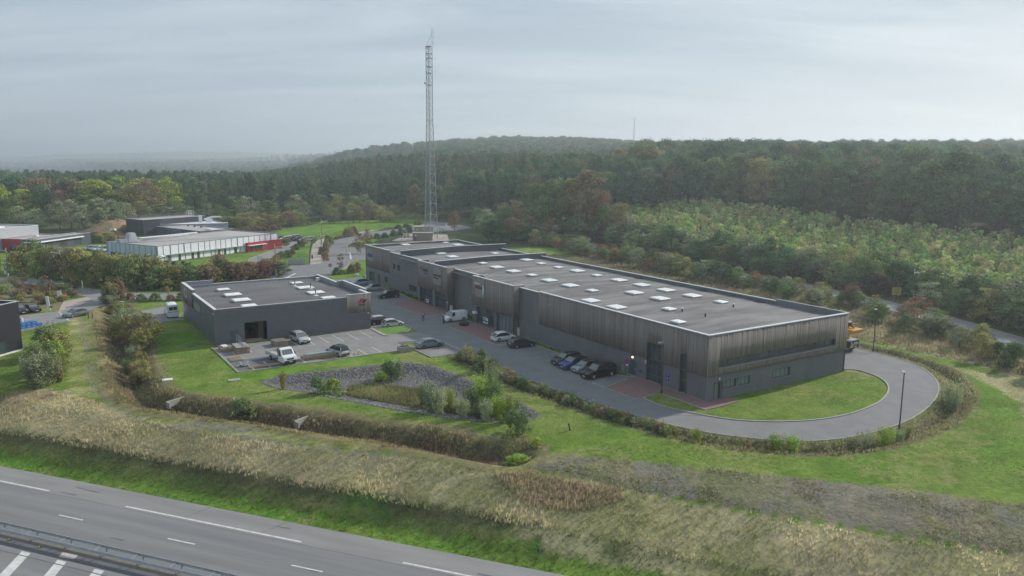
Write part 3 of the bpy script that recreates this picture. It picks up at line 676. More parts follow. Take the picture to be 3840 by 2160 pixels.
def boards(parent, name, axis, fix, sgn, a0, a1, z0, z1, holes=(), w=0.155, seed=0):
    rr = random.Random(seed); Vs, Fs, Cs = [], [], []
    for p, q, zl, zh in pieces(a0, a1, z0, z1, holes):
        a = p
        while a < q - 1e-3:
            r2 = random.Random(int(round((a - a0) / w)) * 77 + seed)
            b = min(a + w * 0.82, q); o = r2.choice((0.05, 0.075, 0.10)); g = r2.choice((0.80, 0.9, 0.97, 1.0, 1.04, 1.14)) * (0.95 + 0.1 * r2.random())
            tint = (g * (1 + 0.05 * r2.random()), g, g * (1.02 - 0.06 * r2.random()))
            base = len(Vs)
            for aa_ in (a, b):
                for zz in (zl, zh): 
                    Vs.append(wall_pt(axis, fix, aa_, 0, zz)); Vs.append(wall_pt(axis, fix, aa_, sgn * o, zz))
            Fs += [(base + 1, base + 5, base + 7, base + 3), (base, base + 1, base + 3, base + 2), (base + 4, base + 6, base + 7, base + 5), (base, base + 4, base + 5, base + 1), (base + 2, base + 3, base + 7, base + 6)]
            Cs += [tint] * 8
            a += w
        base = len(Vs)   # dark backing
        for aa_ in (p, q):
            for zz in (zl, zh): Vs.append(wall_pt(axis, fix, aa_, sgn * 0.012, zz))
        Fs.append((base, base + 2, base + 3, base + 1)); Cs += [(0.25, 0.25, 0.27)] * 4
    return np_mesh(name, np.array(Vs), np.array([f if len(f) == 4 else f for f in Fs]), M_board, attr=np.array(Cs), parent=parent)
def coping(parent, pts, z, wd=0.34, h=0.10, name='coping', m=None):
    """metal cap along a chain of local points"""
    mb = MB()
    for (x1, y1), (x2, y2) in zip(pts, pts[1:]):
        e = wd / 2
        mb.box(min(x1, x2) - e, max(x1, x2) + e, min(y1, y2) - e, max(y1, y2) + e, z, z + h + random.random() * 0.004)
    return mb.build(name, m or M_cap, parent)
def window(parent, axis, fix, sgn, a0, a1, z0, z1, nx=2, nz=1, rec=0.16, glass=None, name='window', sill=True, fw=0.06, zsplit=None):
    """recessed unit: reveal + frame bars as one part, the panes and the sill as sub-parts"""
    mb = MB()
    def B(p, q, zl, zh, o0, o1):
        if axis == 's':
            xs = sorted((fix + sgn * o0, fix + sgn * o1)); mb.box(xs[0], xs[1], p, q, zl, zh)
        else:
            ys_ = sorted((fix + sgn * o0, fix + sgn * o1)); mb.box(p, q, ys_[0], ys_[1], zl, zh)
    e = 0.03
    B(a0 - e, a0 + 0.02, z0, z1, -rec - 0.05, 0.115); B(a1 - 0.02, a1 + e, z0, z1, -rec - 0.05, 0.115)
    B(a0 + 0.02, a1 - 0.02, z1 - 0.02, z1 + e, -rec - 0.05, 0.115); B(a0 + 0.02, a1 - 0.02, z0 - e, z0 + 0.02, -rec - 0.05, 0.10)
    for i in range(nx + 1):
        a = a0 + (a1 - a0) * i / nx; a = min(max(a, a0 + fw / 2 + .02), a1 - fw / 2 - .02); B(a - fw / 2, a + fw / 2, z0 + 0.02, z1 - 0.02, -rec - 0.02, -rec + 0.05)
    zl = zsplit or [z0 + (z1 - z0) * j / nz for j in range(1, nz)]
    for z in [z0 + fw / 2 + .02] + list(zl) + [z1 - fw / 2 - .02]: B(a0 + 0.02, a1 - 0.02, z - fw / 2, z + fw / 2, -rec - 0.021, -rec + 0.045)
    fr = mb.build(name, M_frame, parent)
    mb = MB(); B(a0, a1, z0, z1, -rec - 0.03, -rec - 0.005); mb.build('pane', glass or M_glass, fr)
    if sill:
        mb = MB(); B(a0 - 0.06, a1 + 0.06, z0 - 0.09, z0 - e - 0.003, 0.0, 0.20); mb.build('sill', M_flash, fr)
    return fr
def door(parent, axis, fix, sgn, a0, a1, z0, z1, m=None):
    mb = MB()
    def B(p, q, zl, zh, o0, o1, mm):
        if axis == 's': xs = sorted((fix + sgn * o0, fix + sgn * o1)); mb.box(xs[0], xs[1], p, q, zl, zh)
        else: ys_ = sorted((fix + sgn * o0, fix + sgn * o1)); mb.box(p, q, ys_[0], ys_[1], zl, zh)
    B(a0, a1, z0, z1, -0.06, 0.03, 0); d = mb.build('door', m or M_door, parent)
    mb = MB(); B(a0 + 0.1, a0 + 0.16, z0 + 0.95, z0 + 1.15, 0.03, 0.10, 0); mb.build('handle', M_galv, d); return d
def skylight(parent, t, s, z, a, b):
    mb = MB(); mb.box(t - a / 2 - .05, t + a / 2 + .05, s - b / 2 - .05, s + b / 2 + .05, z - 0.1, z + 0.14)
    c = mb.build('skylight', M_curb, parent)
    mb = MB(); x0, x1, y0, y1 = t - a / 2 - .08, t + a / 2 + .08, s - b / 2 - .08, s + b / 2 + .08; zz = z + 0.143
    mb.add([(x0, y0, zz), (x1, y0, zz), (x1, y1, zz), (x0, y1, zz), (x0, y0, zz + .08), (x1, y0, zz + .08), (x1, y1, zz + .08), (x0, y1, zz + .08)] + [(x0 + .12, y0 + .12, zz + .17), (x1 - .12, y0 + .12, zz + .17), (x1 - .12, y1 - .12, zz + .17), (x0 + .12, y1 - .12, zz + .17)],
           [(3, 2, 1, 0), (0, 1, 5, 4), (1, 2, 6, 5), (2, 3, 7, 6), (3, 0, 4, 7), (4, 5, 9, 8), (5, 6, 10, 9), (6, 7, 11, 10), (7, 4, 8, 11), (8, 9, 10, 11)])
    if a > 1.7: mb.box(t - .03, t + .03, y0 + .13, y1 - .13, zz + .16, zz + .19)
    mb.build('dome', M_dome, c)
def vent(parent, t, s, z, h=0.55, cap=True):
    mb = MB(); mb.lathe([(0.11, 0), (0.11, h)], (t, s, z), 10)
    o = mb.build('vent_pipe', M_black, parent)
    mb = MB(); mb.lathe([(0.05, h), (0.22, h + 0.02), (0.16, h + 0.16), (0.03, h + 0.22)] if cap else [(0.13, h), (0.13, h + 0.05)], (t, s, z), 12); mb.build('vent_cap', M_white if cap else M_black, o)
def wall_lamp(parent, x, y, z, lit=False):
    mb = MB(); mb.lathe([(0.20, -0.03), (0.20, 0.03), (0.16, 0.06)], (x, y, z), 14, axis='x' if lit != 'end' else 'y'); r = mb.build('wall_lamp', M_black, parent)
    m = mat('lamp_lit', (0.9, 0.8, 0.4), emit=((1.0, 0.82, 0.38), 2.2)) if lit is True else M_white
    mb = MB(); k = -1
    mb.lathe([(0.15, 0.04 * k), (0.14, 0.10 * k), (0.05, 0.14 * k)], (x, y, z), 14, axis='x' if lit != 'end' else 'y'); mb.build('lamp_cover', m, r)
def panel(parent, name, m, axis, fix, sgn, poly, o0, o1):
    """flat plate with an outline given in (a,z) on a wall"""
    mb = MB(); lo_, hi_ = sorted((fix + sgn * o0, fix + sgn * o1))
    mb.prism(poly, lo_, hi_, axis='x' if axis == 's' else 'y')
    return mb.build(name, m, parent)
RXS = (PI / 2, 0, -PI / 2)   # lettering on a wall that faces -x: reads towards -y
RXT = (PI / 2, 0, 0)         # lettering on a wall that faces -y: reads towards +x

# ================================================================ the long workshop building
HB = 8.30; HW = 3.17; WT = 27.2
B1 = thing('industrial_building', 'long dark industrial building with weathered board cladding above ribbed steel and rows of skylights', 'building', C0, FRZ)
def f3(u, v, t): return fac(u, v, t)
def c32(x, y): return (1960 + x / 4.262, 1280 + y / 4.262)
# front openings of the end unit (from the survey of its facade)
entr = (8.05, 10.85, 0.02, 5.35)      # tall entrance glazing
slot = (3.55, 4.65, 0.02, 5.15)       # slim tall window
drs = (13.1, 14.35, 0.02, 2.15)
entr_h, slot_h, door_h = entr, slot, drs
# walls: end unit s 0..36.5
ribbed(B1, 'steel_wall', M_rib, 's', 0.12, -1, 0.12, 42.4, 0.0, HW, [entr_h, slot_h, door_h])
boards(B1, 'board_cladding', 's', 0.0, -1, 0.0, 36.4, HW, HB, [entr_h, slot_h], seed=1)
ribbed(B1, 'steel_wall', M_rib, 's', 0.12, -1, 36.4, 42.4, HW, 8.12)
# end wall, facing -y
strip = (1.9, 24.6, 4.10, 5.02)
w1 = (2.3, 4.35, 1.05, 2.15); w2 = (5.0, 7.35, 1.05, 2.15); dgl = (1.25, 2.02, 0.05, 2.15); w3 = (13.3, 18.0, 1.15, 2.15)
w1 = (2.85, 5.15, 1.2, 2.25); w2 = (5.55, 7.7, 1.2, 2.25); dgl = (1.35, 2.3, 0.05, 2.2); w3 = (12.1, 15.4, 1.15, 2.3)
ribbed(B1, 'steel_wall', M_rib, 't', 0.12, -1, 0.12, WT - 0.4, 0.0, HW, [dgl, w1, w2, w3])
boards(B1, 'board_cladding', 't', 0.0, -1, -0.05, WT, HW, HB, [strip], seed=2, w=0.17)
# remaining fronts and recesses
ribbed(B1, 'steel_wall', M_rib, 's', 1.2, -1, 56.0, 67.0, 0.0, 8.12)
wn1 = [(95.0, 96.2, 4.5, 5.75), (92.6, 93.8, 4.5, 5.75), (99.4, 100.9, 0.95, 2.2), (86.2, 87.9, 0.9, 2.2), (84.3, 85.9, 0.9, 2.2), (80.7, 82.2, 0.9, 2.2), (103.3, 105.0, 0.05, 2.3), (107.2, 110.2, 0.05, 2.3)]
ribbed(B1, 'steel_wall', M_rib, 's', 1.3, -1, 80.0, 112.5, 0.0, 3.3, wn1)
ribbed(B1, 'steel_wall', M_rib, 's', 1.3, -1, 80.0, 98.1, 3.3, 8.12, wn1)
boards(B1, 'board_cladding', 's', 1.3, -1, 98.1, 112.5, 3.3, 8.45, seed=3)
for i, (a0, a1, z0, z1) in enumerate(wn1):
    if z0 < 0.1: continue
    window(B1, 's', 1.3, -1, a0, a1, z0, z1, nx=2 if i != 2 else 2)
door(B1, 's', 1.38, -1, 103.3, 105.0, 0.05, 2.3, M_frame)
window(B1, 's', 1.3, -1, 107.2, 110.2, 0.1, 2.3, nx=3, name='shopfront', sill=False)
# projecting unit with two shop signs (s 67..80)
ribbed(B1, 'steel_wall', M_rib, 't', 67.1, -1, -0.3, 1.2, 0.0, 3.3)
boards(B1, 'board_cladding', 't', 67.0, -1, -0.5, 1.2, 3.3, 8.45, seed=4, w=0.2)
boards(B1, 'board_cladding', 's', -0.5, -1, 67.0, 80.0, 3.3, 8.45, seed=5)
ribbed(B1, 'steel_wall', M_rib, 't', 80.0, 1, -0.3, 1.3, 0.0, 8.3)
ribbed(B1, 'steel_wall', M_rib, 's', -0.3, -1, 67.1, 80.0, 0.0, 3.3, [(67.6, 72.3, 0.02, 3.1), (73.6, 79.3, 0.02, 3.1)])
window(B1, 's', -0.3, -1, 67.6, 72.3, 0.05, 3.1, nx=4, name='shopfront', sill=False, zsplit=[0.9, 1.25, 2.3], rec=0.3)
window(B1, 's', -0.3, -1, 73.6, 79.3, 0.05, 3.1, nx=4, name='shopfront', sill=False, zsplit=[0.9, 1.3, 2.3], rec=0.3)
# projecting garage unit (s 42.4..56)
boards(B1, 'board_cladding', 't', 42.4, -1, -1.1, 1.0, 3.3, 8.45, seed=6, w=0.22)
boards(B1, 'board_cladding', 's', -1.1, -1, 42.4, 56.0, 3.3, 8.45, seed=7)
ribbed(B1, 'steel_wall', M_rib, 't', 42.7, -1, -0.8, 0.12, 0.0, 3.3)
ribbed(B1, 'steel_wall', M_rib, 't', 56.0, 1, -0.9, 1.2, 0.0, 8.3)
ribbed(B1, 'steel_wall', M_rib, 's', -0.85, -1, 42.7, 56.0, 0.0, 3.3, [(43.2, 47.9, 0.02, 3.1), (48.9, 54.9, 0.02, 3.1)])
window(B1, 's', -0.85, -1, 43.2, 47.9, 0.05, 3.1, nx=4, name='shopfront', sill=False, zsplit=[0.75, 2.2], rec=0.3, glass=M_glass_l)
window(B1, 's', -0.85, -1, 48.9, 54.9, 0.05, 3.1, nx=4, name='shopfront', sill=False, zsplit=[1.1, 2.3], rec=0.3)
ribbed(B1, 'steel_wall', M_rib, 's', WT - 0.12, 1, 0.0, 112.5, 0, 8.1)
ribbed(B1, 'steel_wall', M_rib, 't', 112.5, 1, 1.3, WT - .12, 0, 8.1)
# entrance glazing, slim window, doors, end-wall windows
window(B1, 's', 0.05, -1, *entr[:2], 0.05, entr[3], nx=3, name='entrance_glazing', sill=False, zsplit=[1.0, 2.15, 3.2], rec=0.22, fw=0.09)
window(B1, 's', 0.05, -1, *slot[:2], 0.05, slot[3], nx=1, name='window', sill=False, zsplit=[1.7, 3.1], rec=0.22, fw=0.09)
door(B1, 's', 0.12, -1, *drs)
fr = window(B1, 't', 0.02, -1, *strip, nx=12, rec=0.28, name='strip_window', sill=False, glass=mat('strip_glass', (0.085, 0.11, 0.115), (0.05, 0.065, 0.07), rough=0.1, scale=0.4, spec=0.8))
mb = MB(); mb.box(1.7, 24.8, -0.30, 0.0, 3.93, 4.05); mb.build('sill', M_flash, fr)
for w_, n_ in ((w1, 3), (w2, 3), (w3, 4)): window(B1, 't', 0.12, -1, *w_, nx=n_, glass=M_glass_l, rec=0.12)
window(B1, 't', 0.12, -1, *dgl, nx=1, zsplit=[1.3], glass=M_glass_l, name='glazed_door', sill=False, rec=0.12)
mb = MB(); mb.box(2.3, 2.7, -0.03, 0.1, 0.05, 2.2); mb.build('corner_post', M_frame, B1)
# roof decks with a slight ridge, upstands between the fire sections
def deck(y0, y1, z0=7.62, ridge=0.3, t0=0.2):
    mb = MB(); xs_ = [t0, 13.6, WT - 0.2]; zs = [z0, z0 + ridge, z0 - 0.02]
    vs = [(x, y, z) for y in (y0, y1) for x, z in zip(xs_, zs)]
    mb.add(vs, [(0, 1, 4, 3), (1, 2, 5, 4)]); return mb.build('roof', M_roof, B1)
deck(0.2, 75.5, t0=0.2); deck(75.5, 92.0, 7.70, t0=0.2); deck(92.0, 112.4, 7.70, t0=1.4)
for s_, zt in ((75.5, 8.75), (92.0, 9.2)):
    mb = MB(); P = [(1.25, zt - 0.15), (14.6, zt + 0.12), (28.3, zt - 0.05)]
    for (x1, z1), (x2, z2) in zip(P, P[1:]):
        mb.add([(x1, s_ - .16, 7.4), (x2, s_ - .16, 7.4), (x2, s_ - .16, z2), (x1, s_ - .16, z1), (x1, s_ + .16, 7.4), (x2, s_ + .16, 7.4), (x2, s_ + .16, z2), (x1, s_ + .16, z1)], [(0, 1, 2, 3), (5, 4, 7, 6), (3, 2, 6, 7), (4, 0, 3, 7), (1, 5, 6, 2)])
        n_ = int((x2 - x1) / 0.33)
        for k in range(n_): x = x1 + (k + .5) * (x2 - x1) / n_; z = z1 + (z2 - z1) * (k + .5) / n_; mb.box(x - .035, x + .035, s_ - .19, s_ - .161, 7.75, z - .06)
    u = mb.build('fire_upstand', M_upst, B1, fix=False)
    mb = MB()
    for (x1, z1), (x2, z2) in zip(P, P[1:]):
        mb.add([(x1, s_ - .24, z1 + .01), (x2, s_ - .24, z2 + .01), (x2, s_ + .24, z2 + .01), (x1, s_ + .24, z1 + .01), (x1, s_ - .24, z1 + .09), (x2, s_ - .24, z2 + .09), (x2, s_ + .24, z2 + .09), (x1, s_ + .24, z1 + .09)], [(3, 2, 1, 0), (4, 5, 6, 7), (0, 1, 5, 4), (1, 2, 6, 5), (2, 3, 7, 6), (3, 0, 4, 7)])
    mb.build('coping', M_cap, u)
mb = MB()     # welded laps of the felt and a few puddle rims
for k in range(1, 18): y = 0.3 + k * 4.15; mb.add([(0.4, y, 7.632), (13.6, y, 7.926), (26.8, y, 7.606), (26.8, y + .05, 7.606), (13.6, y + .05, 7.926), (0.4, y + .05, 7.632)], [(0, 1, 4, 5), (1, 2, 3, 4)])
mb.add([(13.5, .3, 7.93), (13.7, .3, 7.93), (13.7, 75.2, 7.93), (13.5, 75.2, 7.93)], [(0, 1, 2, 3)]); mb.build('felt_lap', mat('felt_lap', (0.235, 0.23, 0.225), (0.15, 0.148, 0.148), scale=1.2, lo=.4, hi=.6), B1, fix=False)
# parapet copings
coping(B1, [(0.05, 0.1), (0.05, 36.2)], HB, 0.42); coping(B1, [(0.5, 0.1), (WT - .2, 0.1)], HB - 0.003, 0.48)
coping(B1, [(0.2, 36.6), (0.2, 42.2)], 8.12); coping(B1, [(1.3, 56.2), (1.3, 66.8)], 8.12); coping(B1, [(1.4, 80.2), (1.4, 97.9)], 8.13); coping(B1, [(1.3, 98.3), (1.3, 112.3)], 8.45)
coping(B1, [(-1.0, 42.6), (-1.0, 55.8)], 8.46); coping(B1, [(-0.6, 42.5), (0.85, 42.5)], 8.458); coping(B1, [(-0.4, 67.2), (-0.4, 79.8)], 8.46); coping(B1, [(0.0, 67.1), (1.1, 67.1)], 8.458)
coping(B1, [(-0.6, 55.8), (1.9, 55.8)], 8.44, 0.2); coping(B1, [(0, 79.8), (2.0, 79.8)], 8.44, 0.2); coping(B1, [(1.7, 98.2), (2.4, 98.2)], 8.44, 0.2)
coping(B1, [(WT - .15, 12.4), (WT - .15, 112.4)], 8.12, 0.34); coping(B1, [(1.6, 112.4), (WT - .4, 112.4)], 8.30, 0.34)
# inner parapet faces (upstand of the coping seen from the roof)
mb = MB()
mb.box(0.12, 0.22, 0.1, 42.3, 7.3, 8.11); mb.box(0.1, WT - .1, 0.12, 0.22, 7.3, 8.29); mb.box(WT - .28, WT - .14, 12.0, 112.4, 7.3, 8.11); mb.box(1.3, WT - .3, 112.2, 112.34, 7.3, 8.29)
mb.box(1.32, 1.42, 56, 67, 7.3, 8.11); mb.box(1.42, 1.52, 80, 98, 7.3, 8.12); mb.box(1.42, 1.52, 98, 112.3, 7.3, 8.44); mb.box(-0.95, 0.8, 55.72, 55.84, 7.3, 8.43); mb.box(-0.3, 1.9, 79.7, 79.85, 7.3, 8.43)
mb.box(-1.0, 1.3, 42.6, 55.7, 7.3, 7.6); mb.box(-0.4, 1.5, 67.2, 79.7, 7.3, 7.6); mb.box(0.9, 1.0, 42.6, 43.6, 7.5, 8.4); mb.box(-.98, -.9, 42.6, 55.7, 7.5, 8.44); mb.box(-.38, -.3, 67.2, 79.7, 7.5, 8.44)
mb.build('parapet', M_upst, B1)
mb = MB(); mb.box(WT - .3, WT - .05, 0.3, 12.2, 7.3, 8.42); mb.build('parapet', mat('parapet_felt', (0.2, 0.215, 0.22), (0.15, 0.165, 0.17)), B1); coping(B1, [(WT - .17, 0.4), (WT - .17, 12.1)], 8.43, 0.16, 0.05)
for q in ((-.06, .0, -.06, .0, HW, HB - .01), (0.06, 0.13, 0.05, 0.13, 0, HW), (WT - .5, WT - .38, 0.05, 0.13, 0, HW)): mb = MB(); mb.box(*q); mb.build('corner_trim', M_flash, B1)
mb = MB(); mb.box(-0.12, 36.4 * 0, 0, 0, 0, 0) if False else None
mb.box(-0.10, 0.1, 0.0, 36.4, HW - 0.06, HW - 0.003); mb.box(0.1, WT, -0.10, 0.1, HW - 0.06, HW - 0.003); mb.build('drip_trim', M_frame, B1)
# plinth
mb = MB(); mb.box(0.0, 0.3, 0.14, 42.5, -0.3, 0.10); mb.box(0.3, WT - .4, 0.14, 0.4, -0.3, 0.10); mb.box(1.25, 1.5, 80, 112.4, -0.3, 0.1); mb.box(1.15, 1.4, 56.1, 66.9, -0.3, 0.1); mb.build('plinth', M_conc, B1)
# skylights, from the survey: (u,v,big) in the 3840 picture
SKY = [(1520, 917.5, 1), (1669, 907.8, 0), (1716, 916, 1), (1650.6, 950, 1), (1695.6, 962.4, 1), (1856, 948.8, 0), (1810.6, 987, 0), (1863, 1002, 1), (1926, 1017, 1), (1975, 973, 1), (2029.5, 986.6, 0), (1995, 1031.7, 0),
       (2094, 1001, 0), (2060, 1051, 1), (2138, 1070, 1), (2165, 1014, 1), (2238, 1031, 0), (2321, 1049, 1), (2406, 1067, 1), (2221, 1089, 0), (2497, 1086, 1), (2378, 1099, 1), (2595, 1107, 1), (2215, 1124, 1), (2475, 1121, 1), (2312, 1148, 1), (2509, 1158, 0), (2703, 1130.5, 0), (2543, 1203, 0)]
for u_, v_, big in SKY:
    P = G3(u_, v_, 8.0) - C0; s_, t_ = P.dot(aA), P.dot(bA); z_ = 7.62 + 0.3 * (1 - abs(t_ - 13.6) / 13.6)
    a_, b_ = (2.0, 2.35) if big else (1.35, 1.55)
    if u_ < 1720 and v_ < 920: a_ *= 0.95
    skylight(B1, t_, s_, z_, a_, b_)
for u_, v_, cap in ((2558, 1167, 1), (2645, 1186, 0), (2750, 1150, 1)):
    P = G3(u_, v_, 7.9) - C0; vent(B1, P.dot(bA), P.dot(aA), 7.75, 0.5, bool(cap))
for s_ in (14, 26, 42, 58): mb = MB(); mb.box(WT - 1.5, WT - .35, s_, s_ + 1.6, 7.6, 7.68); mb.build('roof_outlet', M_dark, B1)
# lamps and small fittings
wall_lamp(B1, 0.06, 13.75, 2.62, True); wall_lamp(B1, 2.1, 0.03, 2.65, 'end'); wall_lamp(B1, 1.0, 60.3, 3.6); wall_lamp(B1, -0.42, 67.4, 3.2)
mb = MB(); mb.box(-0.15, 0.05, 10.95, 11.15, 2.6, 2.8); mb.box(-.1, .05, 10.98, 11.1, 2.3, 2.6); mb.build('security_camera', M_white, B1)
mb = MB(); mb.box(-0.08, 0.05, 11.9, 12.3, 0.9, 1.2); mb.build('meter_box', M_frame, B1)
# blue accessibility plates beside the entrance
M_blue = mat('sign_blue', (0.03, 0.06, 0.32), (0.03, 0.05, 0.28), rough=0.4)
pl = panel(B1, 'access_sign', M_blue, 's', 0.05, -1, [(6.55, 1.05), (7.1, 1.05), (7.1, 2.05), (6.55, 2.05)], 0.0, 0.03)
mb = MB()
for zc in (1.82, 1.32):
    mb.lathe([(0.055, 0), (0.055, 0.012)], (0.005, 6.85, zc + 0.10), 10, axis='x'); mb.box(0.003, 0.012, 6.78, 6.9, zc - 0.05, zc + 0.05); mb.box(0.003, 0.012, 6.7, 6.86, zc - 0.09, zc - 0.05)
mb.build('pictogram', M_white, pl); 
# shop signs
s1 = panel(B1, 'sign_board', M_sign, 's', 1.3, -1, [(107.4, 4.9), (110.6, 4.9), (111.2, 5.4), (111.2, 7.4), (110.8, 7.9), (108.0, 7.9), (107.4, 7.3)], 0.10, 0.15)
M_ink = mat('sign_ink_blue', (0.035, 0.045, 0.16)); M_inkk = mat('sign_ink_dark', (0.03, 0.03, 0.03)); M_inkr = mat('sign_ink_red', (0.42, 0.03, 0.05)); M_inkw = mat('sign_ink_white', (0.7, 0.7, 0.7)); M_inkdr = mat('sign_ink_maroon', (0.16, 0.025, 0.03))
add_text('ones', 1.7, 'lettering', M_ink, s1, (1.14, 109.3, 6.35), RXS, sx=0.95, bold=0.03, shear=0.15)
s2 = panel(B1, 'sign_board', M_board if False else mat('sign_board_dim', (0.2, 0.2, 0.2), (0.17, 0.17, 0.17), scale=2), 's', -0.5, -1, [(75.0, 5.4), (77.9, 5.4), (77.9, 7.4), (75.0, 7.4)], 0.10, 0.14)
add_text('BRIVAZ', 0.62, 'lettering', M_inkk, s2, (-0.65, 76.1, 6.85), RXS, bold=0.02); add_text('menuiserie', 0.3, 'lettering', M_inkk, s2, (-0.65, 76.0, 6.3), RXS, bold=0.01)
mb = MB(); mb.lathe([(0.42, 0), (0.42, 0.02)], (-0.67, 78.0, 7.15), 16, axis='x'); l = mb.build('logo', M_inkr, s2)
s3 = panel(B1, 'sign_board', M_sign, 's', -0.5, -1, [(69.3, 4.7), (72.6, 4.7), (72.6, 8.0), (69.3, 8.0)], 0.10, 0.15)
add_text('ergo/home', 0.72, 'lettering', M_inkdr, s3, (-0.67, 70.95, 6.55), RXS, bold=0.02, shear=0.15); add_text('Mobilier Sante', 0.34, 'lettering', M_inkk, s3, (-0.67, 71.3, 5.95), RXS, bold=0.01)
s4 = panel(B1, 'sign_board', M_sign, 's', -1.1, -1, [(51.6, 5.0), (54.9, 5.0), (54.9, 8.1), (51.6, 8.1)], 0.10, 0.15)
add_text('Garage', 0.62, 'lettering', M_inkw, s4, (-1.27, 54.15, 7.35), RXS, bold=0.03); add_text('RELEVAGE', 0.62, 'lettering', M_inkdr, s4, (-1.27, 53.45, 6.65), RXS, bold=0.03, sx=0.85)
panel(s4, 'logo', M_inkw, 's', -1.25, -1, [(51.95, 5.6), (52.15, 5.6), (52.35, 6.7), (52.25, 7.2), (52.0, 7.2), (51.8, 6.7)], 0, 0.03)
p = panel(B1, 'window_poster', M_white, 's', -0.85, -1, [(51.0, 0.45), (52.7, 0.45), (52.7, 1.5), (51.0, 1.5)], 0.0, 0.03)
add_text('Garage', 0.3, 'lettering', M_inkk, p, (-0.89, 52.2, 1.25), RXS, bold=0.01); add_text('RELEVAGE', 0.34, 'lettering', M_inkk, p, (-0.89, 51.85, 0.85), RXS, bold=0.02, sx=0.9)
p = panel(B1, 'window_poster', M_white, 's', -0.3, -1, [(75.4, 0.3), (76.7, 0.3), (76.7, 0.95), (75.4, 0.95)], 0.0, 0.03); add_text('BRIVAZ', 0.27, 'lettering', M_inkk, p, (-0.34, 76.05, 0.62), RXS, bold=0.01)
mb = MB(); mb.box(-1.5, -0.9, 54.6, 55.5, 1.7, 2.1); mb.build('air_unit', M_white, B1)

# ================================================================ the square workshop with the open gate
H2 = 5.75; W2x, D2y = 25.75, 26.9
B2 = thing('workshop_building', 'square dark ribbed steel workshop with an open gate and a red logo on its corner', 'building', C2, FRZ)
gate = (4.45, 8.0, 0.02, 3.2); d2 = (2.15, 3.4, 0.02, 2.15)
ribbed(B2, 'steel_wall', M_rib2, 't', 0.0, -1, 0.0, 21.6, 0.0, H2, [gate, d2], per=0.27, dep=0.12)
ribbed(B2, 'steel_wall', M_rib2, 't', 0.0, -1, 21.6, W2x, 0.0, 2.95, per=0.27, dep=0.12)
boards(B2, 'board_cladding', 't', -0.08, -1, 21.55, W2x + .1, 2.95, 6.15, seed=9, w=0.2)
wl = (10.3, 17.2, 3.15, 4.75)
ribbed(B2, 'steel_wall', mat('ribbed_steel_light', (0.19, 0.195, 0.21), (0.165, 0.17, 0.185), rough=0.4, metal=0.4, scale=0.6), 's', 0.0, -1, 0.0, D2y, 0.0, H2, [wl, (17.2, 26.9, 3.1, H2)], per=0.27, dep=0.10)
boards(B2, 'board_cladding', 's', -0.06, -1, 17.3, D2y, 3.1, 6.35, seed=10, w=0.2)
ribbed(B2, 'steel_wall', M_rib2, 's', W2x, 1, 0.0, D2y, 0, 5.7, per=0.34); ribbed(B2, 'steel_wall', M_rib2, 't', D2y, 1, 0, W2x, 0, 5.7, per=0.34)
door(B2, 't', 0.0, -1, *d2)
wnd = window(B2, 's', -0.0, -1, *wl, nx=1, rec=0.08, glass=mat('cream_panel', (0.30, 0.30, 0.24), (0.26, 0.265, 0.21), rough=0.5), name='blind_window', sill=False)
# gate: frame, dark hall inside with stock racks
mb = MB(); mb.box(gate[0] - .08, gate[0], -0.1, 0.2, 0, 3.28); mb.box(gate[1], gate[1] + .08, -0.1, 0.2, 0, 3.28); mb.box(gate[0], gate[1], -0.1, 0.2, 3.2, 3.28); mb.build('gate_frame', M_frame, B2)
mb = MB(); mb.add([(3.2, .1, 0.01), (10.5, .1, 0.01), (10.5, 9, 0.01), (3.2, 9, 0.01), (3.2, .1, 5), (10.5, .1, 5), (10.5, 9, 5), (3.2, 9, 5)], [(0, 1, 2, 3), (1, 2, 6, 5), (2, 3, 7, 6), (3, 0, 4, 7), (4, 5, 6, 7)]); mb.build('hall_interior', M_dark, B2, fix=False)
mb = MB()
for k in range(3): mb.box(7.0, 7.8, 1.5 + k * 1.9, 1.6 + k * 1.9, 0, 3.4)
for z_ in (0.5, 1.4, 2.4): mb.box(6.9, 7.9, 1.4, 6.2, z_, z_ + .08); mb.box(7.0, 7.8, 1.7, 5.2, z_ + .09, z_ + .5)
mb.box(4.3, 6.6, 5.5, 7.6, 0.02, 0.9); mb.build('stock_rack', mat('rack_timber', (0.16, 0.13, 0.10), (0.07, 0.06, 0.05), scale=4), B2)
deckm = MB(); xs_ = [0.2, 12.9, 25.5]; zs = [5.25, 5.5, 5.25]
deckm.add([(x, y, z) for y in (0.15, D2y - .15) for x, z in zip(xs_, zs)], [(0, 1, 4, 3), (1, 2, 5, 4)]); deckm.build('roof', M_roof2, B2)
coping(B2, [(0.2, 0.08), (21.5, 0.08)], H2 - 0.003, 0.22, 0.06); coping(B2, [(0.18, 0.15), (0.18, 17.2)], H2, 0.5, 0.06); coping(B2, [(0.18, 17.3), (0.18, D2y - .1)], 6.35, 0.55, 0.06)
coping(B2, [(0.3, D2y - .15), (W2x - .1, D2y - .15)], 5.7, 0.35, 0.06); coping(B2, [(21.7, 0.0), (W2x + .1, 0.0)], 6.15, 0.34, 0.07)
coping(B2, [(W2x - .1, 0.2), (W2x - .1, 4.3)], 6.1, 0.5, 0.06); coping(B2, [(W2x + .9, 4.4), (W2x + .9, 15.2)], 6.2, 0.42, 0.06); coping(B2, [(W2x - .3, 15.4), (W2x - .3, D2y - .3)], 5.95, 0.4, 0.06); coping(B2, [(W2x - .1, 15.3), (W2x + .6, 15.3)], 6.19, 0.3, 0.06)
mb = MB()
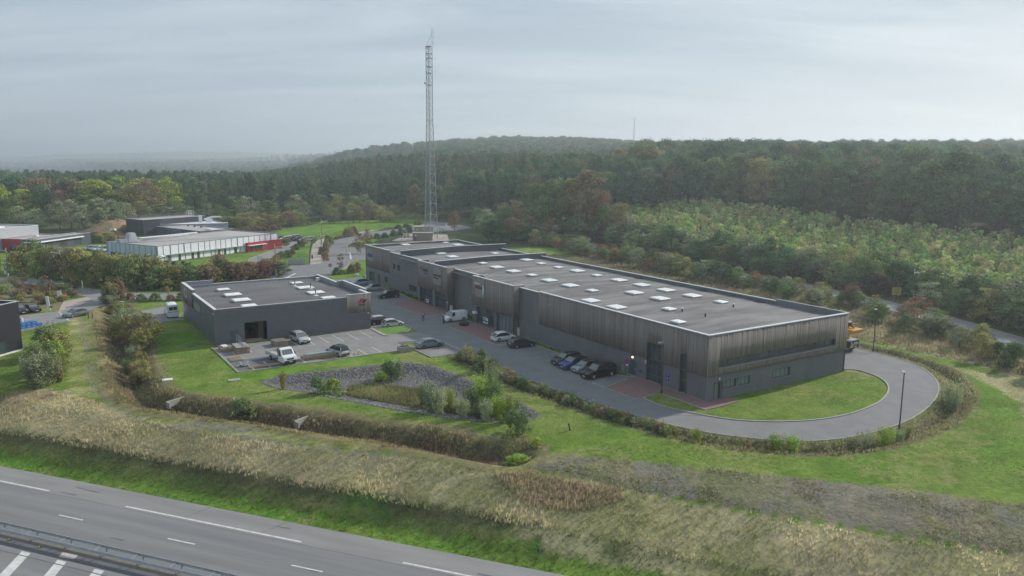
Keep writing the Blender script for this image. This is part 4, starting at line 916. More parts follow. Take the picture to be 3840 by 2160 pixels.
mb.box(0.06, 0.4, 17.35, 17.5, 5.1, 6.34); mb.box(0.4, 0.5, 17.3, D2y - .1, 5.0, 6.33); mb.box(0.4, 5.4, D2y - .3, D2y - .16, 5.0, 6.4); mb.box(0.2, 0.34, .2, 17.3, 5.0, 5.74)
mb.box(5.4, W2x - .2, D2y - .3, D2y - .1, 5.1, 5.69); mb.box(W2x - .5, W2x - .4, 15.3, D2y - .3, 5.0, 5.94); mb.box(W2x + .7, W2x + .8, 4.3, 15.2, 5.0, 6.19); mb.box(W2x - .4, W2x + .8, 15.1, 15.25, 5.0, 6.18); mb.box(W2x - .4, W2x - .3, 0.2, 4.3, 5.0, 6.09); mb.box(W2x - .4, W2x + .7, 4.15, 4.3, 5.0, 6.09)
mb.box(21.7, W2x, .12, .2, 5.0, 6.14); mb.build('parapet', mat('parapet_light', (0.30, 0.32, 0.36), (0.25, 0.27, 0.31), rough=0.5), B2)
coping(B2, [(0.6, D2y - .25), (5.3, D2y - .25)], 6.41, 0.25, 0.06)
mb = MB(); mb.box(W2x - .4, W2x + .9, 4.3, 15.2, 5.1, 5.2); mb.build('roof', M_roof2, B2)
boards(B2, 'board_cladding', 's', W2x + 1.0, 1, 4.2, 15.3, 2.9, 6.2, seed=12, w=0.2); boards(B2, 'board_cladding', 't', 4.2, -1, W2x, W2x + 1.0, 2.9, 6.15, seed=13, w=0.2)
for q in ((W2x + .08, W2x + .16, -0.18, -.06, 2.95, 6.14), (-.05, .03, -.08, 0, 0, H2 - .01)): mb = MB(); mb.box(*q); mb.build('corner_trim', M_flash, B2)
for (u_, v_, a_, b_) in ((838, 1082, 2.0, 1.5), (873, 1101, 2.6, 2.2), (905, 1121, 2.6, 2.2), (934, 1142, 2.2, 1.5), (1112, 1057.5, 2.0, 1.5), (1145, 1075, 2.6, 2.2), (1184, 1093, 2.6, 2.2), (1231, 1112.5, 2.2, 1.4)):
    P = G3(u_, v_, 5.75) - C2; skylight(B2, P.dot(bA), P.dot(aA), 5.42, a_, b_)
for u_, v_ in ((1106, 1073), (1165, 1084), (1184, 1109)):
    P = G3(u_, v_, 5.4) - C2; t_, s_ = P.dot(bA), P.dot(aA)
    mb = MB(); mb.lathe([(0.45, 0), (0.45, .05), (0.15, .1), (0.13, .35)], (t_, s_, 5.4), 12); o = mb.build('vent_pipe', M_white, B2)
    mb = MB(); mb.lathe([(0.08, .3), (0.08, .85), (0.17, .9), (0.12, 1.05)], (t_, s_, 5.4), 10); mb.build('vent_cap', M_black, o)
P = G3(1191, 1050, 5.4) - C2; mb = MB(); mb.lathe([(0.5, 0), (0.5, .06), (0.2, .12), (0.2, .35), (.4, .4), (.4, .5)], (P.dot(bA), P.dot(aA), 5.35), 12); mb.build('vent_pipe', M_white, B2)
# logo on the corner boards: red and black slanted blocks, pale triangle, lettering
lg = panel(B2, 'logo', mat('logo_red', (0.55, 0.02, 0.06), (0.5, 0.02, 0.05), rough=0.4), 't', -0.2, -1, [(23.35, 4.55), (23.95, 5.3), (24.65, 5.4), (24.05, 4.65)], 0.0, 0.04)
panel(lg, 'logo_block', M_inkk, 't', -0.2, -1, [(24.1, 4.6), (24.6, 5.15), (25.15, 5.2), (24.75, 4.65)], 0.0, 0.035)
panel(lg, 'logo_block', mat('logo_grey', (0.28, 0.33, 0.35)), 't', -0.2, -1, [(22.75, 4.2), (23.3, 4.95), (23.45, 4.25)], 0.0, 0.035)
add_text('rmetal', 0.42, 'lettering', M_inkk, lg, (24.15, -0.23, 4.3), RXT, bold=0.01)
wall_lamp(B2, W2x - .4, -0.03, 2.75, 'end')
sgn = panel(B2, 'sign_board', mat('sign_cream', (0.42, 0.40, 0.33), (0.35, 0.33, 0.27), scale=2), 's', -0.15, -1, [(21.2, 4.2), (23.9, 4.2), (23.9, 5.9), (21.2, 5.9)], 0.0, 0.04)
panel(sgn, 'logo', mat('logo_brown', (0.16, 0.11, 0.08)), 's', -0.19, -1, [(21.9, 4.7), (22.9, 4.6), (23.2, 5.3), (22.5, 5.6)], 0.0, 0.02)
mb = MB(); mb.box(0.0, 0.3, -.02, D2y, -.3, .1); mb.box(0.3, W2x, -.03, .3, -.3, .08) ; mb.build('plinth', M_conc, B2)
mb = MB(); mb.box(-0.2, 0.02, 0.05, .25, 5.0, 5.2); mb.build('security_camera', M_white, B2)

# ================================================================ far buildings
M_wht = mat('white_cladding', (0.86, 0.88, 0.93), (0.80, 0.82, 0.87), rough=0.5, scale=0.4); M_gry = mat('grey_cladding', (0.30, 0.32, 0.35), (0.27, 0.29, 0.32), rough=0.5)
M_blu = mat('pale_blue_cladding', (0.55, 0.62, 0.74), (0.5, 0.57, 0.68), rough=0.5); M_slate = mat('slate_cladding', (0.07, 0.08, 0.10), (0.06, 0.07, 0.085), rough=0.55); M_ant = mat('anthracite_cladding', (0.045, 0.05, 0.062), (0.04, 0.044, 0.054), rough=0.5)
M_red = mat('red_cladding', (0.40, 0.03, 0.04), (0.35, 0.028, 0.035), rough=0.5); M_rfl = mat('roof_pale', (0.42, 0.40, 0.38), (0.34, 0.325, 0.31), rough=0.9, scale=0.12, detail=9); M_lg = mat('light_grey_cladding', (0.42, 0.44, 0.48), (0.38, 0.40, 0.44), rough=0.5)
def frame_of(p0, p1):
    """frame with x along p0->p1 and y to its left (away from us)"""
    d = (p1 - p0); L = math.hypot(d.x, d.y); return math.atan2(d.y, d.x), L
def slab(parent, x0, x1, y0, y1, h, mw, mr, par=0.25, capm=None, z0=-0.3, name='wall'):
    mb = MB(); th = 0.25
    mb.box(x0, x1, y0, y0 + th, z0, h); mb.box(x0, x1, y1 - th, y1, z0, h); mb.box(x0, x0 + th, y0 + th, y1 - th, z0, h); mb.box(x1 - th, x1, y0 + th, y1 - th, z0, h); mb.build(name, mw, parent)
    mb = MB(); mb.box(x0 + th, x1 - th, y0 + th, y1 - th, h - par - 0.1, h - par); mb.build('roof', mr, parent)
    coping(parent, [(x0 + .1, y0 + .1), (x1 - .1, y0 + .1), (x1 - .1, y1 - .1), (x0 + .1, y1 - .1), (x0 + .1, y0 + .3)], h, 0.4, 0.07, m=capm or M_flash)
# white building with the red annex
pN = G3(590, 988); pR = G3(1045, 929); pL = G3(426, 967)
az, LW = frame_of(pN, pR); WB = thing('office_building', 'long low white panelled building with a red entrance block and pipes on its roof', 'building', pN, az)
ax = Vector((math.cos(az), math.sin(az), 0)); ay = Vector((-ax.y, ax.x, 0)); DW = 22.0; HWb = 4.7
slab(WB, 0, LW, 0, DW, HWb, M_gry, M_rfl, 0.2)
rw = random.Random(3); mb = MB(); x = 0.3; k = 0
while x < LW - 0.6:
    wd = rw.choice((1.5, 1.9, 2.3)); wd = min(wd, LW - .2 - x)
    mb.box(x, x + wd, -0.22, -0.03, 2.15 + rw.random() * .004, HWb - .1); x += wd + rw.choice((0.3, 0.45, 0.3)); k += 1
mb.build('wall_panels', M_wht, WB)
mb = MB(); x = 0.3
while x < LW - 0.6:
    wd = rw.choice((1.2, 1.8, 2.4)); wd = min(wd, LW - .2 - x); mb.box(x, x + wd, -0.12, -0.03, 0.15, 2.0); x += wd + rw.choice((0.25, 0.9, 0.3))
mb.build('wall_panels', M_wht, WB)
mb = MB(); y = 0.3; lv = 0
while y < DW - 1:
    wd = rw.choice((1.5, 2.2)); mb.box(-0.2, -0.03, y, min(y + wd, DW - .2), 2.1, HWb - .1); mb.box(-.18, -.03, y + .5, min(y + wd + .3, DW - .2), 0.1, 2.0); y += wd + 0.3
mb.build('wall_panels', M_blu, WB)
mb = MB(); mb.box(2.2, LW - 14, -0.8, -0.03, 2.0, 2.13); mb.build('canopy', M_lg, WB)
for x in (3.0, 6.8, 11.2, 13.2, 20.6, 22.8, 26.6): mb = MB(); mb.box(x, x + 0.8, -0.16, -0.1, 0.1, 1.95); mb.build('window', M_glass, WB)
for y in (14.8, 17.9): mb = MB(); mb.box(-.24, -.15, y, y + 2.0, 0.9, 1.9); mb.build('window', M_glass, WB)
mb = MB(); mb.box(-.24, -.15, 2.6, 5.2, 0.1, 2.2); mb.build('window', M_glass, WB)
xr0 = (G3(930, 946) - pN).dot(ax)
slab(WB, xr0, LW + 0.4, -1.2, 0.0, 2.75, M_red, M_red, 0.1, M_red, name='entrance_block')
mb = MB(); mb.box(xr0 - .2, xr0 + 7, -2.2, -1.2, 2.0, 2.13); mb.build('canopy', M_wht, WB)
for x in (xr0 + 1.0, xr0 + 3.0, xr0 + 5.0): mb = MB(); mb.box(x, x + 0.9, -1.26, -1.15, 0.1, 1.9); mb.build('window', M_glass, WB)
# roof plant: hopper, ducts
mb = MB(); hx, hy = 3.0, DW - 6
mb.add([(hx, hy, 4.6), (hx + 3.2, hy, 4.6), (hx + 3.2, hy + 2.4, 4.6), (hx, hy + 2.4, 4.6), (hx + .7, hy + .5, 7.2), (hx + 2.5, hy + .5, 7.2), (hx + 2.5, hy + 1.9, 7.2), (hx + .7, hy + 1.9, 7.2)], [(3, 2, 1, 0), (4, 5, 6, 7), (0, 1, 5, 4), (1, 2, 6, 5), (2, 3, 7, 6), (3, 0, 4, 7)])
mb.box(hx - 2.8, hx - .1, hy, hy + 1.6, 4.6, 5.6); mb.build('air_hopper', M_lg, WB)
mb = MB(); mb.tube([(hx + 3.3, hy + 1, 5.5), (hx + 5, hy + 1.5, 5.3), (hx + 14, hy + 3.2, 5.1), (hx + 27, hy + 4.4, 5.0)], 0.32, 10); mb.build('duct', M_lg, WB, smooth=True)
mb = MB(); mb.tube([(hx + 4, hy - .6, 5.0), (hx + 14, hy + 1.0, 5.0), (hx + 22, hy + 2.0, 5.0)], 0.16, 8)
for k in range(6): mb.tube([(hx + 5 + 3 * k, hy - .4 + .45 * k, 4.6), (hx + 5 + 3 * k, hy - .4 + .45 * k, 5.2)], 0.07, 6)
mb.build('duct', M_lg, WB, smooth=True)
# grey building with lettering, behind it
pA = G3(590, 887); pB = G3(753, 908); az2, L2_ = frame_of(pA, pB)
XB = thing('office_building', 'low slate building with outlined wall lettering behind the white building', 'building', pA, az2)
slab(XB, 0, L2_, 0, 13, 3.7, M_slate, M_rfl, 0.2, M_lg)
mb = MB(); mb.box(L2_ * .8, L2_ * .8 + 3.2, 5.5, 8, 3.5, 3.9); mb.build('skylight', M_dome, XB)
for k in range(3): mb = MB(); mb.lathe([(0.5, 0), (0.3, .5), (.1, .6)], (5 + 4.4 * k, 9.5, 3.5), 8); mb.build('roof_fan', M_black, XB)
M_let = mat('letter_outline', (0.55, 0.55, 0.68)); M_let2 = mat('letter_face', (0.03, 0.03, 0.11))
add_text('XPath', 2.35, 'lettering', M_let, XB, (L2_ * 0.42, -0.06, 2.7), RXT, bold=0.10, depth=0.04, sx=1.55); add_text('XPath', 2.35, 'lettering', M_let2, XB, (L2_ * 0.42, -0.12, 2.7), RXT, bold=-0.01, depth=0.04, sx=1.55)
# dark hall and its pale-roofed wing
pA = G3(540, 882); pB = G3(775, 862); az3, L3 = frame_of(pA, pB)
DB = thing('warehouse', 'dark anthracite warehouse with railings along its pale roof', 'building', pA, az3)
slab(DB, 0, L3, 0, 11, 5.6, M_ant, M_rfl, 0.15, M_lg)
mb = MB(); mb.box(2.2, 5.5, -.03, 0.05, 0, 2.6); mb.build('gate', M_slate, DB)
mb = MB()
for k in range(20): mb.box(k * L3 / 19 - .03, k * L3 / 19 + .03, 10.6, 10.66, 5.5, 6.5)
for z_ in (6.0, 6.5): mb.box(0, L3, 10.6, 10.65, z_, z_ + .06)
mb.build('railing', M_galv, DB)
mb = MB()
for x in (L3 - 3, L3 - 1.9, L3 - .8):
    for y in (6.6, 8.4): mb.box(x, x + .08, y, y + .08, 5.5, 7.4)
for z_ in (6.4, 7.3): mb.box(L3 - 3, L3 - .7, 6.6, 6.7, z_, z_ + .1); mb.box(L3 - 3, L3 - .7, 8.4, 8.5, z_, z_ + .1)
mb.build('roof_ladder', M_white, DB)
pA = G3(605, 878); pB = G3(855, 872); az4, L4 = frame_of(pA, pB)
WG = thing('warehouse', 'low pale roofed wing with white ducts beside the anthracite warehouse', 'building', pA, az4)
slab(WG, 0, L4, 0, 15, 3.6, M_lg, M_wht, 0.15, M_lg)
mb = MB(); mb.box(13, 14.2, 9, 10, 3.5, 6.2); mb.box(15.5, 18, 8, 9.5, 3.5, 4.8); mb.tube([(15, 9, 4.6), (18, 10, 5.4), (21, 10, 5.4), (22, 10, 4)], 0.35, 8); mb.build('roof_plant', M_white, WG)
mb = MB()
for k in range(12): mb.box(20 + k * .8, 20.05 + k * .8, 14.4, 14.46, 3.5, 4.6)
mb.box(20, 28.8, 14.4, 14.46, 4.5, 4.56); mb.build('railing', M_galv, WG)
# left building: pale upper block, red front, slate wing with white canopy
pA = G3(136, 945); pB = G3(330, 916); az5, L5 = frame_of(pA, pB)
LB = thing('office_building', 'low slate and red building with white canopy and a pale grey upper block', 'building', pA, az5)
slab(LB, 0, L5 + 1.5, 0, 5.4, 3.7, M_slate, M_rfl, 0.15, M_lg)
mb = MB(); mb.box(-1.0, L5 - 2.5, -0.9, -.03, 2.75, 3.05); mb.box(-1.0, -.03, -.03, 3.2, 2.75, 3.04); mb.build('canopy', M_wht, LB)
for x in (0.8, 3.9, 5.9, 10.0, 16.3): mb = MB(); mb.box(x, x + (1.3 if x < 9 else 3.0), -.06, -.01, 0.6, 2.5); mb.build('window', M_glass, LB)
slab(LB, 0.1, 15.9, 5.4, 11.9, 3.75, M_red, M_rfl, 0.15, M_lg, name='entrance_block')
mb = MB(); mb.box(.02, .15, 7.2, 9.2, 0.1, 2.3); mb.build('window', M_glass, LB)
mb = MB(); mb.box(-.05, .02, 3.3, 4.6, 0.1, 2.5); mb.build('window', M_glass, LB)
slab(LB, -30, 15, 12, 32, 6.7, M_lg, M_rfl, 0.3, M_wht, name='upper_block')
mb = MB(); mb.box(2, 8, 18, 20, 6.3, 6.75); mb.build('skylight', M_wht, LB)
mb = MB(); mb.lathe([(0.6, 0), (.6, .4), (.4, .7)], (9.5, 8, 3.5), 10); mb.build('roof_fan', M_white, LB)
# black cladded building at the left edge with its loading deck
pA = G3(86, 1312); pB = G3(17, 1331); d_ = (pA - pB).normalized(); az6 = math.atan2(d_.y, d_.x)
KB = thing('industrial_building', 'black clad building with white coping cut by the left edge of the view', 'building', pA, az6)
M_blk = mat('black_cladding', (0.018, 0.019, 0.026), (0.015, 0.016, 0.022), rough=0.5)
slab(KB, -24, 0, 0, 26, 7.5, M_blk, M_roof2, 0.35, M_lg); mb = MB(); mb.box(-24, 0.05, -.06, 0, -.2, 0.22); mb.box(0, 0.06, 0, 4, -.2, 0.2); mb.build('plinth', M_white, KB)
mb = MB(); mb.box(-5.6, -2.9, -.05, .02, 0.2, 1.9); mb.build('window', M_glass, KB)
mb = MB(); mb.box(-7, -2.8, 16, 20, 7.2, 8.6); mb.build('roof_plant', M_white, KB)
mb = MB(); mb.box(0.1, .5, .2, .5, 0, .9); mb.build('gas_box', M_white, KB)
# ================================================================ plants
def leaf_mat(name, c, c2, rand=0.22, rough=0.85):
    return mat(name, c, c2, rough=rough, scale=0.55, detail=3, coords='World', rand=rand, spec=0.15, transl=0.16, vcol='tint', lo=0.35, hi=0.65)
LM = dict(
    dark=leaf_mat('leaf_dark', (0.091, 0.161, 0.071), (0.121, 0.189, 0.075)),
    pine=leaf_mat('leaf_pine', (0.070, 0.133, 0.071), (0.101, 0.166, 0.081)),
    mid=leaf_mat('leaf_mid', (0.151, 0.227, 0.090), (0.202, 0.265, 0.098)),
    grey=leaf_mat('leaf_grey', (0.242, 0.283, 0.169), (0.302, 0.331, 0.187)),
    olive=leaf_mat('leaf_olive', (0.263, 0.265, 0.098), (0.343, 0.312, 0.107)),
    lime=leaf_mat('leaf_lime', (0.363, 0.454, 0.081), (0.282, 0.398, 0.071)),
    silver=leaf_mat('leaf_silver', (0.403, 0.454, 0.267), (0.322, 0.378, 0.197)),
    brown=leaf_mat('leaf_brown', (0.232, 0.178, 0.109), (0.279, 0.202, 0.116)),
    rust=leaf_mat('leaf_rust', (0.30, 0.17, 0.10), (0.36, 0.24, 0.13)),
    yellow=leaf_mat('leaf_yellow', (0.40, 0.34, 0.11), (0.32, 0.31, 0.12)),
    red=leaf_mat('leaf_red', (0.22, 0.09, 0.08), (0.17, 0.11, 0.08)),
    purple=leaf_mat('leaf_purple', (0.116, 0.078, 0.078), (0.093, 0.085, 0.070)))
# woods seen from afar: several autumn greens chosen per tree
def mixed_leaf(name, cols):
    m = leaf_mat(name, (1, 1, 1), (0.85, 0.85, 0.85), rand=0.18).copy(); m.name = name
    t = m.node_tree; mx = [n for n in t.nodes if n.type == 'MIX_RGB' and n.blend_type == 'MIX'][0]
    oi = t.nodes.new('ShaderNodeObjectInfo'); rp_ = t.nodes.new('ShaderNodeValToRGB'); rp_.color_ramp.interpolation = 'CONSTANT'
    e = rp_.color_ramp.elements; e[0].position = 0; e[0].color = (*cols[0], 1); e[1].position = 1 / len(cols); e[1].color = (*cols[1], 1)
    for i, c in enumerate(cols[2:]): q = e.new((i + 2) / len(cols)); q.color = (*c, 1)
    a_ = t.nodes.new('ShaderNodeMath'); a_.operation = 'MULTIPLY'; a_.inputs[1].default_value = 3.17; b_ = t.nodes.new('ShaderNodeMath'); b_.operation = 'FRACT'
    t.links.new(oi.outputs['Random'], a_.inputs[0]); t.links.new(a_.outputs[0], b_.inputs[0]); t.links.new(b_.outputs[0], rp_.inputs[0])
    mul = t.nodes.new('ShaderNodeMixRGB'); mul.blend_type = 'MULTIPLY'; mul.inputs[0].default_value = 1
    out_links = [l.to_socket for l in mx.outputs[0].links]
    t.links.new(mx.outputs[0], mul.inputs[1]); t.links.new(rp_.outputs[0], mul.inputs[2])
    for s_ in out_links: t.links.new(mul.outputs[0], s_)
    return m
LMIX = mixed_leaf('leaf_wood_mixed', [(0.078, 0.161, 0.088), (0.111, 0.198, 0.100), (0.155, 0.235, 0.106), (0.189, 0.235, 0.112), (0.095, 0.185, 0.094), (0.222, 0.222, 0.119), (0.133, 0.222, 0.100), (0.089, 0.173, 0.094)])
LSAP = mixed_leaf('leaf_sapling_mixed', [(0.440, 0.588, 0.203), (0.567, 0.620, 0.238), (0.346, 0.500, 0.167), (0.620, 0.620, 0.263), (0.504, 0.620, 0.286), (0.597, 0.553, 0.263), (0.377, 0.553, 0.144), (0.472, 0.467, 0.214)])
LDARK = mixed_leaf('leaf_pine_mixed', [(0.093, 0.156, 0.090), (0.116, 0.187, 0.096), (0.139, 0.208, 0.100), (0.104, 0.166, 0.080), (0.186, 0.218, 0.110)])
M_bark = mat('bark', (0.11, 0.095, 0.08), (0.07, 0.06, 0.05), rough=0.95, scale=3)
M_bark_l = mat('bark_pale', (0.30, 0.28, 0.25), (0.2, 0.185, 0.165), rough=0.9, scale=3)

def crown_mesh(name, H, W, base, nc, per, leaf, seed, shape='round', lift=0.0, spiky=0.0, hang=0.0, m=None):
    """crown as many leaf-sprays: clumps spread through the volume, each a cloud of small blades"""
    r = np.random.default_rng(seed)
    th = r.uniform(0, 2 * PI, nc); ph = r.uniform(0, 1, nc) ** 0.7
    hh = r.uniform(0.02, 1.0, nc)
    if shape == 'round': prof = np.sqrt(np.clip(1 - (2 * hh - 0.9) ** 2 / 1.25, 0.03, 1))
    elif shape == 'cone': prof = np.clip(1.05 - hh, 0.04, 1) ** 0.75
    elif shape == 'tall': prof = np.sqrt(np.clip(1 - (2 * hh - 1.0) ** 2, 0.05, 1)) * 0.9 + 0.08
    elif shape == 'bush': prof = np.sqrt(np.clip(1 - hh ** 2, 0.04, 1))
    elif shape == 'vase': prof = 0.45 + 0.55 * hh
    lob = 1 + 0.22 * np.sin(th * 3 + seed) + 0.15 * np.sin(th * 5 + hh * 6 + seed * 2)
    rad = W / 2 * prof * lob * (0.35 + 0.65 * ph)
    cx = rad * np.cos(th); cy = rad * np.sin(th); cz = base + hh * (H - base)
    cr = W * r.uniform(0.09, 0.19, nc) * (1.0 if shape != 'cone' else 0.8)
    tn = r.uniform(0.6, 1.4, nc)  # tone per clump, spread wide to imitate sunlit and shaded foliage
    n = nc * per; ci = np.repeat(np.arange(nc), per)
    d = r.normal(size=(n, 3)); d /= np.linalg.norm(d, axis=1)[:, None]
    rr_ = r.uniform(0.45, 1.0, n) ** 0.6
    P = np.stack([cx[ci], cy[ci], cz[ci]], 1) + d * (cr[ci] * rr_)[:, None] * np.array([1.1, 1.1, 0.72])
    if hang: P[:, 2] -= hang * np.abs(r.normal(size=n))
    if spiky: P[:, 2] += spiky * (r.uniform(0, 1, n) ** 3) * 1.5
    P[:, 2] = np.maximum(P[:, 2], 0.05)
    nrm = d + r.normal(size=(n, 3)) * 0.5 + np.array([0, 0, 0.35]); nrm /= np.linalg.norm(nrm, axis=1)[:, None]
    t1 = np.cross(nrm, r.normal(size=(n, 3))); t1 /= np.linalg.norm(t1, axis=1)[:, None] + 1e-9; t2 = np.cross(nrm, t1)
    L = leaf * r.uniform(0.6, 1.5, n)[:, None]; Wd = L * r.uniform(0.35, 0.8, n)[:, None]
    V = np.stack([P - t1 * L, P + t2 * Wd, P + t1 * L, P - t2 * Wd], 1).reshape(-1, 3)
    F = np.arange(4 * n).reshape(-1, 4)
    tint = np.repeat((tn[ci] * r.uniform(0.8, 1.2, n))[:, None] * np.array([1.0, 1.0, 1.0]), 4, axis=0)
    me_o = np_mesh(name, V, F, m, attr=tint)
    return me_o, (cx, cy, cz)
def trunk_mesh(name, H, base, W, r0, cen, seed, n=8, m=None, limbs=9, forks=1):
    rr = random.Random(seed); mb = MB(); cx, cy, cz = cen
    pts = [(0, 0, -0.4)]; k = 5
    for i in range(1, k + 1):
        z = H * 0.85 * i / k; pts.append((rr.uniform(-1, 1) * W * 0.02 * i, rr.uniform(-1, 1) * W * 0.02 * i, z))
    mb.tube(pts, [r0 * 1.25] + [r0 * (1 - 0.85 * i / k) for i in range(1, k + 1)], n)
    idx = list(range(len(cx))); rr.shuffle(idx)
    for j in idx[:limbs]:
        z0 = max(base * 0.6, cz[j] - 0.35 * math.hypot(cx[j], cy[j]) - 0.12 * H); z0 = min(z0, H * 0.7); z0 = max(z0, 0.15)
        f_ = z0 / (H * .85); q = r0 * (1 - 0.85 * f_) * 0.6
        mb.tube([(0, 0, z0), (cx[j] * .5, cy[j] * .5, (z0 + cz[j]) / 2 - .03 * H), (cx[j] * .92, cy[j] * .92, cz[j])], [q, q * .6, q * .2], 5)
    return mb.build(name, m or M_bark, smooth=True, fix=False)
PROTO = {}
def proto(key, kind, H, W, base, nc, per, leaf, shape, lm, r0=None, **k):
    """one plant of each form, made once (its meshes); placed and copied below"""
    cr, cen = crown_mesh('crown', H, W, base, nc, per, leaf, hash(key) % 1000 if False else sum(map(ord, key)), shape, m=LM.get(lm, lm) if isinstance(lm, str) else lm, **k)
    tr = trunk_mesh('trunk', H, base, W, r0 or H * 0.018, cen, len(key) + int(H * 10), m=M_bark)
    PROTO[key] = dict(crown=cr.data, trunk=tr.data, H=H, W=W, kind=kind)
    bpy.data.objects.remove(cr); bpy.data.objects.remove(tr)
# H, W in metres; placed with a scale
proto('broad', 'tree', 10, 8.5, 1.6, 70, 42, 0.21, 'round', 'mid'); proto('broad2', 'tree', 10, 7.6, 1.2, 64, 42, 0.21, 'round', 'olive')
proto('oak', 'tree', 20, 15, 4.5, 95, 46, 0.36, 'round', 'mid'); proto('beech', 'tree', 22, 13, 3.0, 95, 46, 0.38, 'tall', 'olive')
proto('darkt', 'tree', 20, 9.5, 2.0, 85, 44, 0.36, 'tall', 'pine'); proto('conif', 'tree', 18, 7.5, 1.5, 80, 42, 0.33, 'cone', 'pine')
proto('poplar', 'tree', 20, 8.5, 1.5, 80, 42, 0.33, 'tall', 'grey', spiky=0.5)
proto('bushA', 'shrub', 3.0, 3.6, 0.1, 60, 60, 0.105, 'bush', 'mid'); proto('bushB', 'shrub', 3.6, 3.4, 0.15, 60, 60, 0.11, 'round', 'dark', spiky=0.4)
proto('willow', 'shrub', 3.6, 3.4, 0.05, 60, 64, 0.10, 'vase', 'silver', spiky=1.0); proto('clip', 'shrub', 1.3, 2.2, 0.05, 44, 60, 0.07, 'bush', 'dark')
proto('wisp', 'shrub', 2.2, 1.5, 0.05, 26, 40, 0.075, 'vase', 'grey', spiky=0.9)
proto('young', 'tree', 4.5, 2.4, 1.5, 30, 40, 0.10, 'tall', 'rust'); proto('fir', 'tree', 4.0, 2.2, 0.2, 46, 48, 0.09, 'cone', 'mid')
proto('sap', 'tree', 3.6, 3.0, 0.15, 24, 34, 0.17, 'round', 'grey', spiky=0.25); proto('sapc', 'tree', 4.2, 2.2, 0.2, 26, 34, 0.16, 'cone', 'mid')
NP = [0]
CW = dict(dark='dark green', pine='blackish green', mid='green', grey='grey green', olive='olive', lime='bright green', silver='silvery', brown='brownish', rust='russet', yellow='golden', red='reddish', purple='purplish')
def plant(key, x, y, h, wd=None, leaf=None, label='', cat='shrub', group=None, z=None, name=None, trunk=True, bark=None):
    p = PROTO[key]; s = h / p['H']; sw = (wd / p['W']) if wd else s * random.uniform(0.9, 1.12)
    z = gz(x, y) if z is None else z
    nm = name or {'tree': 'tree', 'shrub': 'bush'}[p['kind']]
    o = bpy.data.objects.new(nm, None); col.objects.link(o); o.empty_display_size = 0.3
    o.location = (x, y, z - 0.04); o.rotation_euler = (0, 0, random.uniform(0, 2 * PI)); o.scale = (sw, sw, s)
    if '{' in label:
        hm_ = {'tree': (4, 7, 13), 'shrub': (1.2, 2.2, 3.4)}[p['kind']]; sz = 'small' if h < hm_[0] else 'medium' if h < hm_[1] else 'tall' if h < hm_[2] else 'very tall'
        label = label.format(c=(sz + ' ' + CW.get(leaf, 'green')))
    tag(o, label, cat, group)
    c = bpy.data.objects.new('crown' if p['kind'] == 'tree' else 'foliage', p['crown']); col.objects.link(c); c.parent = o
    if leaf:
        c.material_slots[0].link = 'OBJECT'; c.material_slots[0].material = LM[leaf] if isinstance(leaf, str) else leaf
    if trunk:
        t = bpy.data.objects.new('trunk' if p['kind'] == 'tree' else 'stem', p['trunk']); col.objects.link(t); t.parent = o
        if bark: t.material_slots[0].link = 'OBJECT'; t.material_slots[0].material = bark
    NP[0] += 1
    return o, c
def pp(key, u, v, h, wd=None, leaf=None, **k):
    """plant at a surveyed ground point"""
    P = G(u, v); z = gz(P.x, P.y)
    if abs(z) > 0.3: P = G(u, v, z); z = gz(P.x, P.y)
    return plant(key, P.x, P.y, h, wd, leaf, **k)

# ---------------------------------------------------------------- single plants one can tell apart
pp('bushA', 612, 1046, 2.3, 3.6, 'mid', label='round dark green bush on the rim of the long ditch', cat='bush')
pp('willow', 712, 978, 1.9, 1.0, 'yellow', label='slim orange yellow shrub at the narrow end of the stone basin', cat='bush')
pp('bushA', 800, 988, 2.1, 2.6, 'mid', label='dense green bush in the stone basin, the one beside the yellow shrub', cat='bush')
pp('bushA', 838, 989, 2.2, 2.6, 'lime', label='bright green bush in the stone basin touching a darker one', cat='bush')
pp('bushB', 985, 957, 2.6, 2.9, 'mid', label='tall green bush on the upper stone slope of the basin', cat='bush')
pp('bushA', 958, 962, 1.5, 2.2, 'lime', label='low bright bush against the tall one on the upper stones', cat='bush')
WG_ = 'willow shrubs in the wide end of the stone basin'
for u_, v_, h_, w_, lf in ((1085, 1036, 3.0, 2.2, 'grey'), (1105, 1040, 2.6, 2.0, 'silver'), (1070, 1022, 2.4, 2.0, 'mid'), (1130, 1032, 2.2, 1.9, 'lime'), (1165, 1050, 2.0, 1.8, 'silver'), (1190, 1030, 2.2, 2.4, 'mid'), (1218, 1042, 3.8, 2.8, 'lime'), (1240, 1046, 3.5, 2.6, 'mid'), (1222, 1058, 2.0, 1.6, 'silver'),
                           (1255, 1055, 2.6, 2.0, 'lime'), (1275, 1060, 2.4, 1.9, 'lime'), (1232, 1020, 4.0, 1.7, 'silver'), (1290, 1048, 1.9, 2.0, 'mid'), (1205, 1048, 1.8, 1.8, 'grey')):
    pp('willow', u_, v_, h_, w_, lf, label='{c} willow shrub in the wide end of the basin', cat='bush', group=WG_)
pp('fir', 1212, 935, 3.3, 2.5, 'mid', label='conical young tree at the upper end of the hedge bank by the street', cat='tree')
pp('bushB', 1297, 1130, 2.6, 2.7, 'mid', label='green bush standing at the closed end of the long ditch', cat='bush')
pp('bushA', 1303, 1158, 1.2, 2.8, 'lime', label='low spreading bush in front of the bush at the end of the ditch', cat='bush')
pp('bushA', 1350, 1120, 0.9, 1.4, 'lime', label='small pale weed clump right of the ditch end bush', cat='bush')
HG = 'bushes on the hedge bank along the street'
hb = spline([(34.0, -15.0), (28, -15.3), (21.9, -15.3), (14, -14.9), (6.6, -13.9), (0, -12.8), (-5.5, -11.2)], 8)
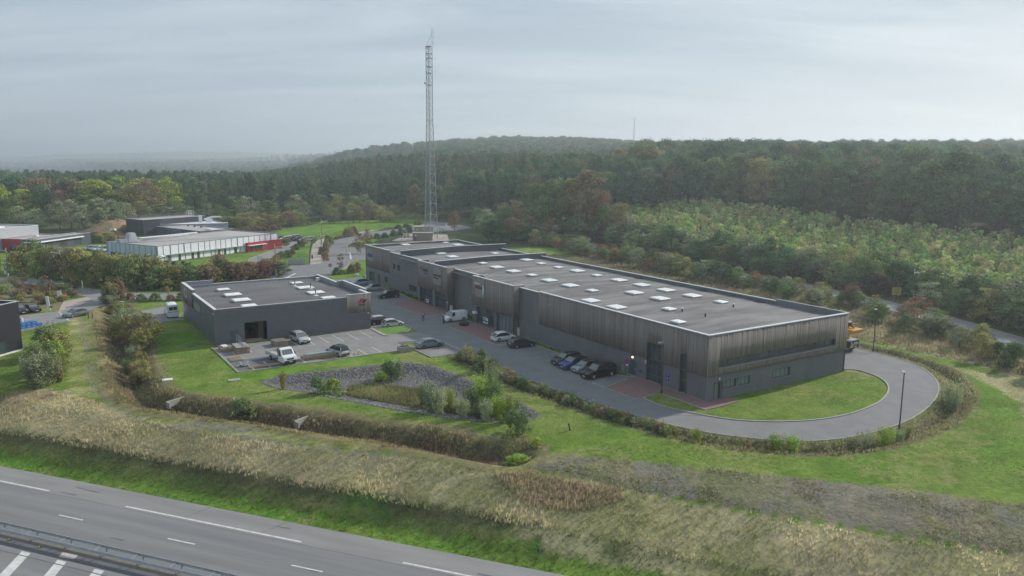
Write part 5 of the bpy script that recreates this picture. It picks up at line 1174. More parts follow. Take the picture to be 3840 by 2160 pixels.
for i, (s_, t_) in enumerate(hb):
    for j in range(2):
        P = L0(s_ + random.uniform(-.5, .5), t_ + random.uniform(-0.9, 0.7)); q = 1.0 - 0.5 * (i / len(hb))
        plant(random.choice(('bushA', 'bushB', 'wisp')), P.x, P.y, random.uniform(0.9, 1.5) * q + 0.35, random.uniform(1.3, 1.9) * (0.6 + 0.5 * q), random.choice(('mid', 'olive', 'brown', 'grey', 'dark', 'olive')), label='{c} bush on the hedge bank along the street', cat='bush', group=HG)
LG = 'pale shrubs in the ditch round the loop road'
for s_, t_, h_, lf in ((-8.5, -10.2, 1.2, 'lime'), (-12.8, -7.2, 0.7, 'rust'), (-14.6, -4.9, 1.4, 'lime'), (-15.6, -3.6, 1.3, 'lime'), (-18.9, 1.6, 1.2, 'grey'), (-19.3, 3.5, 1.5, 'silver'), (-19.4, 4.3, 1.2, 'lime'), (-19.6, 6.3, 1.5, 'lime'), (-19.7, 8.7, 1.1, 'silver'), (-19.2, 11.0, 0.9, 'olive'), (-16.6, 24.5, 1.9, 'silver'), (-15.6, 26.6, 2.0, 'silver'), (-16.2, 25.6, 1.4, 'lime')):
    P = L0(s_, t_); pp_ = plant('willow', P.x, P.y, h_ * 1.15, h_ * 1.2, lf, label='{c} shrub in the ditch round the loop road', cat='bush', group=LG)
# left: the big light shrubs beside the worn lane, ditch-side thicket
LS = 'tall light shrubs between the black building and the lane'
for u_, v_, h_, w_, lf in ((95, 975, 4.2, 3.6, 'grey'), (120, 968, 4.4, 3.4, 'silver'), (108, 940, 5.0, 4.0, 'mid'), (132, 935, 4.8, 3.6, 'lime'), (140, 900, 4.6, 3.8, 'olive'), (120, 895, 5.0, 3.6, 'mid'), (150, 925, 3.8, 3.0, 'olive'), (128, 868, 3.4, 3.4, 'mid'), (158, 880, 3.2, 2.6, 'lime'), (85, 958, 3.4, 3.0, 'grey'), (145, 960, 3.0, 2.6, 'olive')):
    pp('willow' if h_ < 4.5 else 'bushB', u_, v_, h_ * 0.8, w_, lf, label='{c} shrub between black building and worn lane', cat='bush', group=LS)
DG = 'thicket along the upper ditch'
rt = random.Random(5)
for i in range(46):
    k = i / 46; u_ = 272 + 66 * k + rt.uniform(-10, 34) + (18 if 0.2 < k < 0.75 else 0); v_ = 762 + 215 * k + rt.uniform(-6, 6); h_ = rt.uniform(1.2, 3.2) * (1.25 if k < 0.55 else 0.7)
    pp(rt.choice(('bushA', 'bushB', 'willow', 'bushB')), u_, v_, h_, rt.uniform(2.0, 3.4) * (1.0 if k < .6 else .7), rt.choice(('grey', 'olive', 'brown', 'mid', 'olive', 'grey', 'brown')), label='{c} shrub in the thicket along the upper ditch', cat='bush', group=DG)
pp('broad', 372, 862, 4.6, 4.4, 'olive', label='small round tree with a pale stem in the thicket by the workshop lawn', cat='tree', bark=M_bark_l)
pp('young', 300, 772, 4.6, 1.9, 'rust', label='slim russet leaved tree at the top of the ditch near the junction', cat='tree'); pp('young', 118, 745, 4.4, 2.2, 'rust', label='slim russet tree with pale guard beside the white totem', cat='tree'); pp('young', 60, 716, 2.8, 2.0, 'rust', label='small orange leaved tree on the verge at the left edge', cat='tree')
pp('young', 424, 747, 4.0, 2.2, 'yellow', label='small golden tree by the road behind the square workshop', cat='tree')
CB = 'clipped bushes along the road behind the square workshop'
for u_, v_, h_, w_, lf in ((328, 755, 1.5, 2.0, 'olive'), (355, 757, 1.4, 2.2, 'mid'), (392, 757, 1.6, 2.6, 'mid'), (430, 756, 1.2, 2.0, 'brown'), (455, 756, 1.6, 1.9, 'mid'), (312, 752, 1.1, 1.4, 'olive')):
    pp('clip', u_, v_, h_, w_, lf, label='{c} clipped bush between road and workshop lawn', cat='bush', group=CB)
for u_, v_, h_, w_, lf, lb in ((848, 690, 1.7, 2.4, 'dark', 'dome shaped clipped bush by the no entry sign'), (862, 689, 1.1, 1.9, 'lime', 'low bright bush between the domed bush and the two hedges'), (885, 687, 2.1, 2.6, 'brown', 'brownish clipped bush on the lawn beside the long building'), (900, 683, 2.3, 2.4, 'olive', 'squared olive hedge bush nearest the end of the long building')):
    pp('clip', u_, v_, h_, w_, lf, label=lb, cat='bush')
pp('young', 858, 687, 5.0, 2.2, 'brown', label='thin half bare tree on the lawn corner by the no entry sign', cat='tree')
for u_, v_, h_, w_, lf, k_, lb in ((908, 638, 6.0, 4.0, 'brown', 'broad', 'brown tree beside the far corner of the long building'), (926, 618, 5.6, 3.0, 'brown', 'broad2', 'thin brown tree where the upper road bends, left of the hedge row'), (1143, 580, 7.5, 5.0, 'rust', 'broad', 'rust brown conical tree on the traffic island'), (1052, 585, 6.0, 3.0, 'brown', 'broad2', 'narrow brown tree left of the lattice mast'),
                                 (832, 620, 3.2, 2.6, 'mid', 'broad', 'small staked tree on the bright lawn by the fence'), (808, 640, 2.2, 2.0, 'red', 'clip', 'reddish shrub beside the sandy path')):
    pp(k_, u_, v_, h_, w_, lf, label=lb, cat='tree' if k_ != 'clip' else 'bush')
RB_ = 'ball bushes of the hedge row by the transmitter compound'
for u_, v_, h_, w_ in ((990, 594, 2.2, 3.2), (1008, 590, 2.4, 3.2), (1030, 586, 2.8, 3.2), (968, 598, 1.8, 2.6), (948, 600, 1.8, 2.6), (1002, 575, 1.6, 3), (1022, 572, 1.6, 3)):
    pp('clip', u_, v_, h_, w_, 'dark' if u_ > 950 else 'mid', label='{c} ball shaped bush by the transmitter compound', cat='bush', group=RB_)
SB = 'shrubs along the sandy path'
for u_, v_, h_, w_, lf in ((820, 655, 2.4, 2.0, 'rust'), (818, 645, 2.8, 2.2, 'olive'), (819, 634, 3.0, 2.2, 'brown'), (822, 622, 2.6, 2.2, 'olive'), (824, 610, 2.6, 2.4, 'brown'), (873, 596, 3.0, 3.4, 'brown'), (882, 594, 3.0, 3.0, 'olive'), (890, 592, 3.2, 3.2, 'brown'), (845, 603, 1.0, 1.8, 'brown'), (855, 600, 1.0, 1.8, 'brown'), (865, 598, 1.0, 1.8, 'brown'),
                           (745, 628, 1.8, 3.0, 'dark'), (755, 620, 1.8, 3.0, 'dark'), (765, 612, 1.6, 2.6, 'olive'), (735, 640, 1.6, 2.6, 'red'), (722, 648, 2.0, 3.2, 'mid'), (708, 650, 2.0, 3.2, 'mid'), (695, 656, 1.6, 2.6, 'olive'), (715, 608, 1.2, 2.6, 'olive'), (725, 609, 1.2, 2.2, 'brown')):
    pp('clip', u_, v_, h_, w_, lf, label='{c} garden shrub beside the sandy path or drive', cat='bush', group=SB)
# long hedge between the road and the white building
HH = 'tall hedge trees in front of the white building'
rt = random.Random(9)
for i in range(58):
    k = i / 57; u_ = 38 + 660 * k + rt.uniform(-6, 6); vb = np.interp(u_, [30, 110, 200, 280, 370, 460, 580, 700], [692, 702, 716, 729, 732, 731, 720, 700]) - 5 - rt.uniform(0, 12)
    h_ = np.interp(u_, [30, 90, 300, 430, 480, 560, 620, 700], [4.2, 7.0, 7.2, 5.0, 4.4, 5.6, 4.2, 3.6]) * rt.uniform(0.82, 1.1)
    lf = rt.choice(('olive', 'mid', 'olive', 'brown', 'olive', 'grey')) if u_ < 430 else rt.choice(('mid', 'olive', 'brown', 'dark', 'brown'))
    if 640 < u_ < 690 and rt.random() < .6: lf = 'red'
    pp('broad' if rt.random() < .6 else 'bushB', u_, vb, h_, rt.uniform(4.6, 6.4), lf, label='{c} hedge tree before the white building', cat='tree', group=HH, name='hedge_tree')
for i in range(18):
    u_ = 60 + i * 23 + rt.uniform(-8, 8); vb = np.interp(u_, [30, 110, 200, 280, 370, 460, 580, 700], [692, 702, 716, 729, 732, 731, 720, 700]) - 1
    pp('clip', u_, vb, rt.uniform(0.6, 1.7), rt.uniform(1.6, 3.0), rt.choice(('brown', 'olive', 'mid', 'dark')), label='{c} shrub at the foot of the tall hedge', cat='bush', group='low shrubs at the foot of the tall hedge')
for i in range(26):
    u_ = rt.uniform(0, 190); v_ = rt.uniform(722, 770) - 0.04 * u_ + (8 if u_ > 120 else 0)
    if v_ > 776: continue
    pp(rt.choice(('bushA', 'wisp', 'bushA')), u_, v_, rt.uniform(1.0, 2.0), rt.uniform(1.8, 3.0), rt.choice(('brown', 'grey', 'olive', 'brown')), label='{c} bush on the waste plot behind the totem', cat='bush', group='scrub on the waste plot behind the black building')
# back road: hedge trees on its near side and a taller belt beyond
def sec(q): return 'near the right edge' if q < 8 else 'near the yellow sign' if q < 40 else 'near the middle lamp' if q < 88 else 'above the middle skylights' if q < 130 else 'towards the notice boards'
BH = 'trees and bushes between the long building and the back road'
rt = random.Random(21)
def bt(s): return np.interp(s, [-60, -30, -5, 4, 14.5, 33, 60, 100, 140, 170, 200], [36, 54, 66.8, 71, 75.6, 81.4, 85, 88, 93, 97, 99])
i = 0; s_ = -42
special = {26: ('rust', 5.0), -2: ('rust', 5.2), 8: ('yellow', 5.6)}
while s_ < 165:
    if 19 < s_ < 27: s_ += 2.0; continue
    t_ = bt(s_) - rt.uniform(6.5, 15.5); h_ = rt.uniform(2.2, 4.0); h_ = h_ * (1.0 if s_ < 60 else 1.25)
    lf = rt.choice(('mid', 'mid', 'olive', 'grey', 'mid', 'dark', 'brown', 'olive', 'grey'))
    r_ = rt.random()
    if r_ < .06: lf = 'rust'
    elif r_ < .10: lf = 'yellow'
    P = L0(s_, t_); plant(rt.choice(('broad', 'broad2', 'bushB', 'bushA')), P.x, P.y, h_, h_ * rt.uniform(0.9, 1.25), lf, label='{c} tree before the back road, ' + sec(s_), cat='tree', group=BH, name='hedge_tree')
    s_ += rt.uniform(1.2, 2.4)
P = G(2306, 806); plant('young', P.x, P.y, 4.6, 4.4, 'rust', label='orange red feathery tree standing by the back road near the yellow sign', cat='tree')
P = G(2199, 792); plant('young', P.x, P.y, 4.0, 2.4, 'yellow', label='small golden tree by the back road left of the yellow sign', cat='tree')
BF = 'trees of the belt beyond the back road'
s_ = -50
while s_ < 175:
    for row in range(3):
        t_ = bt(s_) + 7.5 + row * 4.2 + rt.uniform(-1.4, 1.4); h_ = rt.uniform(4.0, 7.2) * (0.9 + 0.12 * row)
        if -4 < s_ - 27 < 5 and row == 0: continue
        lf = rt.choice(('dark', 'mid', 'dark', 'grey', 'olive', 'mid', 'dark', 'purple' if row == 0 else 'grey')); P = L0(s_ + rt.uniform(-1.5, 1.5), t_)
        plant(rt.choice(('broad', 'broad2', 'bushB')), P.x, P.y, h_, h_ * rt.uniform(0.85, 1.15), lf, label='{c} tree beyond the back road, ' + ('front', 'second', 'rear')[row] + ' row, ' + sec(s_), cat='tree', group=BF, name='hedge_tree')
    s_ += rt.uniform(3.2, 4.6)
# groups by the roundabout and the middle copse
MC = 'copse trees between the roundabout and the plantation'
for i in range(46):
    u_ = rt.uniform(1195, 1570); v_ = rt.uniform(572, 612) - (u_ - 1400) * 0.02; h_ = rt.uniform(6, 11)
    if u_ > 1380: h_ *= 1.25
    pp(rt.choice(('broad', 'broad2', 'oak')), u_, v_, h_ * (0.75 if v_ > 600 else 1.1), rt.uniform(6, 9), rt.choice(('mid', 'olive', 'dark', 'grey', 'mid', 'brown')), label='{c} tree in the copse right of the roundabout', cat='tree', group=MC)
for u_, v_, h_, w_, lf, lb in ((1478, 570, 24, 12, 'brown', 'tall ochre topped tree rising above the copse in mid picture'), (1440, 565, 21, 11, 'olive', 'tall olive tree left of the ochre topped one'), (1395, 556, 21, 12, 'mid', 'tall green tree at the left of the middle copse'), (1515, 578, 17, 9, 'rust', 'bronze leaved tree right of the tallest copse tree'), (1350, 552, 19, 11, 'mid', 'round dark tree behind the copse'), (1560, 585, 13, 8, 'olive', 'medium tree at the right end of the copse')):
    pp('beech' if h_ > 18 else 'oak', u_, v_, h_, w_, lf, label=lb, cat='tree')
OR = 'orchard trees on the bright field'
for i in range(34):
    u_ = rt.uniform(820, 1000); v_ = 552 + rt.uniform(-7, 9) + (900 - u_) * 0.02
    pp(rt.choice(('broad', 'broad2')), u_, v_, rt.uniform(3.6, 7.5), rt.uniform(4, 6.5), rt.choice(('olive', 'mid', 'grey', 'brown', 'olive')), label='{c} tree between the bright field and the wood', cat='tree', group=OR)
for i in range(30):
    u_ = 560 + 200 * (i / 29); v_ = 580 - (u_ - 560) * 0.075 + rt.uniform(-4, 4)
    pp('broad', u_, v_, rt.uniform(3.5, 6.5), rt.uniform(5, 7), rt.choice(('olive', 'mid', 'brown', 'olive')), label='{c} tree on the bank behind the white building', cat='tree', group='trees on the bank behind the white building')
for i in range(12):
    u_ = 555 + 145 * i / 11; pp('clip', u_, 590 - (u_ - 560) * 0.09, 2.0, 3.4, 'brown', label='{c} rounded shrub at the bright field edge', cat='bush', group='pale shrubs at the field edge')
for i in range(22):
    u_ = rt.uniform(215, 300) if i < 10 else rt.uniform(300, 560); v_ = 608 if i < 10 else 585 - (u_ - 300) * 0.02
    pp('bushA', u_, v_ + rt.uniform(-4, 3), rt.uniform(2, 3.6), rt.uniform(3.4, 5), rt.choice(('olive', 'grey', 'brown', 'mid')), label='{c} bush beside the far left buildings', cat='bush', group='bushes round the far buildings')

# ---------------------------------------------------------------- woods: the nearest trees singly, the rest as masses
def wood_line(poly, spacing, seed, jitter=0.45):
    """points of a staggered row pattern inside a world polygon"""
    r = np.random.default_rng(seed); xs_ = [p[0] for p in poly]; ys_ = [p[1] for p in poly]
    gx_, gy_ = np.meshgrid(np.arange(min(xs_), max(xs_), spacing), np.arange(min(ys_), max(ys_), spacing))
    P = np.stack([gx_.ravel(), gy_.ravel()], 1); P = P + r.uniform(-jitter, jitter, P.shape) * spacing
    return P[inpoly(P[:, 0], P[:, 1], poly)]
taken = []
FW = 'front trees of the woods behind the far buildings'
def front_row(line, spacing, hs, keys, leaves, label, group, rows=1, rowgap=6, w=0.62):
    Lx = spline(line, 10); acc = 0; last = Lx[0]; n = 0
    for p in Lx:
        acc += math.hypot(p[0] - last[0], p[1] - last[1]); last = p
        if acc >= spacing:
            acc = 0
            for r_ in range(rows):
                x = p[0] + rt.uniform(-.35, .35) * spacing; y = p[1] + r_ * rowgap + rt.uniform(-.3, .3) * rowgap; h_ = rt.uniform(*hs) * (1 + 0.06 * r_)
                k_ = rt.choice(keys); plant(k_, x, y, h_, h_ * w * rt.uniform(0.85, 1.2), rt.choice(leaves), label=label, cat='tree', group=group); taken.append((x, y)); n += 1
    return n
GW = lambda *a: [tuple(G(*p)[:2]) for p in a]
# light shrubby belt (left), dark wood front, right-hand beech wall
n_ = front_row(GW((-60, 588), (100, 582), (230, 580), (330, 574), (450, 568), (560, 562), (700, 556), (830, 552), (930, 548)), 7.5, (7, 11.5), ('broad', 'broad2', 'poplar'), ('grey', 'mid', 'mid', 'olive', 'grey'), '{c} young tree before the dark wood', 'young trees in the belt before the dark wood', rows=2, rowgap=9, w=0.75)
n_ += front_row([(-235, 372), (-150, 398), (-80, 408), (0, 415), (60, 392)], 8.5, (17, 20), ('darkt', 'darkt', 'conif', 'beech'), ('pine', 'dark', 'pine', 'mid'), '{c} tree in the front of the dark wood', 'tall trees in the front of the dark wood', rows=1, w=0.5)
edge = [tuple(L0(s, t)[:2]) for s, t in ((20, 184), (60, 183), (100, 182), (140, 184), (180, 187), (220, 192), (262, 205))]
n_ += front_row(edge, 8.2, (18, 26), ('beech', 'oak', 'beech', 'darkt'), ('mid', 'dark', 'dark', 'olive', 'mid', 'dark'), '{c} front tree of the wood beyond the plantation', 'front trees of the wood beyond the plantation', rows=1, w=0.58)
n_ += front_row([(-300, 330), (-235, 345), (-190, 350), (-160, 362)], 8, (13, 18), ('oak', 'beech', 'broad'), ('mid', 'olive', 'brown', 'dark', 'purple', 'lime'), '{c} tree in the wood behind the left buildings', 'trees in the wood behind the left buildings', rows=3, rowgap=14, w=0.8)

# instancing for what cannot be counted
def tmp_source(key, lm, name):
    me = PROTO[key]['crown'].copy(); me.materials.clear(); me.materials.append(lm); return me
def mass(name, pts, hs, keys, lm, label=None, seed=1, wk=1.0, zoff=0.0):
    """stuff: one object whose geometry nodes set foliage crowns on its points"""
    r = np.random.default_rng(seed); pts = np.asarray(pts); n = len(pts)
    z = ground_z(pts[:, 0], pts[:, 1]) + zoff
    me = bpy.data.meshes.new(name); me.vertices.add(n); me.vertices.foreach_set('co', np.stack([pts[:, 0], pts[:, 1], z], 1).astype(np.float32).ravel())
    h = r.uniform(hs[0], hs[1], n); a1 = me.attributes.new('sz', 'FLOAT_VECTOR', 'POINT'); sw = h * r.uniform(0.85, 1.2, n) * wk
    a1.data.foreach_set('vector', np.stack([sw, sw, h], 1).astype(np.float32).ravel())
    a2 = me.attributes.new('rz', 'FLOAT', 'POINT'); a2.data.foreach_set('value', r.uniform(0, 6.28, n).astype(np.float32))
    a3 = me.attributes.new('pk', 'INT', 'POINT'); a3.data.foreach_set('value', r.integers(0, len(keys), n).astype(np.int32))
    ob = bpy.data.objects.new(name, me); col.objects.link(ob); tag(ob, kind='stuff')
    ng = bpy.data.node_groups.new(name, 'GeometryNodeTree'); ng.interface.new_socket('Geometry', in_out='INPUT', socket_type='NodeSocketGeometry'); ng.interface.new_socket('Geometry', in_out='OUTPUT', socket_type='NodeSocketGeometry')
    N = ng.nodes.new; Lk = ng.links.new; gi = N('NodeGroupInput'); go = N('NodeGroupOutput'); ip = N('GeometryNodeInstanceOnPoints'); jn = N('GeometryNodeGeometryToInstance')
    for k_ in keys[::-1]:
        src = SRC[(k_, lm.name)]; oi = N('GeometryNodeObjectInfo'); oi.inputs['Object'].default_value = src; oi.transform_space = 'ORIGINAL'
        tg = N('GeometryNodeTransform'); H_ = PROTO[k_]['H']; tg.inputs['Scale'].default_value = (1 / H_, 1 / H_, 1 / H_); sm = N('GeometryNodeSetMaterial'); sm.inputs['Material'].default_value = lm
        Lk(oi.outputs['Geometry'], tg.inputs['Geometry']); Lk(tg.outputs[0], sm.inputs['Geometry']); Lk(sm.outputs[0], jn.inputs[0])
    def nat(nm, ty):
        q = N('GeometryNodeInputNamedAttribute'); q.data_type = ty; q.inputs[0].default_value = nm; return q
    v_ = nat('sz', 'FLOAT_VECTOR'); rz_ = nat('rz', 'FLOAT'); pk = nat('pk', 'INT'); cx_ = N('ShaderNodeCombineXYZ'); Lk(rz_.outputs['Attribute'], cx_.inputs['Z'])
    Lk(gi.outputs[0], ip.inputs['Points']); Lk(jn.outputs[0], ip.inputs['Instance']); ip.inputs['Pick Instance'].default_value = True
    Lk(pk.outputs['Attribute'], ip.inputs['Instance Index']); Lk(cx_.outputs[0], ip.inputs['Rotation']); Lk(v_.outputs['Attribute'], ip.inputs['Scale']); Lk(ip.outputs[0], go.inputs[0])
    md = ob.modifiers.new('fill', 'NODES'); md.node_group = ng
    return ob
# the crowns that the masses repeat are crowns of trees that stand in the scene
SRC = {}
def src_of(key):
    for o in bpy.data.objects:
        if o.type == 'MESH' and o.data == PROTO[key]['crown']: return o
for lm in (LMIX, LSAP, LDARK):
    for key in PROTO:
        s0 = src_of(key)
        if s0: SRC[(key, lm.name)] = s0
P = L0(60, 110); plant('sap', P.x, P.y, 3.5, 2.6, 'grey', label='young sapling at the near edge of the plantation, grey green', cat='tree', name='sapling')
P = L0(64, 112); plant('sapc', P.x, P.y, 4.2, 2.2, 'mid', label='conical sapling at the near edge of the plantation', cat='tree', name='sapling')
for lm in (LMIX, LSAP):
    for key in ('sap', 'sapc'): SRC[(key, lm.name)] = src_of(key)
TK = np.array(taken)
def far_from(P, dist):
    keep = np.ones(len(P), bool)
    for q in TK: keep &= np.hypot(P[:, 0] - q[0], P[:, 1] - q[1]) > dist
    return P[keep]
plz = [tuple(L0(s, t)[:2]) for s, t in ((-30, 96), (40, 104), (170, 114), (215, 120), (262, 200), (180, 184), (100, 179), (20, 181), (-40, 181), (-70, 130))]
Q = wood_line(plz, 2.5, 3); Q = Q[rng.random(len(Q)) < 0.35 + 0.65 * (vnoise(Q[:, 0], Q[:, 1], 14, 41) > 0.25)]
mass('sapling_plantation', Q, (1.5, 4.0), ['sap', 'sapc', 'sap'], LSAP, seed=2, wk=0.95)
wr = [tuple(L0(s, t)[:2]) for s, t in ((-60, 190), (20, 190), (100, 188), (180, 194), (262, 212), (300, 260), (520, 420), (300, 700), (-250, 520), (-220, 190))]
Q = far_from(wood_line(wr, 9.0, 4), 5); mass('woodland', Q, (15, 26), ['beech', 'oak', 'oak'], LMIX, seed=3, wk=0.72)
wl_ = [(-165, 405), (-80, 417), (0, 424), (65, 400), (110, 470), (200, 640), (-400, 640), (-330, 560), (-240, 395)]
Q = far_from(wood_line(wl_, 7.0, 5), 4.5); mass('woodland', Q, (14.5, 18.5), ['darkt', 'darkt', 'conif', 'beech'], LDARK, seed=4, wk=0.5)
wc = [(20, 330), (75, 330), (90, 345), (110, 470), (65, 400), (10, 400), (-50, 392), (-45, 372), (-10, 368)]
Q = wood_line(wc, 6.5, 6); mass('woodland', Q, (12, 20), ['oak', 'beech', 'broad'], LMIX, seed=5, wk=0.7)
wl2 = [(-430, 345), (-290, 335), (-170, 360), (-240, 392), (-330, 560), (-400, 640), (-700, 900), (-900, 760)]
Q = far_from(wood_line(wl2, 7.5, 7), 5); mass('woodland', Q, (12, 17.5), ['oak', 'poplar', 'beech', 'broad'], LMIX, seed=6, wk=0.75)
wm = [(-700, 640), (200, 640), (560, 560), (900, 900), (900, 2300), (-520, 2300), (-430, 1500), (-480, 1100), (-900, 900)]
Q = wood_line(wm, 11.0, 8); u_ = Q[:, 0] / Q[:, 1]; keep = (np.abs(u_) < 0.75) & ~((u_ < -0.30) & (Q[:, 1] > 900)) & ~((u_ < -0.24) & (Q[:, 1] > 1150)) & ~((u_ < -0.22) & (Q[:, 1] > 1500)); Q = Q[keep]
uq = Q[:, 0] / Q[:, 1]; mass('woodland', Q[uq < -0.12], (8, 13), ['oak', 'beech', 'poplar'], LMIX, seed=7, wk=1.1); mass('woodland', Q[uq >= -0.12], (13, 20), ['oak', 'beech', 'poplar'], LMIX, seed=17, wk=0.95)
# hedgerows and copses on the far plain
r5 = np.random.default_rng(12); Q = []
for k in range(240):
    y = r5.uniform(1100, 7000); x = y * r5.uniform(-0.72, -0.12); a_ = r5.uniform(-0.25, 0.25); ln = r5.uniform(100, 600)
    for q in np.arange(0, ln, 16): Q.append((x + q * math.cos(a_) + r5.uniform(-6, 6), y + q * math.sin(a_) + r5.uniform(-15, 15)))
mass('woodland', np.array(Q), (12, 22), ['oak', 'beech'], LMIX, seed=8, wk=1.1)

# ---------------------------------------------------------------- tall dry grass, weeds and turf tufts
def tufts(name, P, h, w, nb, cols, seed, lean=0.35, m=None, patch=None):
    """blades fanned out from points; every blade a slim triangle with its own tone"""
    r = np.random.default_rng(seed); n = len(P); z = ground_z(P[:, 0], P[:, 1])
    B = np.repeat(np.stack([P[:, 0], P[:, 1], z - 0.03], 1), nb, axis=0); N_ = n * nb
    hh = np.repeat(r.uniform(h[0], h[1], n) * (0.55 + 0.9 * vnoise(P[:, 0], P[:, 1], 3.0, 63)), nb) * r.uniform(0.6, 1.1, N_); a = r.uniform(0, 2 * PI, N_)
    off = r.uniform(0, w * 1.6, N_); B[:, 0] += np.cos(a) * off; B[:, 1] += np.sin(a) * off
    ln = r.uniform(0.1, 1, N_) * lean * hh; T = B + np.stack([np.cos(a) * ln + 0.10 * hh, np.sin(a) * ln, hh], 1)
    pa = a + PI / 2 + r.uniform(-.6, .6, N_); W_ = (w * r.uniform(0.25, 0.6, N_))[:, None] * np.stack([np.cos(pa), np.sin(pa), np.zeros(N_)], 1)
    V = np.stack([B - W_, B + W_, T + W_ * .35, T - W_ * .35], 1).reshape(-1, 3); F = np.arange(4 * N_).reshape(-1, 4)
    cols = np.array(cols); ci = r.integers(0, len(cols), n); base = cols[ci] * r.uniform(0.75, 1.2, (n, 1)); pn = vnoise(P[:, 0], P[:, 1], 4.5, 61)[:, None]; base = base * (0.68 + 0.6 * pn)
    if patch is not None: g_ = smooth01((vnoise(P[:, 0], P[:, 1], 6.5, 62) - 0.52) / 0.2)[:, None] * 0.8; base = base * (1 - g_) + np.array(patch) * r.uniform(0.7, 1.3, (n, 1)) * g_
    c = np.repeat(np.repeat(base, nb, 0) * r.uniform(0.85, 1.15, (N_, 1)), 4, 0)
    o = np_mesh(name, V, F, m or M_blade, attr=c); tag(o, kind='stuff'); return o
M_blade = mat('grass_blade', (1, 1, 1), (0.88, 0.88, 0.88), rough=0.95, scale=0.5, coords='World', vcol='tint', spec=0.1, transl=0.5)
def scat(n, x0, x1, y0, y1, cond, seed):
    r = np.random.default_rng(seed); x = r.uniform(x0, x1, n); y = r.uniform(y0, y1, n); k = cond(x, y); return np.stack([x[k], y[k]], 1)
def nnd(x, y): return (x - MA[0]) * MN[0] + (y - MA[1]) * MN[1], (x - MA[0]) * MD[0] + (y - MA[1]) * MD[1]
def slt(x, y): return (x - C0.x) * aA.x + (y - C0.y) * aA.y, (x - C0.x) * bA.x + (y - C0.y) * bA.y
def pxy(x, y): return px(np.stack([x, y, ground_z(x, y)], 1))
DRY = [(-300, 1000), (120, 985), (240, 1010), (340, 1050), (450, 1076), (600, 1105), (900, 1140), (1200, 1178), (1500, 1218), (1700, 1260), (2000, 1310), (2300, 1362), (2800, 1425), (2800, 1900), (-300, 1900)]
def c_dry(x, y):
    n, d = nnd(x, y); u, v = pxy(x, y); k = (n > 4.4) & inpoly(u, v, DRY); f_ = vnoise(x, y, 5, 31)
    return k & (rng.random(len(x)) < np.where(d > 62, 0.25 + 0.6 * f_, 0.55 + 0.45 * f_))
TANS = [(0.80, 0.68, 0.45), (0.72, 0.60, 0.40), (0.86, 0.75, 0.52), (0.60, 0.52, 0.34), (0.52, 0.54, 0.26), (0.70, 0.62, 0.36)]
tufts('dry_grass', scat(190000, -85, 60, 48, 112, c_dry, 1), (0.12, 0.46), 0.042, 6, TANS, 1, lean=0.6, patch=(0.34, 0.40, 0.16))
def c_lee(x, y): n, d = nnd(x, y); return (n > 1.6) & (n < 5.2)
tufts('rough_grass', scat(52000, -80, 60, 46, 100, c_lee, 2), (0.08, 0.26), 0.07, 5, [(0.25, 0.24, 0.12), (0.19, 0.21, 0.09), (0.30, 0.28, 0.16), (0.15, 0.20, 0.06)], 2, lean=0.8)
def c_verge(x, y): n, d = nnd(x, y); return (n > 0.02) & (n < 2.6)
tufts('verge_grass', scat(52000, -80, 60, 46, 100, c_verge, 3), (0.08, 0.28), 0.06, 6, [(0.13, 0.27, 0.04), (0.17, 0.31, 0.05), (0.11, 0.22, 0.035), (0.19, 0.25, 0.07)], 3, lean=0.7)
def c_ditch(x, y):
    d = pdist(x, y, DITCH); n, dm = nnd(x, y); return (d > 0.3) & (d < np.where(vnoise(x, y, 3, 19) > .5, 3.6, 2.6)) & (rng.random(len(x)) < 0.75)
tufts('ditch_weeds', scat(170000, -75, 5, 78, 150, c_ditch, 4), (0.12, 0.42), 0.055, 5, [(0.53, 0.44, 0.26), (0.39, 0.35, 0.19), (0.32, 0.35, 0.14), (0.63, 0.53, 0.33), (0.39, 0.25, 0.16), (0.25, 0.28, 0.12)], 4)
def c_reed(x, y):
    d = pdist(x, y, DITCH); u, v = pxy(x, y); return (d < 1.7) & (u > 640) & (u < 1290)
tufts('ditch_reeds', scat(30000, -40, 5, 70, 100, c_reed, 5), (0.25, 0.6), 0.045, 5, [(0.36, 0.24, 0.17), (0.34, 0.26, 0.18), (0.46, 0.38, 0.27), (0.28, 0.24, 0.16)], 5, lean=0.2)
def c_loop(x, y):
    d = pdist(x, y, LOOP); return (d < 1.9)
tufts('loop_ditch_weeds', scat(120000, -10, 80, 60, 150, c_loop, 6), (0.12, 0.42), 0.055, 6, [(0.44, 0.41, 0.22), (0.31, 0.34, 0.15), (0.37, 0.31, 0.19), (0.27, 0.32, 0.15), (0.51, 0.44, 0.27)], 6)
def c_wild(x, y):
    s, t = slt(x, y); return (((t > 31) & (t < 43.4)) | ((t > 46.8) & (t < bt(s) - 5))) & (s > -70) & (s < 120) & ~((pdist(x, y, LOOP) < 2)) & (rng.random(len(x)) < .8) & ~((s < 42) & (t < 43.6))
tufts('wild_grass', scat(190000, -20, 120, 60, 260, c_wild, 7), (0.25, 0.7), 0.09, 5, [(0.40, 0.33, 0.22), (0.34, 0.30, 0.18), (0.46, 0.38, 0.26), (0.27, 0.28, 0.14), (0.36, 0.27, 0.19)], 7)
def c_stony(x, y):
    u, v = pxy(x, y); return inpoly(u, v, [(1230, 1150), (1500, 1150), (1800, 1180), (2100, 1212), (2600, 1275), (2700, 1430), (2300, 1352), (2000, 1302), (1750, 1258), (1560, 1232), (1400, 1195)]) & (vnoise(x, y, 2.5, 8) > 0.45)
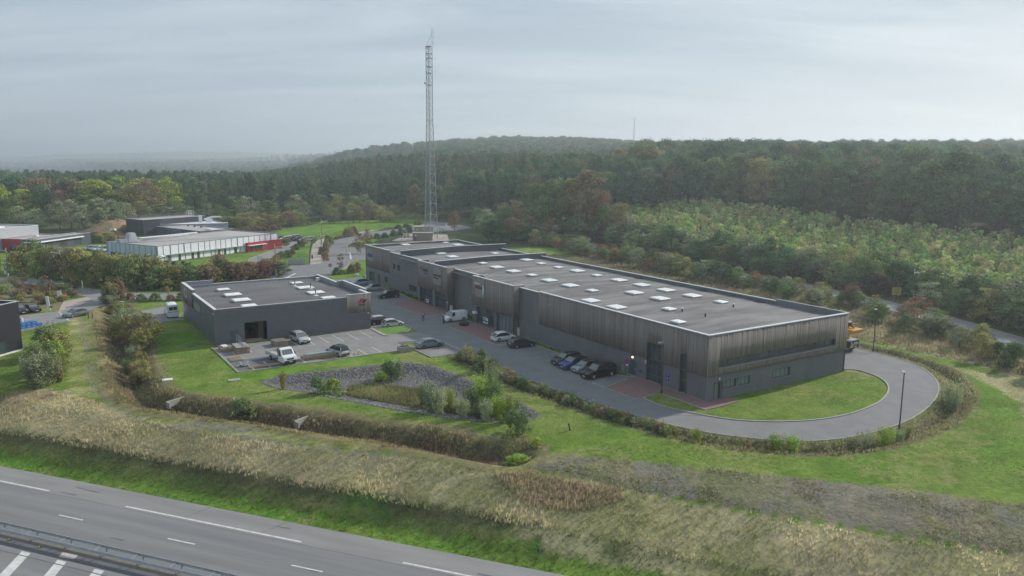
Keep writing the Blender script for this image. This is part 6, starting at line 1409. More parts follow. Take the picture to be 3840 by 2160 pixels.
tufts('sparse_weeds', scat(60000, 0, 70, 55, 90, c_stony, 8), (0.05, 0.22), 0.07, 4, [(0.28, 0.29, 0.13), (0.38, 0.34, 0.21), (0.34, 0.27, 0.18), (0.46, 0.45, 0.41)], 8, lean=0.9)
def c_redp(x, y):
    u, v = pxy(x, y); return inpoly(u, v, [(1230, 1195), (1330, 1190), (1560, 1235), (1570, 1262), (1450, 1290), (1330, 1275)])
tufts('reddish_weeds', scat(30000, -5, 25, 55, 80, c_redp, 9), (0.2, 0.55), 0.04, 5, [(0.50, 0.34, 0.26), (0.48, 0.36, 0.26), (0.66, 0.54, 0.38), (0.56, 0.48, 0.32)], 9, lean=0.2)
def c_lawn(x, y):
    s, t = slt(x, y); u, v = pxy(x, y); n, d = nnd(x, y)
    on = (n > 10) & (v > 790) & ~inpoly(u, v, DRY) & (pdist(x, y, DITCH) > 4) & (pdist(x, y, LOOP) > 1.9) & ~inpoly(u, v, BASIN)
    road = (t > -14.2) & (s > -20) & (t < 45) ; lot = (t > -45.8) & (t < -12) & (s > 36.5) & (s < 92)
    yard = inpoly(s, t, [(120, -13.6), (37, -13.6)] + outer + [(120, 41.4)])
    return on & ~yard & ~lot & ~inpoly(u, v, [(-50, 760), (300, 755), (240, 790), (170, 812), (-50, 900)])
tufts('lawn_tufts', scat(150000, -75, 75, 58, 130, c_lawn, 10), (0.04, 0.14), 0.06, 4, [(0.26, 0.42, 0.09), (0.22, 0.36, 0.07), (0.34, 0.40, 0.14), (0.30, 0.34, 0.13)], 10, lean=1.0)
def c_inlawn(x, y):
    s, t = slt(x, y); return inpoly(s, t, [(5.3, -5.4), (-0.2, -5.0), (-6.2, -2.0), (-10.2, 3.3), (-11.8, 9.9), (-11.0, 18.0), (-8.1, 24.5), (-4.7, 28), (-0.8, 29), (0, 27), (0, 4.3), (-2.3, 4.0), (-2.3, -2.4), (5.3, -2.4)])
tufts('lawn_tufts', scat(60000, 20, 60, 75, 125, c_inlawn, 11), (0.03, 0.10), 0.06, 4, [(0.25, 0.42, 0.08), (0.21, 0.37, 0.06), (0.31, 0.42, 0.12)], 11, lean=1.0)
def c_basin(x, y): u, v = pxy(x, y); return inpoly(u, v, BASIN_IN)
tufts('basin_weeds', scat(60000, -35, 5, 80, 112, c_basin, 12), (0.15, 0.6), 0.06, 5, [(0.30, 0.36, 0.12), (0.42, 0.39, 0.21), (0.24, 0.33, 0.09), (0.36, 0.26, 0.17)], 12)
def c_strip(x, y): s, t = slt(x, y); return (((s > 14.8) & (s < 39.2) & (t > -1.2) & (t < 0.0)) | ((s > 56.2) & (s < 65) & (t > -1.1) & (t < 1.0)) | ((s > 82) & (s < 97) & (t > -0.3) & (t < 1.2)) | ((s > 60) & (t > 27) & (t < 28) & (s < 112)))
tufts('border_grass', scat(70000, -40, 60, 80, 230, c_strip, 13), (0.12, 0.5), 0.08, 6, [(0.07, 0.13, 0.04), (0.09, 0.16, 0.05), (0.06, 0.11, 0.035)], 13)
# stones of the basin slope
r6 = np.random.default_rng(33)
def c_st(x, y): u, v = pxy(x, y); return inpoly(u, v, BASIN) & ~(inpoly(u, v, BASIN_IN) & (rng.random(len(x)) < 0.93))
Q = scat(90000, -38, 8, 78, 116, c_st, 14); n = len(Q); sz_ = r6.uniform(0.05, 0.15, n); z = ground_z(Q[:, 0], Q[:, 1])
T = np.array([(1, 0, 0), (0, 1, 0), (-1, 0, 0), (0, -1, 0), (0, 0, 0.8), (0, 0, -0.6)]); tri = np.array([(0, 1, 4), (1, 2, 4), (2, 3, 4), (3, 0, 4)])
ang = r6.uniform(0, 6.28, n); ca, sa = np.cos(ang), np.sin(ang); TV = T[None] * (sz_[:, None, None]) * r6.uniform(0.6, 1.3, (n, 1, 3))
VX = TV[..., 0] * ca[:, None] - TV[..., 1] * sa[:, None]; VY = TV[..., 0] * sa[:, None] + TV[..., 1] * ca[:, None]
V = np.stack([VX + Q[:, 0:1], VY + Q[:, 1:2], TV[..., 2] + z[:, None] + 0.04], -1).reshape(-1, 3)
F = (tri[None] + (np.arange(n) * 6)[:, None, None]).reshape(-1, 3); gcol = np.repeat(r6.uniform(0.5, 1.35, n), 6)[:, None] * np.array([0.215, 0.205, 0.205])
st = np_mesh('basin_stones', V, F, mat('stone', (1, 1, 1), (0.8, 0.8, 0.8), rough=0.9, scale=4, vcol='tint', coords='World'), attr=gcol); tag(st, kind='stuff')
# spoil heap behind the far buildings
hp = G3(400, 872); mb = MB(); rr_ = random.Random(4); n_ = 26; rings = 7; vs = []
for j in range(rings + 1):
    for k in range(n_):
        a_ = 2 * PI * k / n_; q = (1 - j / rings); rad = q * (1 + 0.12 * math.sin(3 * a_)) ; zz = 4.6 * (1 - q ** 1.5) * (0.9 + 0.2 * rr_.random()) * (1 if j < rings else 1)
        vs.append((rad * 15 * math.cos(a_) + rr_.uniform(-.4, .4), rad * 8.5 * math.sin(a_) + rr_.uniform(-.4, .4), zz - .1))
fs = [(j * n_ + k, j * n_ + (k + 1) % n_, (j + 1) * n_ + (k + 1) % n_, (j + 1) * n_ + k) for j in range(rings) for k in range(n_)]; mb.add(vs, fs)
o = mb.build('spoil_heap', mat('spoil', (0.40, 0.24, 0.13), (0.22, 0.20, 0.11), rough=1, scale=0.5, detail=9, bump=0.3, bscale=1.5, lo=0.42, hi=0.6), loc=hp + Vector((0, 6, 0)), smooth=True)
tag(o, 'heap of orange brown earth patched with grass beside the anthracite warehouse', 'earth heap')
# air
hm = MB(); hm.box(-13500, 13500, -550, 14500, -60, 125); hz_o = hm.build('haze', None)
hmat = bpy.data.materials.new('haze_air'); hmat.use_nodes = True; t = hmat.node_tree; t.nodes.clear()
ho = t.nodes.new('ShaderNodeOutputMaterial'); pv = t.nodes.new('ShaderNodeVolumePrincipled'); pv.inputs['Density'].default_value = 0.00036; pv.inputs['Color'].default_value = (0.84, 0.93, 1.0, 1); pv.inputs['Anisotropy'].default_value = 0.4
t.links.new(pv.outputs[0], ho.inputs['Volume']); hz_o.data.materials.append(hmat); tag(hz_o, kind='stuff'); hz_o.display_type = 'WIRE'
print('plants', NP[0])
# ================================================================ vehicles
def paint(name, c, rough=0.28, metal=0.0): return mat('paint_' + name, c, tuple(x * 0.93 for x in c), rough=rough, metal=metal, scale=0.6, coat=0.25, spec=0.4)
M_tyre = mat('tyre_rubber', (0.025, 0.025, 0.026), (0.035, 0.035, 0.036), rough=0.85); M_rim = mat('wheel_rim', (0.45, 0.46, 0.47), (0.35, 0.36, 0.37), rough=0.35, metal=0.5); M_rimd = mat('wheel_rim_dark', (0.16, 0.16, 0.17), (0.12, 0.12, 0.13), rough=0.4, metal=0.4)
M_cglass = mat('car_glass', (0.02, 0.025, 0.03), (0.03, 0.036, 0.04), rough=0.04, spec=0.9); M_wglass = mat('windscreen_glass', (0.14, 0.17, 0.175), (0.09, 0.11, 0.115), rough=0.05, spec=0.9, scale=1.2)
M_plast = mat('dark_plastic', (0.03, 0.03, 0.032), (0.025, 0.025, 0.027), rough=0.6); M_hl = mat('headlight_glass', (0.62, 0.64, 0.66), (0.5, 0.52, 0.54), rough=0.1, spec=0.9); M_tl = mat('taillight_glass', (0.30, 0.015, 0.02), (0.24, 0.012, 0.015), rough=0.15); M_plate = mat('number_plate', (0.75, 0.75, 0.72), rough=0.4); M_chrome = mat('bright_trim', (0.6, 0.61, 0.62), rough=0.25, metal=0.6)
# side profiles: (x from rear 0 to front 1, height of the body shoulder as a fraction of H), and the glasshouse outline
SHAPES = dict(
    hatch=dict(L=4.0, W=1.74, H=1.47, sh=[(0.0, .50), (.03, .60), (.12, .63), (.45, .62), (.70, .62), (.86, .56), (.96, .48), (1, .38)], gh=[(.015, .60), (.13, .90), (.25, .985), (.48, 1.0), (.56, .965), (.755, .62)], wb=(.19, .82)),
    suv=dict(L=4.4, W=1.84, H=1.66, sh=[(0.0, .48), (.02, .62), (.12, .64), (.45, .63), (.70, .64), (.88, .60), (.97, .52), (1, .38)], gh=[(.015, .62), (.06, .92), (.14, .99), (.48, 1.0), (.58, .96), (.74, .64)], wb=(.19, .81)),
    sedan=dict(L=4.5, W=1.80, H=1.42, sh=[(0.0, .52), (.02, .66), (.14, .69), (.45, .66), (.70, .65), (.88, .58), (.97, .50), (1, .38)], gh=[(.12, .68), (.27, .95), (.36, 1.0), (.52, 1.0), (.60, .96), (.76, .65)], wb=(.19, .80)),
    coupe=dict(L=4.45, W=1.82, H=1.56, sh=[(0.0, .52), (.02, .64), (.14, .66), (.45, .64), (.70, .64), (.88, .59), (.97, .50), (1, .38)], gh=[(.03, .66), (.20, .93), (.34, 1.0), (.50, 1.0), (.60, .96), (.76, .64)], wb=(.19, .80)),
    van=dict(L=4.45, W=1.86, H=1.84, sh=[(0.0, .50), (.01, .58), (.12, .58), (.45, .57), (.74, .58), (.88, .54), (.97, .46), (1, .34)], gh=[(.005, .57), (.03, .93), (.09, .99), (.58, 1.0), (.66, .97), (.80, .58)], wb=(.18, .80), panel=.58),
    bigvan=dict(L=5.4, W=2.0, H=2.4, sh=[(0.0, .45), (.01, .50), (.12, .50), (.45, .50), (.80, .50), (.90, .46), (.98, .38), (1, .28)], gh=[(.0, .49), (.01, .96), (.04, .995), (.70, 1.0), (.76, .96), (.88, .50)], wb=(.18, .80), panel=.72),
    pickup=dict(L=5.1, W=1.86, H=1.84, sh=[(0.0, .50), (.01, .62), (.12, .62), (.45, .61), (.72, .61), (.90, .58), (.98, .50), (1, .38)], gh=[(.01, .61), (.04, .90), (.10, .98), (.40, 1.0), (.54, 1.0), (.60, .96), (.72, .61)], wb=(.20, .80)))
def loft(mb, secs, m=None):
    n = len(secs[0]); vs = [p for s_ in secs for p in s_]; fs = []
    for i in range(len(secs) - 1):
        for k in range(n - 1): fs.append((i * n + k, i * n + k + 1, (i + 1) * n + k + 1, (i + 1) * n + k))
    fs += [tuple(range(n))[::-1], tuple((len(secs) - 1) * n + k for k in range(n))]
    mb.add(vs, fs, m)
def half_to_full(h): return h + [(x, -y, z) for x, y, z in h[::-1]]
def wheel(parent, x, y, r, w, rim, side):
    mb = MB(); mb.lathe([(r * .62, -w / 2), (r * .93, -w / 2), (r, -w * .32), (r, w * .32), (r * .93, w / 2), (r * .62, w / 2)], (x, y, r), 20, axis='y'); t = mb.build('wheel', M_tyre, parent, smooth=False)
    mb = MB(); yo = y + side * w * .46; mb.lathe([(r * .64, -.015), (r * .64, .012), (r * .56, .02)], (x, yo, r), 18, axis='y')
    for k in range(5):
        a_ = 2 * PI * k / 5; mb.rbox((x + math.cos(a_) * r * .3, yo + side * .022, r + math.sin(a_) * r * .3), (r * .5, .012, r * .13), 0, ry=-a_)
    mb.build('rim', rim, t)
def car(kind, col_m, label, cat, loc, ang, roof=None, name='parked_car', rim=None, rails=False, grille=True, group=None, scale=1.0, cladding=False, mirrors=None):
    S = SHAPES[kind]; L, Wd, H = S['L'] * scale, S['W'] * scale, S['H'] * scale
    o = thing(name, label, cat, loc, ang, group)       # local x forward
    X = lambda f_: (f_ - 0.5) * L
    wr, ww = 0.20 * H if kind not in ('van', 'bigvan') else 0.17 * H, 0.21; wr = max(0.30, min(wr, .38)) * scale
    xs_ = [X(S['wb'][0]), X(S['wb'][1])]
    def body_sec(f_):
        z = np.interp(f_, [p[0] for p in S['sh']], [p[1] for p in S['sh']]) * H
        e = 1 - 0.10 * max(0, (f_ - .90) / .10) ** 1.5 - 0.07 * max(0, (.06 - f_) / .06) ** 1.5; hw = Wd / 2 * e; zb = 0.17 * scale + 0.05 * max(0, (f_ - .93) / .07) + .06 * max(0, (.05 - f_) / .05); x = X(f_)
        # the wheel housings are cut up from the sill
        for xw in xs_:
            d = abs(x - xw)
            if d < wr * 1.12: zb = max(zb, math.sqrt(max(0, (wr * 1.15) ** 2 - d * d)) + wr * 1.0)
        zb = min(zb, z - .06)
        return half_to_full([(x, hw * .90, zb), (x, hw, max(zb + .01, 0.30 * scale)), (x, hw, z * .72), (x, hw * .975, z * .93), (x, hw * .86, z + .01)])
    fr_ = sorted(set([0, .01, .03, .06, .9, .94, .97, .99, 1.0] + [i / 40 for i in range(2, 38)]))
    # deep cuts only at the flanks: keep the middle floor solid by a separate belly
    mb = MB(); loft(mb, [body_sec(f_) for f_ in fr_]); b = mb.build('body', col_m, o, smooth=True)
    try:
        b.data.set_sharp_from_angle(angle=R(38))
    except Exception: pass
    mb = MB(); mb.box(X(.04), X(.96), -Wd * .40, Wd * .40, .16, .5 * scale)
    for xw in xs_: mb.box(xw - wr * 1.05, xw + wr * 1.05, -Wd * .44, Wd * .44, .2, wr * 2.05)
    mb.build('underbody', M_plast, o)
    for xw in xs_:
        for sd in (-1, 1): wheel(o, xw, sd * (Wd / 2 - ww / 2 + .01), wr, ww, rim or M_rim, sd)
    if cladding:
        mb = MB()
        for sd in (-1, 1):
            mb.box(X(.27), X(.73), sd * Wd / 2 - .02, sd * Wd / 2 + .015, .22, .40 * scale)
            for xw in xs_:
                for k in range(9):
                    a_ = PI * (k + .5) / 9; mb.rbox((xw + math.cos(a_) * wr * 1.2, sd * (Wd / 2 + .0), wr + math.sin(a_) * wr * 1.2), (.12, .04, .16), 0, ry=-a_)
        mb.box(X(.985), X(1.005), -Wd * .44, Wd * .44, .22, .48); mb.box(X(-.005), X(.015), -Wd * .44, Wd * .44, .25, .52); mb.build('cladding', M_plast, o)
    # glasshouse
    gh = S['gh']; ti = .80
    def gsec(f_, z, zt): return None
    zs_top = [p[1] * H for p in gh]; base_z = [np.interp(p[0], [q[0] for q in S['sh']], [q[1] for q in S['sh']]) * H for p in gh]
    secs = []
    for (f_, zf), zb in zip(gh, base_z):
        x = X(f_); z = max(zf * H, zb + .012); k = (z - zb) / (H - zb); hwb = Wd / 2 * .955; hwt = Wd / 2 * (0.955 - (0.955 - ti) * k)
        secs.append(half_to_full([(x, hwb, zb - .03), (x, hwt + .012, z - .05 * k), (x, hwt - .07, z)]))
    mb = MB(); loft(mb, secs); gm = mb.build('side_window', M_cglass, o)
    # roof skin
    rf = [(f_, z) for (f_, zf), z in zip(gh, zs_top)][1:-1]; mb = MB(); n_ = len(rf)
    sec = []
    for f_, z in rf:
        hwt = Wd / 2 * (0.955 - (0.955 - ti) * ((z - .62 * H) / (.38 * H))); sec.append([(X(f_), hwt + .02, z - .045), (X(f_), hwt - .05, z + .008), (X(f_), 0, z + .03), (X(f_), -hwt + .05, z + .008), (X(f_), -hwt - .02, z - .045)])
    vs = [p for s_ in sec for p in s_]; mb.add(vs, [(i * 5 + k, i * 5 + k + 1, (i + 1) * 5 + k + 1, (i + 1) * 5 + k) for i in range(n_ - 1) for k in range(4)]); mb.build('roof', roof or col_m, o, smooth=True)
    # windscreen and rear screen, pillars
    def screen(nm, a, b_, m, inset=.10):
        (f0, z0), (f1, z1) = a, b_; x0, x1 = X(f0), X(f1); q = 0.03
        def hw(z): return Wd / 2 * (0.955 - (0.955 - ti) * max(0, (z - .62 * H) / (.38 * H))) - inset
        dx_ = q if f0 > .5 else -q
        mb = MB(); mb.add([(x0 + dx_, hw(z0), z0 + .035), (x0 + dx_, -hw(z0), z0 + .035), (x1 + dx_ * .7, -hw(z1), z1 - .005), (x1 + dx_ * .7, hw(z1), z1 - .005)], [(0, 1, 2, 3)]); mb.build(nm, m, o, fix=False)
        mb = MB()
        for sd in (-1, 1):
            mb.tube([(x0 + dx_ * .2, sd * (hw(z0) + .07), z0 - .01), (x1, sd * (hw(z1) + .065), z1 - .02)], .045, 6)
        return mb
    p1 = screen('windscreen', (gh[-1][0] - .01, gh[-1][1] * H), (gh[-2][0], gh[-2][1] * H), M_wglass); p1.build('pillar', col_m, o)
    if 'panel' in S:
        xe = X(S['panel']); mb = MB()
        for sd in (-1, 1):
            z0, z1 = .56 * H if kind == 'van' else .48 * H, .965 * H
            mb.add([(X(.012), sd * (Wd / 2 * .965 + .01), z0), (xe, sd * (Wd / 2 * .965 + .01), z0), (xe, sd * (Wd / 2 * ti + .045), z1), (X(.045), sd * (Wd / 2 * ti + .045), z1)], [(0, 1, 2, 3)])
        mb.add([(X(-.006), -Wd / 2 * .96, z0), (X(-.006), Wd / 2 * .96, z0), (X(-.003), Wd / 2 * ti * 1.06, z1 + .03), (X(-.003), -Wd / 2 * ti * 1.06, z1 + .03)], [(0, 1, 2, 3)])
        mb.build('cargo_panel', col_m, o, fix=False)
        if kind == 'bigvan': mb = MB(); mb.box(X(-.016), X(-.009), -Wd * .33, -.05, 1.5, 2.05); mb.box(X(-.016), X(-.009), .05, Wd * .33, 1.5, 2.05); mb.build('rear_window', M_cglass, o)
    else:
        p2 = screen('rear_window', (gh[0][0], gh[0][1] * H), (gh[1][0], gh[1][1] * H), M_cglass if kind != 'sedan' else M_wglass, .12); p2.build('pillar', col_m, o)
        mb = MB()
        for f_, top in ((.455, .985), (.24, .97) if kind != 'pickup' else (.36, .97)):
            for sd in (-1, 1):
                mb.tube([(X(f_), sd * (Wd / 2 * .955 + .004), .60 * H), (X(f_ - .01), sd * (Wd / 2 * (ti + .012) + .012), top * H - .05)], .035, 5)
        mb.build('pillar', M_plast, o)
    zf = np.interp(.97, [p[0] for p in S['sh']], [p[1] for p in S['sh']]) * H
    for sd in (-1, 1):
        mb = MB(); mb.add([(X(.995), sd * Wd * .27, zf - .16), (X(.975), sd * Wd * .465, zf - .13), (X(.915), sd * Wd * .495, zf - .02), (X(.945), sd * Wd * .42, zf + .035), (X(.982), sd * Wd * .28, zf - .02)], [(0, 1, 2, 3, 4)]); mb.build('headlight', M_hl, o, fix=False)
        z0 = .45 * H; mb = MB(); mb.rbox((X(.012), sd * Wd * .43, z0 + .10), (.07, .20, .22 if kind in ('hatch', 'van', 'suv') else .14), 0); mb.build('taillight', M_tl, o)
        mb = MB(); mb.rbox((X(gh[-1][0] - .05), sd * (Wd / 2 + .10), .64 * H), (.13, .17, .12), 0); mb.build('wing_mirror', mirrors or col_m, o)
    mb = MB(); mb.rbox((X(1.0) - .005, 0, .34 * scale), (.04, Wd * .62, .17), 0); mb.rbox((X(.997), 0, zf - .19), (.035, Wd * .46, .09), 0); mb.build('grille', M_plast, o)
    mb = MB(); mb.rbox((X(1.0) + .022, 0, .40 * scale), (.015, .50, .11), 0); mb.build('number_plate', M_plate, o)
    mb = MB(); mb.rbox((X(0) - .015, 0, .52 * H * .9), (.015, .50, .11), 0); mb.build('number_plate', M_plate, o)
    if rails:
        mb = MB()
        for sd in (-1, 1): mb.tube([(X(.14), sd * Wd * .36, H * .985), (X(.2), sd * Wd * .365, H + .05), (X(.46), sd * Wd * .365, H + .055), (X(.54), sd * Wd * .36, H * .985)], .028, 6)
        mb.build('roof_rail', M_chrome, o)
    return o
AB = math.atan2(bA.y, bA.x); AA = math.atan2(aA.y, aA.x)   # headings: +b (into the building), +a (away)
P_blk = paint('black', (0.018, 0.018, 0.02)); P_wht = paint('white', (0.78, 0.79, 0.80)); P_tl = paint('ice_blue', (0.33, 0.41, 0.44)); P_tl2 = paint('pale_blue', (0.36, 0.42, 0.44)); P_blu = paint('blue', (0.025, 0.045, 0.20)); P_slv = paint('silver', (0.48, 0.49, 0.50), metal=0.3)
P_gry = paint('mid_grey', (0.22, 0.25, 0.27), metal=0.2); P_dgr = paint('dark_grey', (0.055, 0.057, 0.065), metal=0.2); P_sg = paint('sage_grey', (0.27, 0.31, 0.32), metal=0.2); P_lg = paint('light_silver', (0.55, 0.56, 0.56), metal=0.2)
car('coupe', P_tl, 'ice blue crossover with sloping roof parked first beside the far end of the long building', 'car', L0(105.2, -3.2), AB + PI - .06)
car('hatch', P_tl2, 'pale blue small hatchback with black roof parked between the blue crossover and a black car', 'car', L0(96.9, -3.4), AB + PI - .05, roof=P_blk)
car('suv', P_blk, 'black car parked alone by the red paving, next to the pale blue hatchback', 'car', L0(86.6, -4.2), AB + PI - .03, mirrors=P_blk)
car('coupe', P_blk, 'black car with silver roof half hidden behind the corner of the square workshop', 'car', L0(63.0, -16.2), AB, roof=P_slv)
car('hatch', P_lg, 'old silver three door hatchback beside the small grass tongue', 'car', L0(60.1, -15.0), AB - .02, scale=.93)
car('van', P_wht, 'small white delivery van parked nose out in front of the garage unit', 'van', L0(58.6, -3.4), AB + PI, name='delivery_van', cladding=False)
car('hatch', P_wht, 'white hatchback parked nose in by the garage glass front', 'car', L0(40.9, -3.9), AB - .03)
car('hatch', P_dgr, 'dark grey hatchback with silver wheels parked next to the white hatchback', 'car', L0(35.6, -3.9), AB - .03, scale=1.05)
car('suv', P_blk, 'black off-roader with silver roof rails, leftmost of the four parked nose out', 'car', L0(23.6, -3.9), AB + PI, rails=True, mirrors=P_slv, cladding=True)
car('coupe', P_blu, 'blue electric style car with black roof between two off-roaders', 'car', L0(21.3, -4.1), AB + PI, roof=P_blk, rim=M_rim, scale=1.05)
car('suv', P_sg, 'grey green compact off-roader with black roof between blue car and pickup', 'car', L0(18.8, -4.0), AB + PI, roof=P_blk, rails=True, mirrors=P_slv, scale=.95)
car('pickup', P_blk, 'black pickup with hard top, nearest to the entrance of the long building', 'pickup', L0(15.9, -4.1), AB + PI, name='pickup_truck')
car('sedan', P_gry, 'grey saloon parked alone in the bay across the street from the white hatchback', 'car', L0(43.0, -16.3), AB + .03, rim=M_rimd)
car('suv', P_lg, 'old silver off-roader with roof rails parked against the square workshop', 'car', L0(56.6, -32.6), AA + PI + .10, cladding=True, rails=True, scale=.98)
car('suv', P_lg, 'white and silver crossover with black roof seen from behind near the steel sheets', 'car', L0(45.7, -30.3), AA + .25, roof=P_blk, scale=.94, cladding=True)
car('bigvan', P_wht, 'tall white panel van beside the left wall of the square workshop', 'van', L0(89.6, -46.4), AA - .04, name='panel_van')
car('sedan', P_gry, 'grey saloon facing us at the head of the worn lane by the barrier', 'car', G(192, 795), -PI / 2 - .45)
car('sedan', P_blk, 'black saloon parked by the white totem, right of another black car', 'car', G(80, 783), -PI / 2 + .95)
car('suv', P_blk, 'black car partly hidden by the corner of the black building', 'car', G(47, 787.5), -PI / 2 + .95)
# staff car parks far off
cars_far = [('hatch', P_blk, 704, 603, 'dark car at the left end of the far car park row, by the red block'), ('hatch', P_wht, 716, 604.5, 'white car, second from the left in the far car park row'), ('hatch', P_wht, 727, 602.5, 'white car behind the second one in the far car park row'), ('suv', P_dgr, 736, 604.8, 'dark car in the middle of the far car park row'),
            ('suv', P_blk, 750, 606, 'black car right of the middle in the far car park row'), ('hatch', P_slv, 764, 606.5, 'silver car, last but one in the far car park row'), ('hatch', P_lg, 776, 605.5, 'light car at the right end of the far car park row'), ('suv', P_slv, 741, 601.5, 'silver car in the second line of the far car park')]
for k_, c_, u_, v_, lb in cars_far: car(k_, c_, lb, 'car', G(u_, v_), -PI / 2 - .75, scale=.98)
for k_, c_, u_, v_, lb in (('hatch', P_tl, 226, 628.5, 'pale blue car, leftmost behind the hedge beside the white building'), ('hatch', P_slv, 240, 629, 'silver car behind the hedge, next to the pale blue one'), ('hatch', P_wht, 250, 630.5, 'white car in the middle of the row behind the hedge'), ('suv', P_slv, 262, 631.5, 'grey car second from the right in the row behind the hedge'), ('hatch', P_wht, 275, 632.5, 'white car nearest the white building in the row behind the hedge')):
    car(k_, c_, lb, 'car', G(u_, v_), -PI / 2 - .6, scale=.98)
# white drop-side truck
def flatbed(loc, ang):
    o = thing('flatbed_truck', 'white drop-side truck with empty bed standing in the workshop yard', 'truck', loc, ang)
    mb = MB(); prof = [(1.05, .42), (2.95, .42), (3.0, .75), (2.85, 1.18), (2.25, 1.42), (1.72, 2.12), (1.55, 2.25), (1.05, 2.27)]
    n = len(prof); secs = []
    for y, s_ in ((-1.0, .96), (-.93, 1.0), (.93, 1.0), (1.0, .96)): secs.append([((x - 2) * (1 if abs(y) < .95 else .985) + 2, y * (1 if z < 1.45 else .88), z * (1 if s_ == 1 else .985)) for x, z in prof])
    mb.add([p for s_ in secs for p in s_], [(i * n + k, i * n + (k + 1) % n, (i + 1) * n + (k + 1) % n, (i + 1) * n + k) for i in range(3) for k in range(n)] + [tuple(range(n))[::-1], tuple(3 * n + k for k in range(n))]); mb.build('cab', P_wht, o)
    mb = MB(); mb.add([(2.27, -.78, 1.46), (2.27, .78, 1.46), (1.78, .74, 2.08), (1.78, -.74, 2.08)], [(0, 1, 2, 3)]); mb.build('windscreen', M_wglass, o, fix=False)
    for sd in (-1, 1):
        mb = MB(); mb.add([(1.2, sd * .985, 1.35), (2.1, sd * .985, 1.35), (1.72, sd * .905, 2.02), (1.2, sd * .905, 2.05)], [(0, 1, 2, 3)]); mb.build('side_window', M_cglass, o, fix=False)
        mb = MB(); mb.rbox((2.0, sd * 1.14, 1.45), (.12, .2, .34)); mb.build('wing_mirror', M_plast, o)
        mb = MB(); mb.add([(2.97, sd * .55, .92), (2.93, sd * .93, .95), (2.72, sd * 1.0, 1.25), (2.85, sd * .66, 1.2)], [(0, 1, 2, 3)]); mb.build('headlight', M_hl, o, fix=False)
        for xw in (2.3, -1.75): wheel(o, xw, sd * .86, .34, .22, M_rim, sd)
        mb = MB(); mb.rbox((-3.18, sd * .8, .62), (.05, .25, .12)); mb.build('taillight', M_tl, o)
    mb = MB(); mb.rbox((3.0, 0, .52), (.12, 1.86, .34)); mb.rbox((2.96, 0, .92), (.1, 1.0, .2)); mb.build('grille', M_plast, o)
    mb = MB(); mb.rbox((3.07, 0, .56), (.02, .5, .11)); mb.build('number_plate', M_plate, o)
    mb = MB(); mb.box(-3.15, .95, -.45, .45, .45, .72); mb.box(-3.15, .95, -.98, .98, .72, .82); mb.build('chassis', M_plast, o)
    M_bed = mat('bed_boards', (0.42, 0.38, 0.33), (0.34, 0.31, 0.27), scale=3)
    mb = MB(); mb.box(-3.15, .9, -.98, .98, .82, .87); mb.build('load_bed', M_bed, o)
    for nm, b_ in (('side_board', (-3.2, .95, -1.03, -.98)), ('side_board', (-3.2, .95, .98, 1.03)), ('side_board', (-3.2, -3.15, -.98, .98))): mb = MB(); mb.box(*b_, .8, 1.22); mb.build(nm, mat('bed_side', (0.55, 0.55, 0.54), (0.46, 0.46, 0.45), scale=2), o)
    mb = MB(); mb.box(.93, 1.03, -.98, .98, .82, 2.3); mb.build('headboard', M_plast, o)
flatbed(L0(46.2, -38.6), AA + PI + .16)
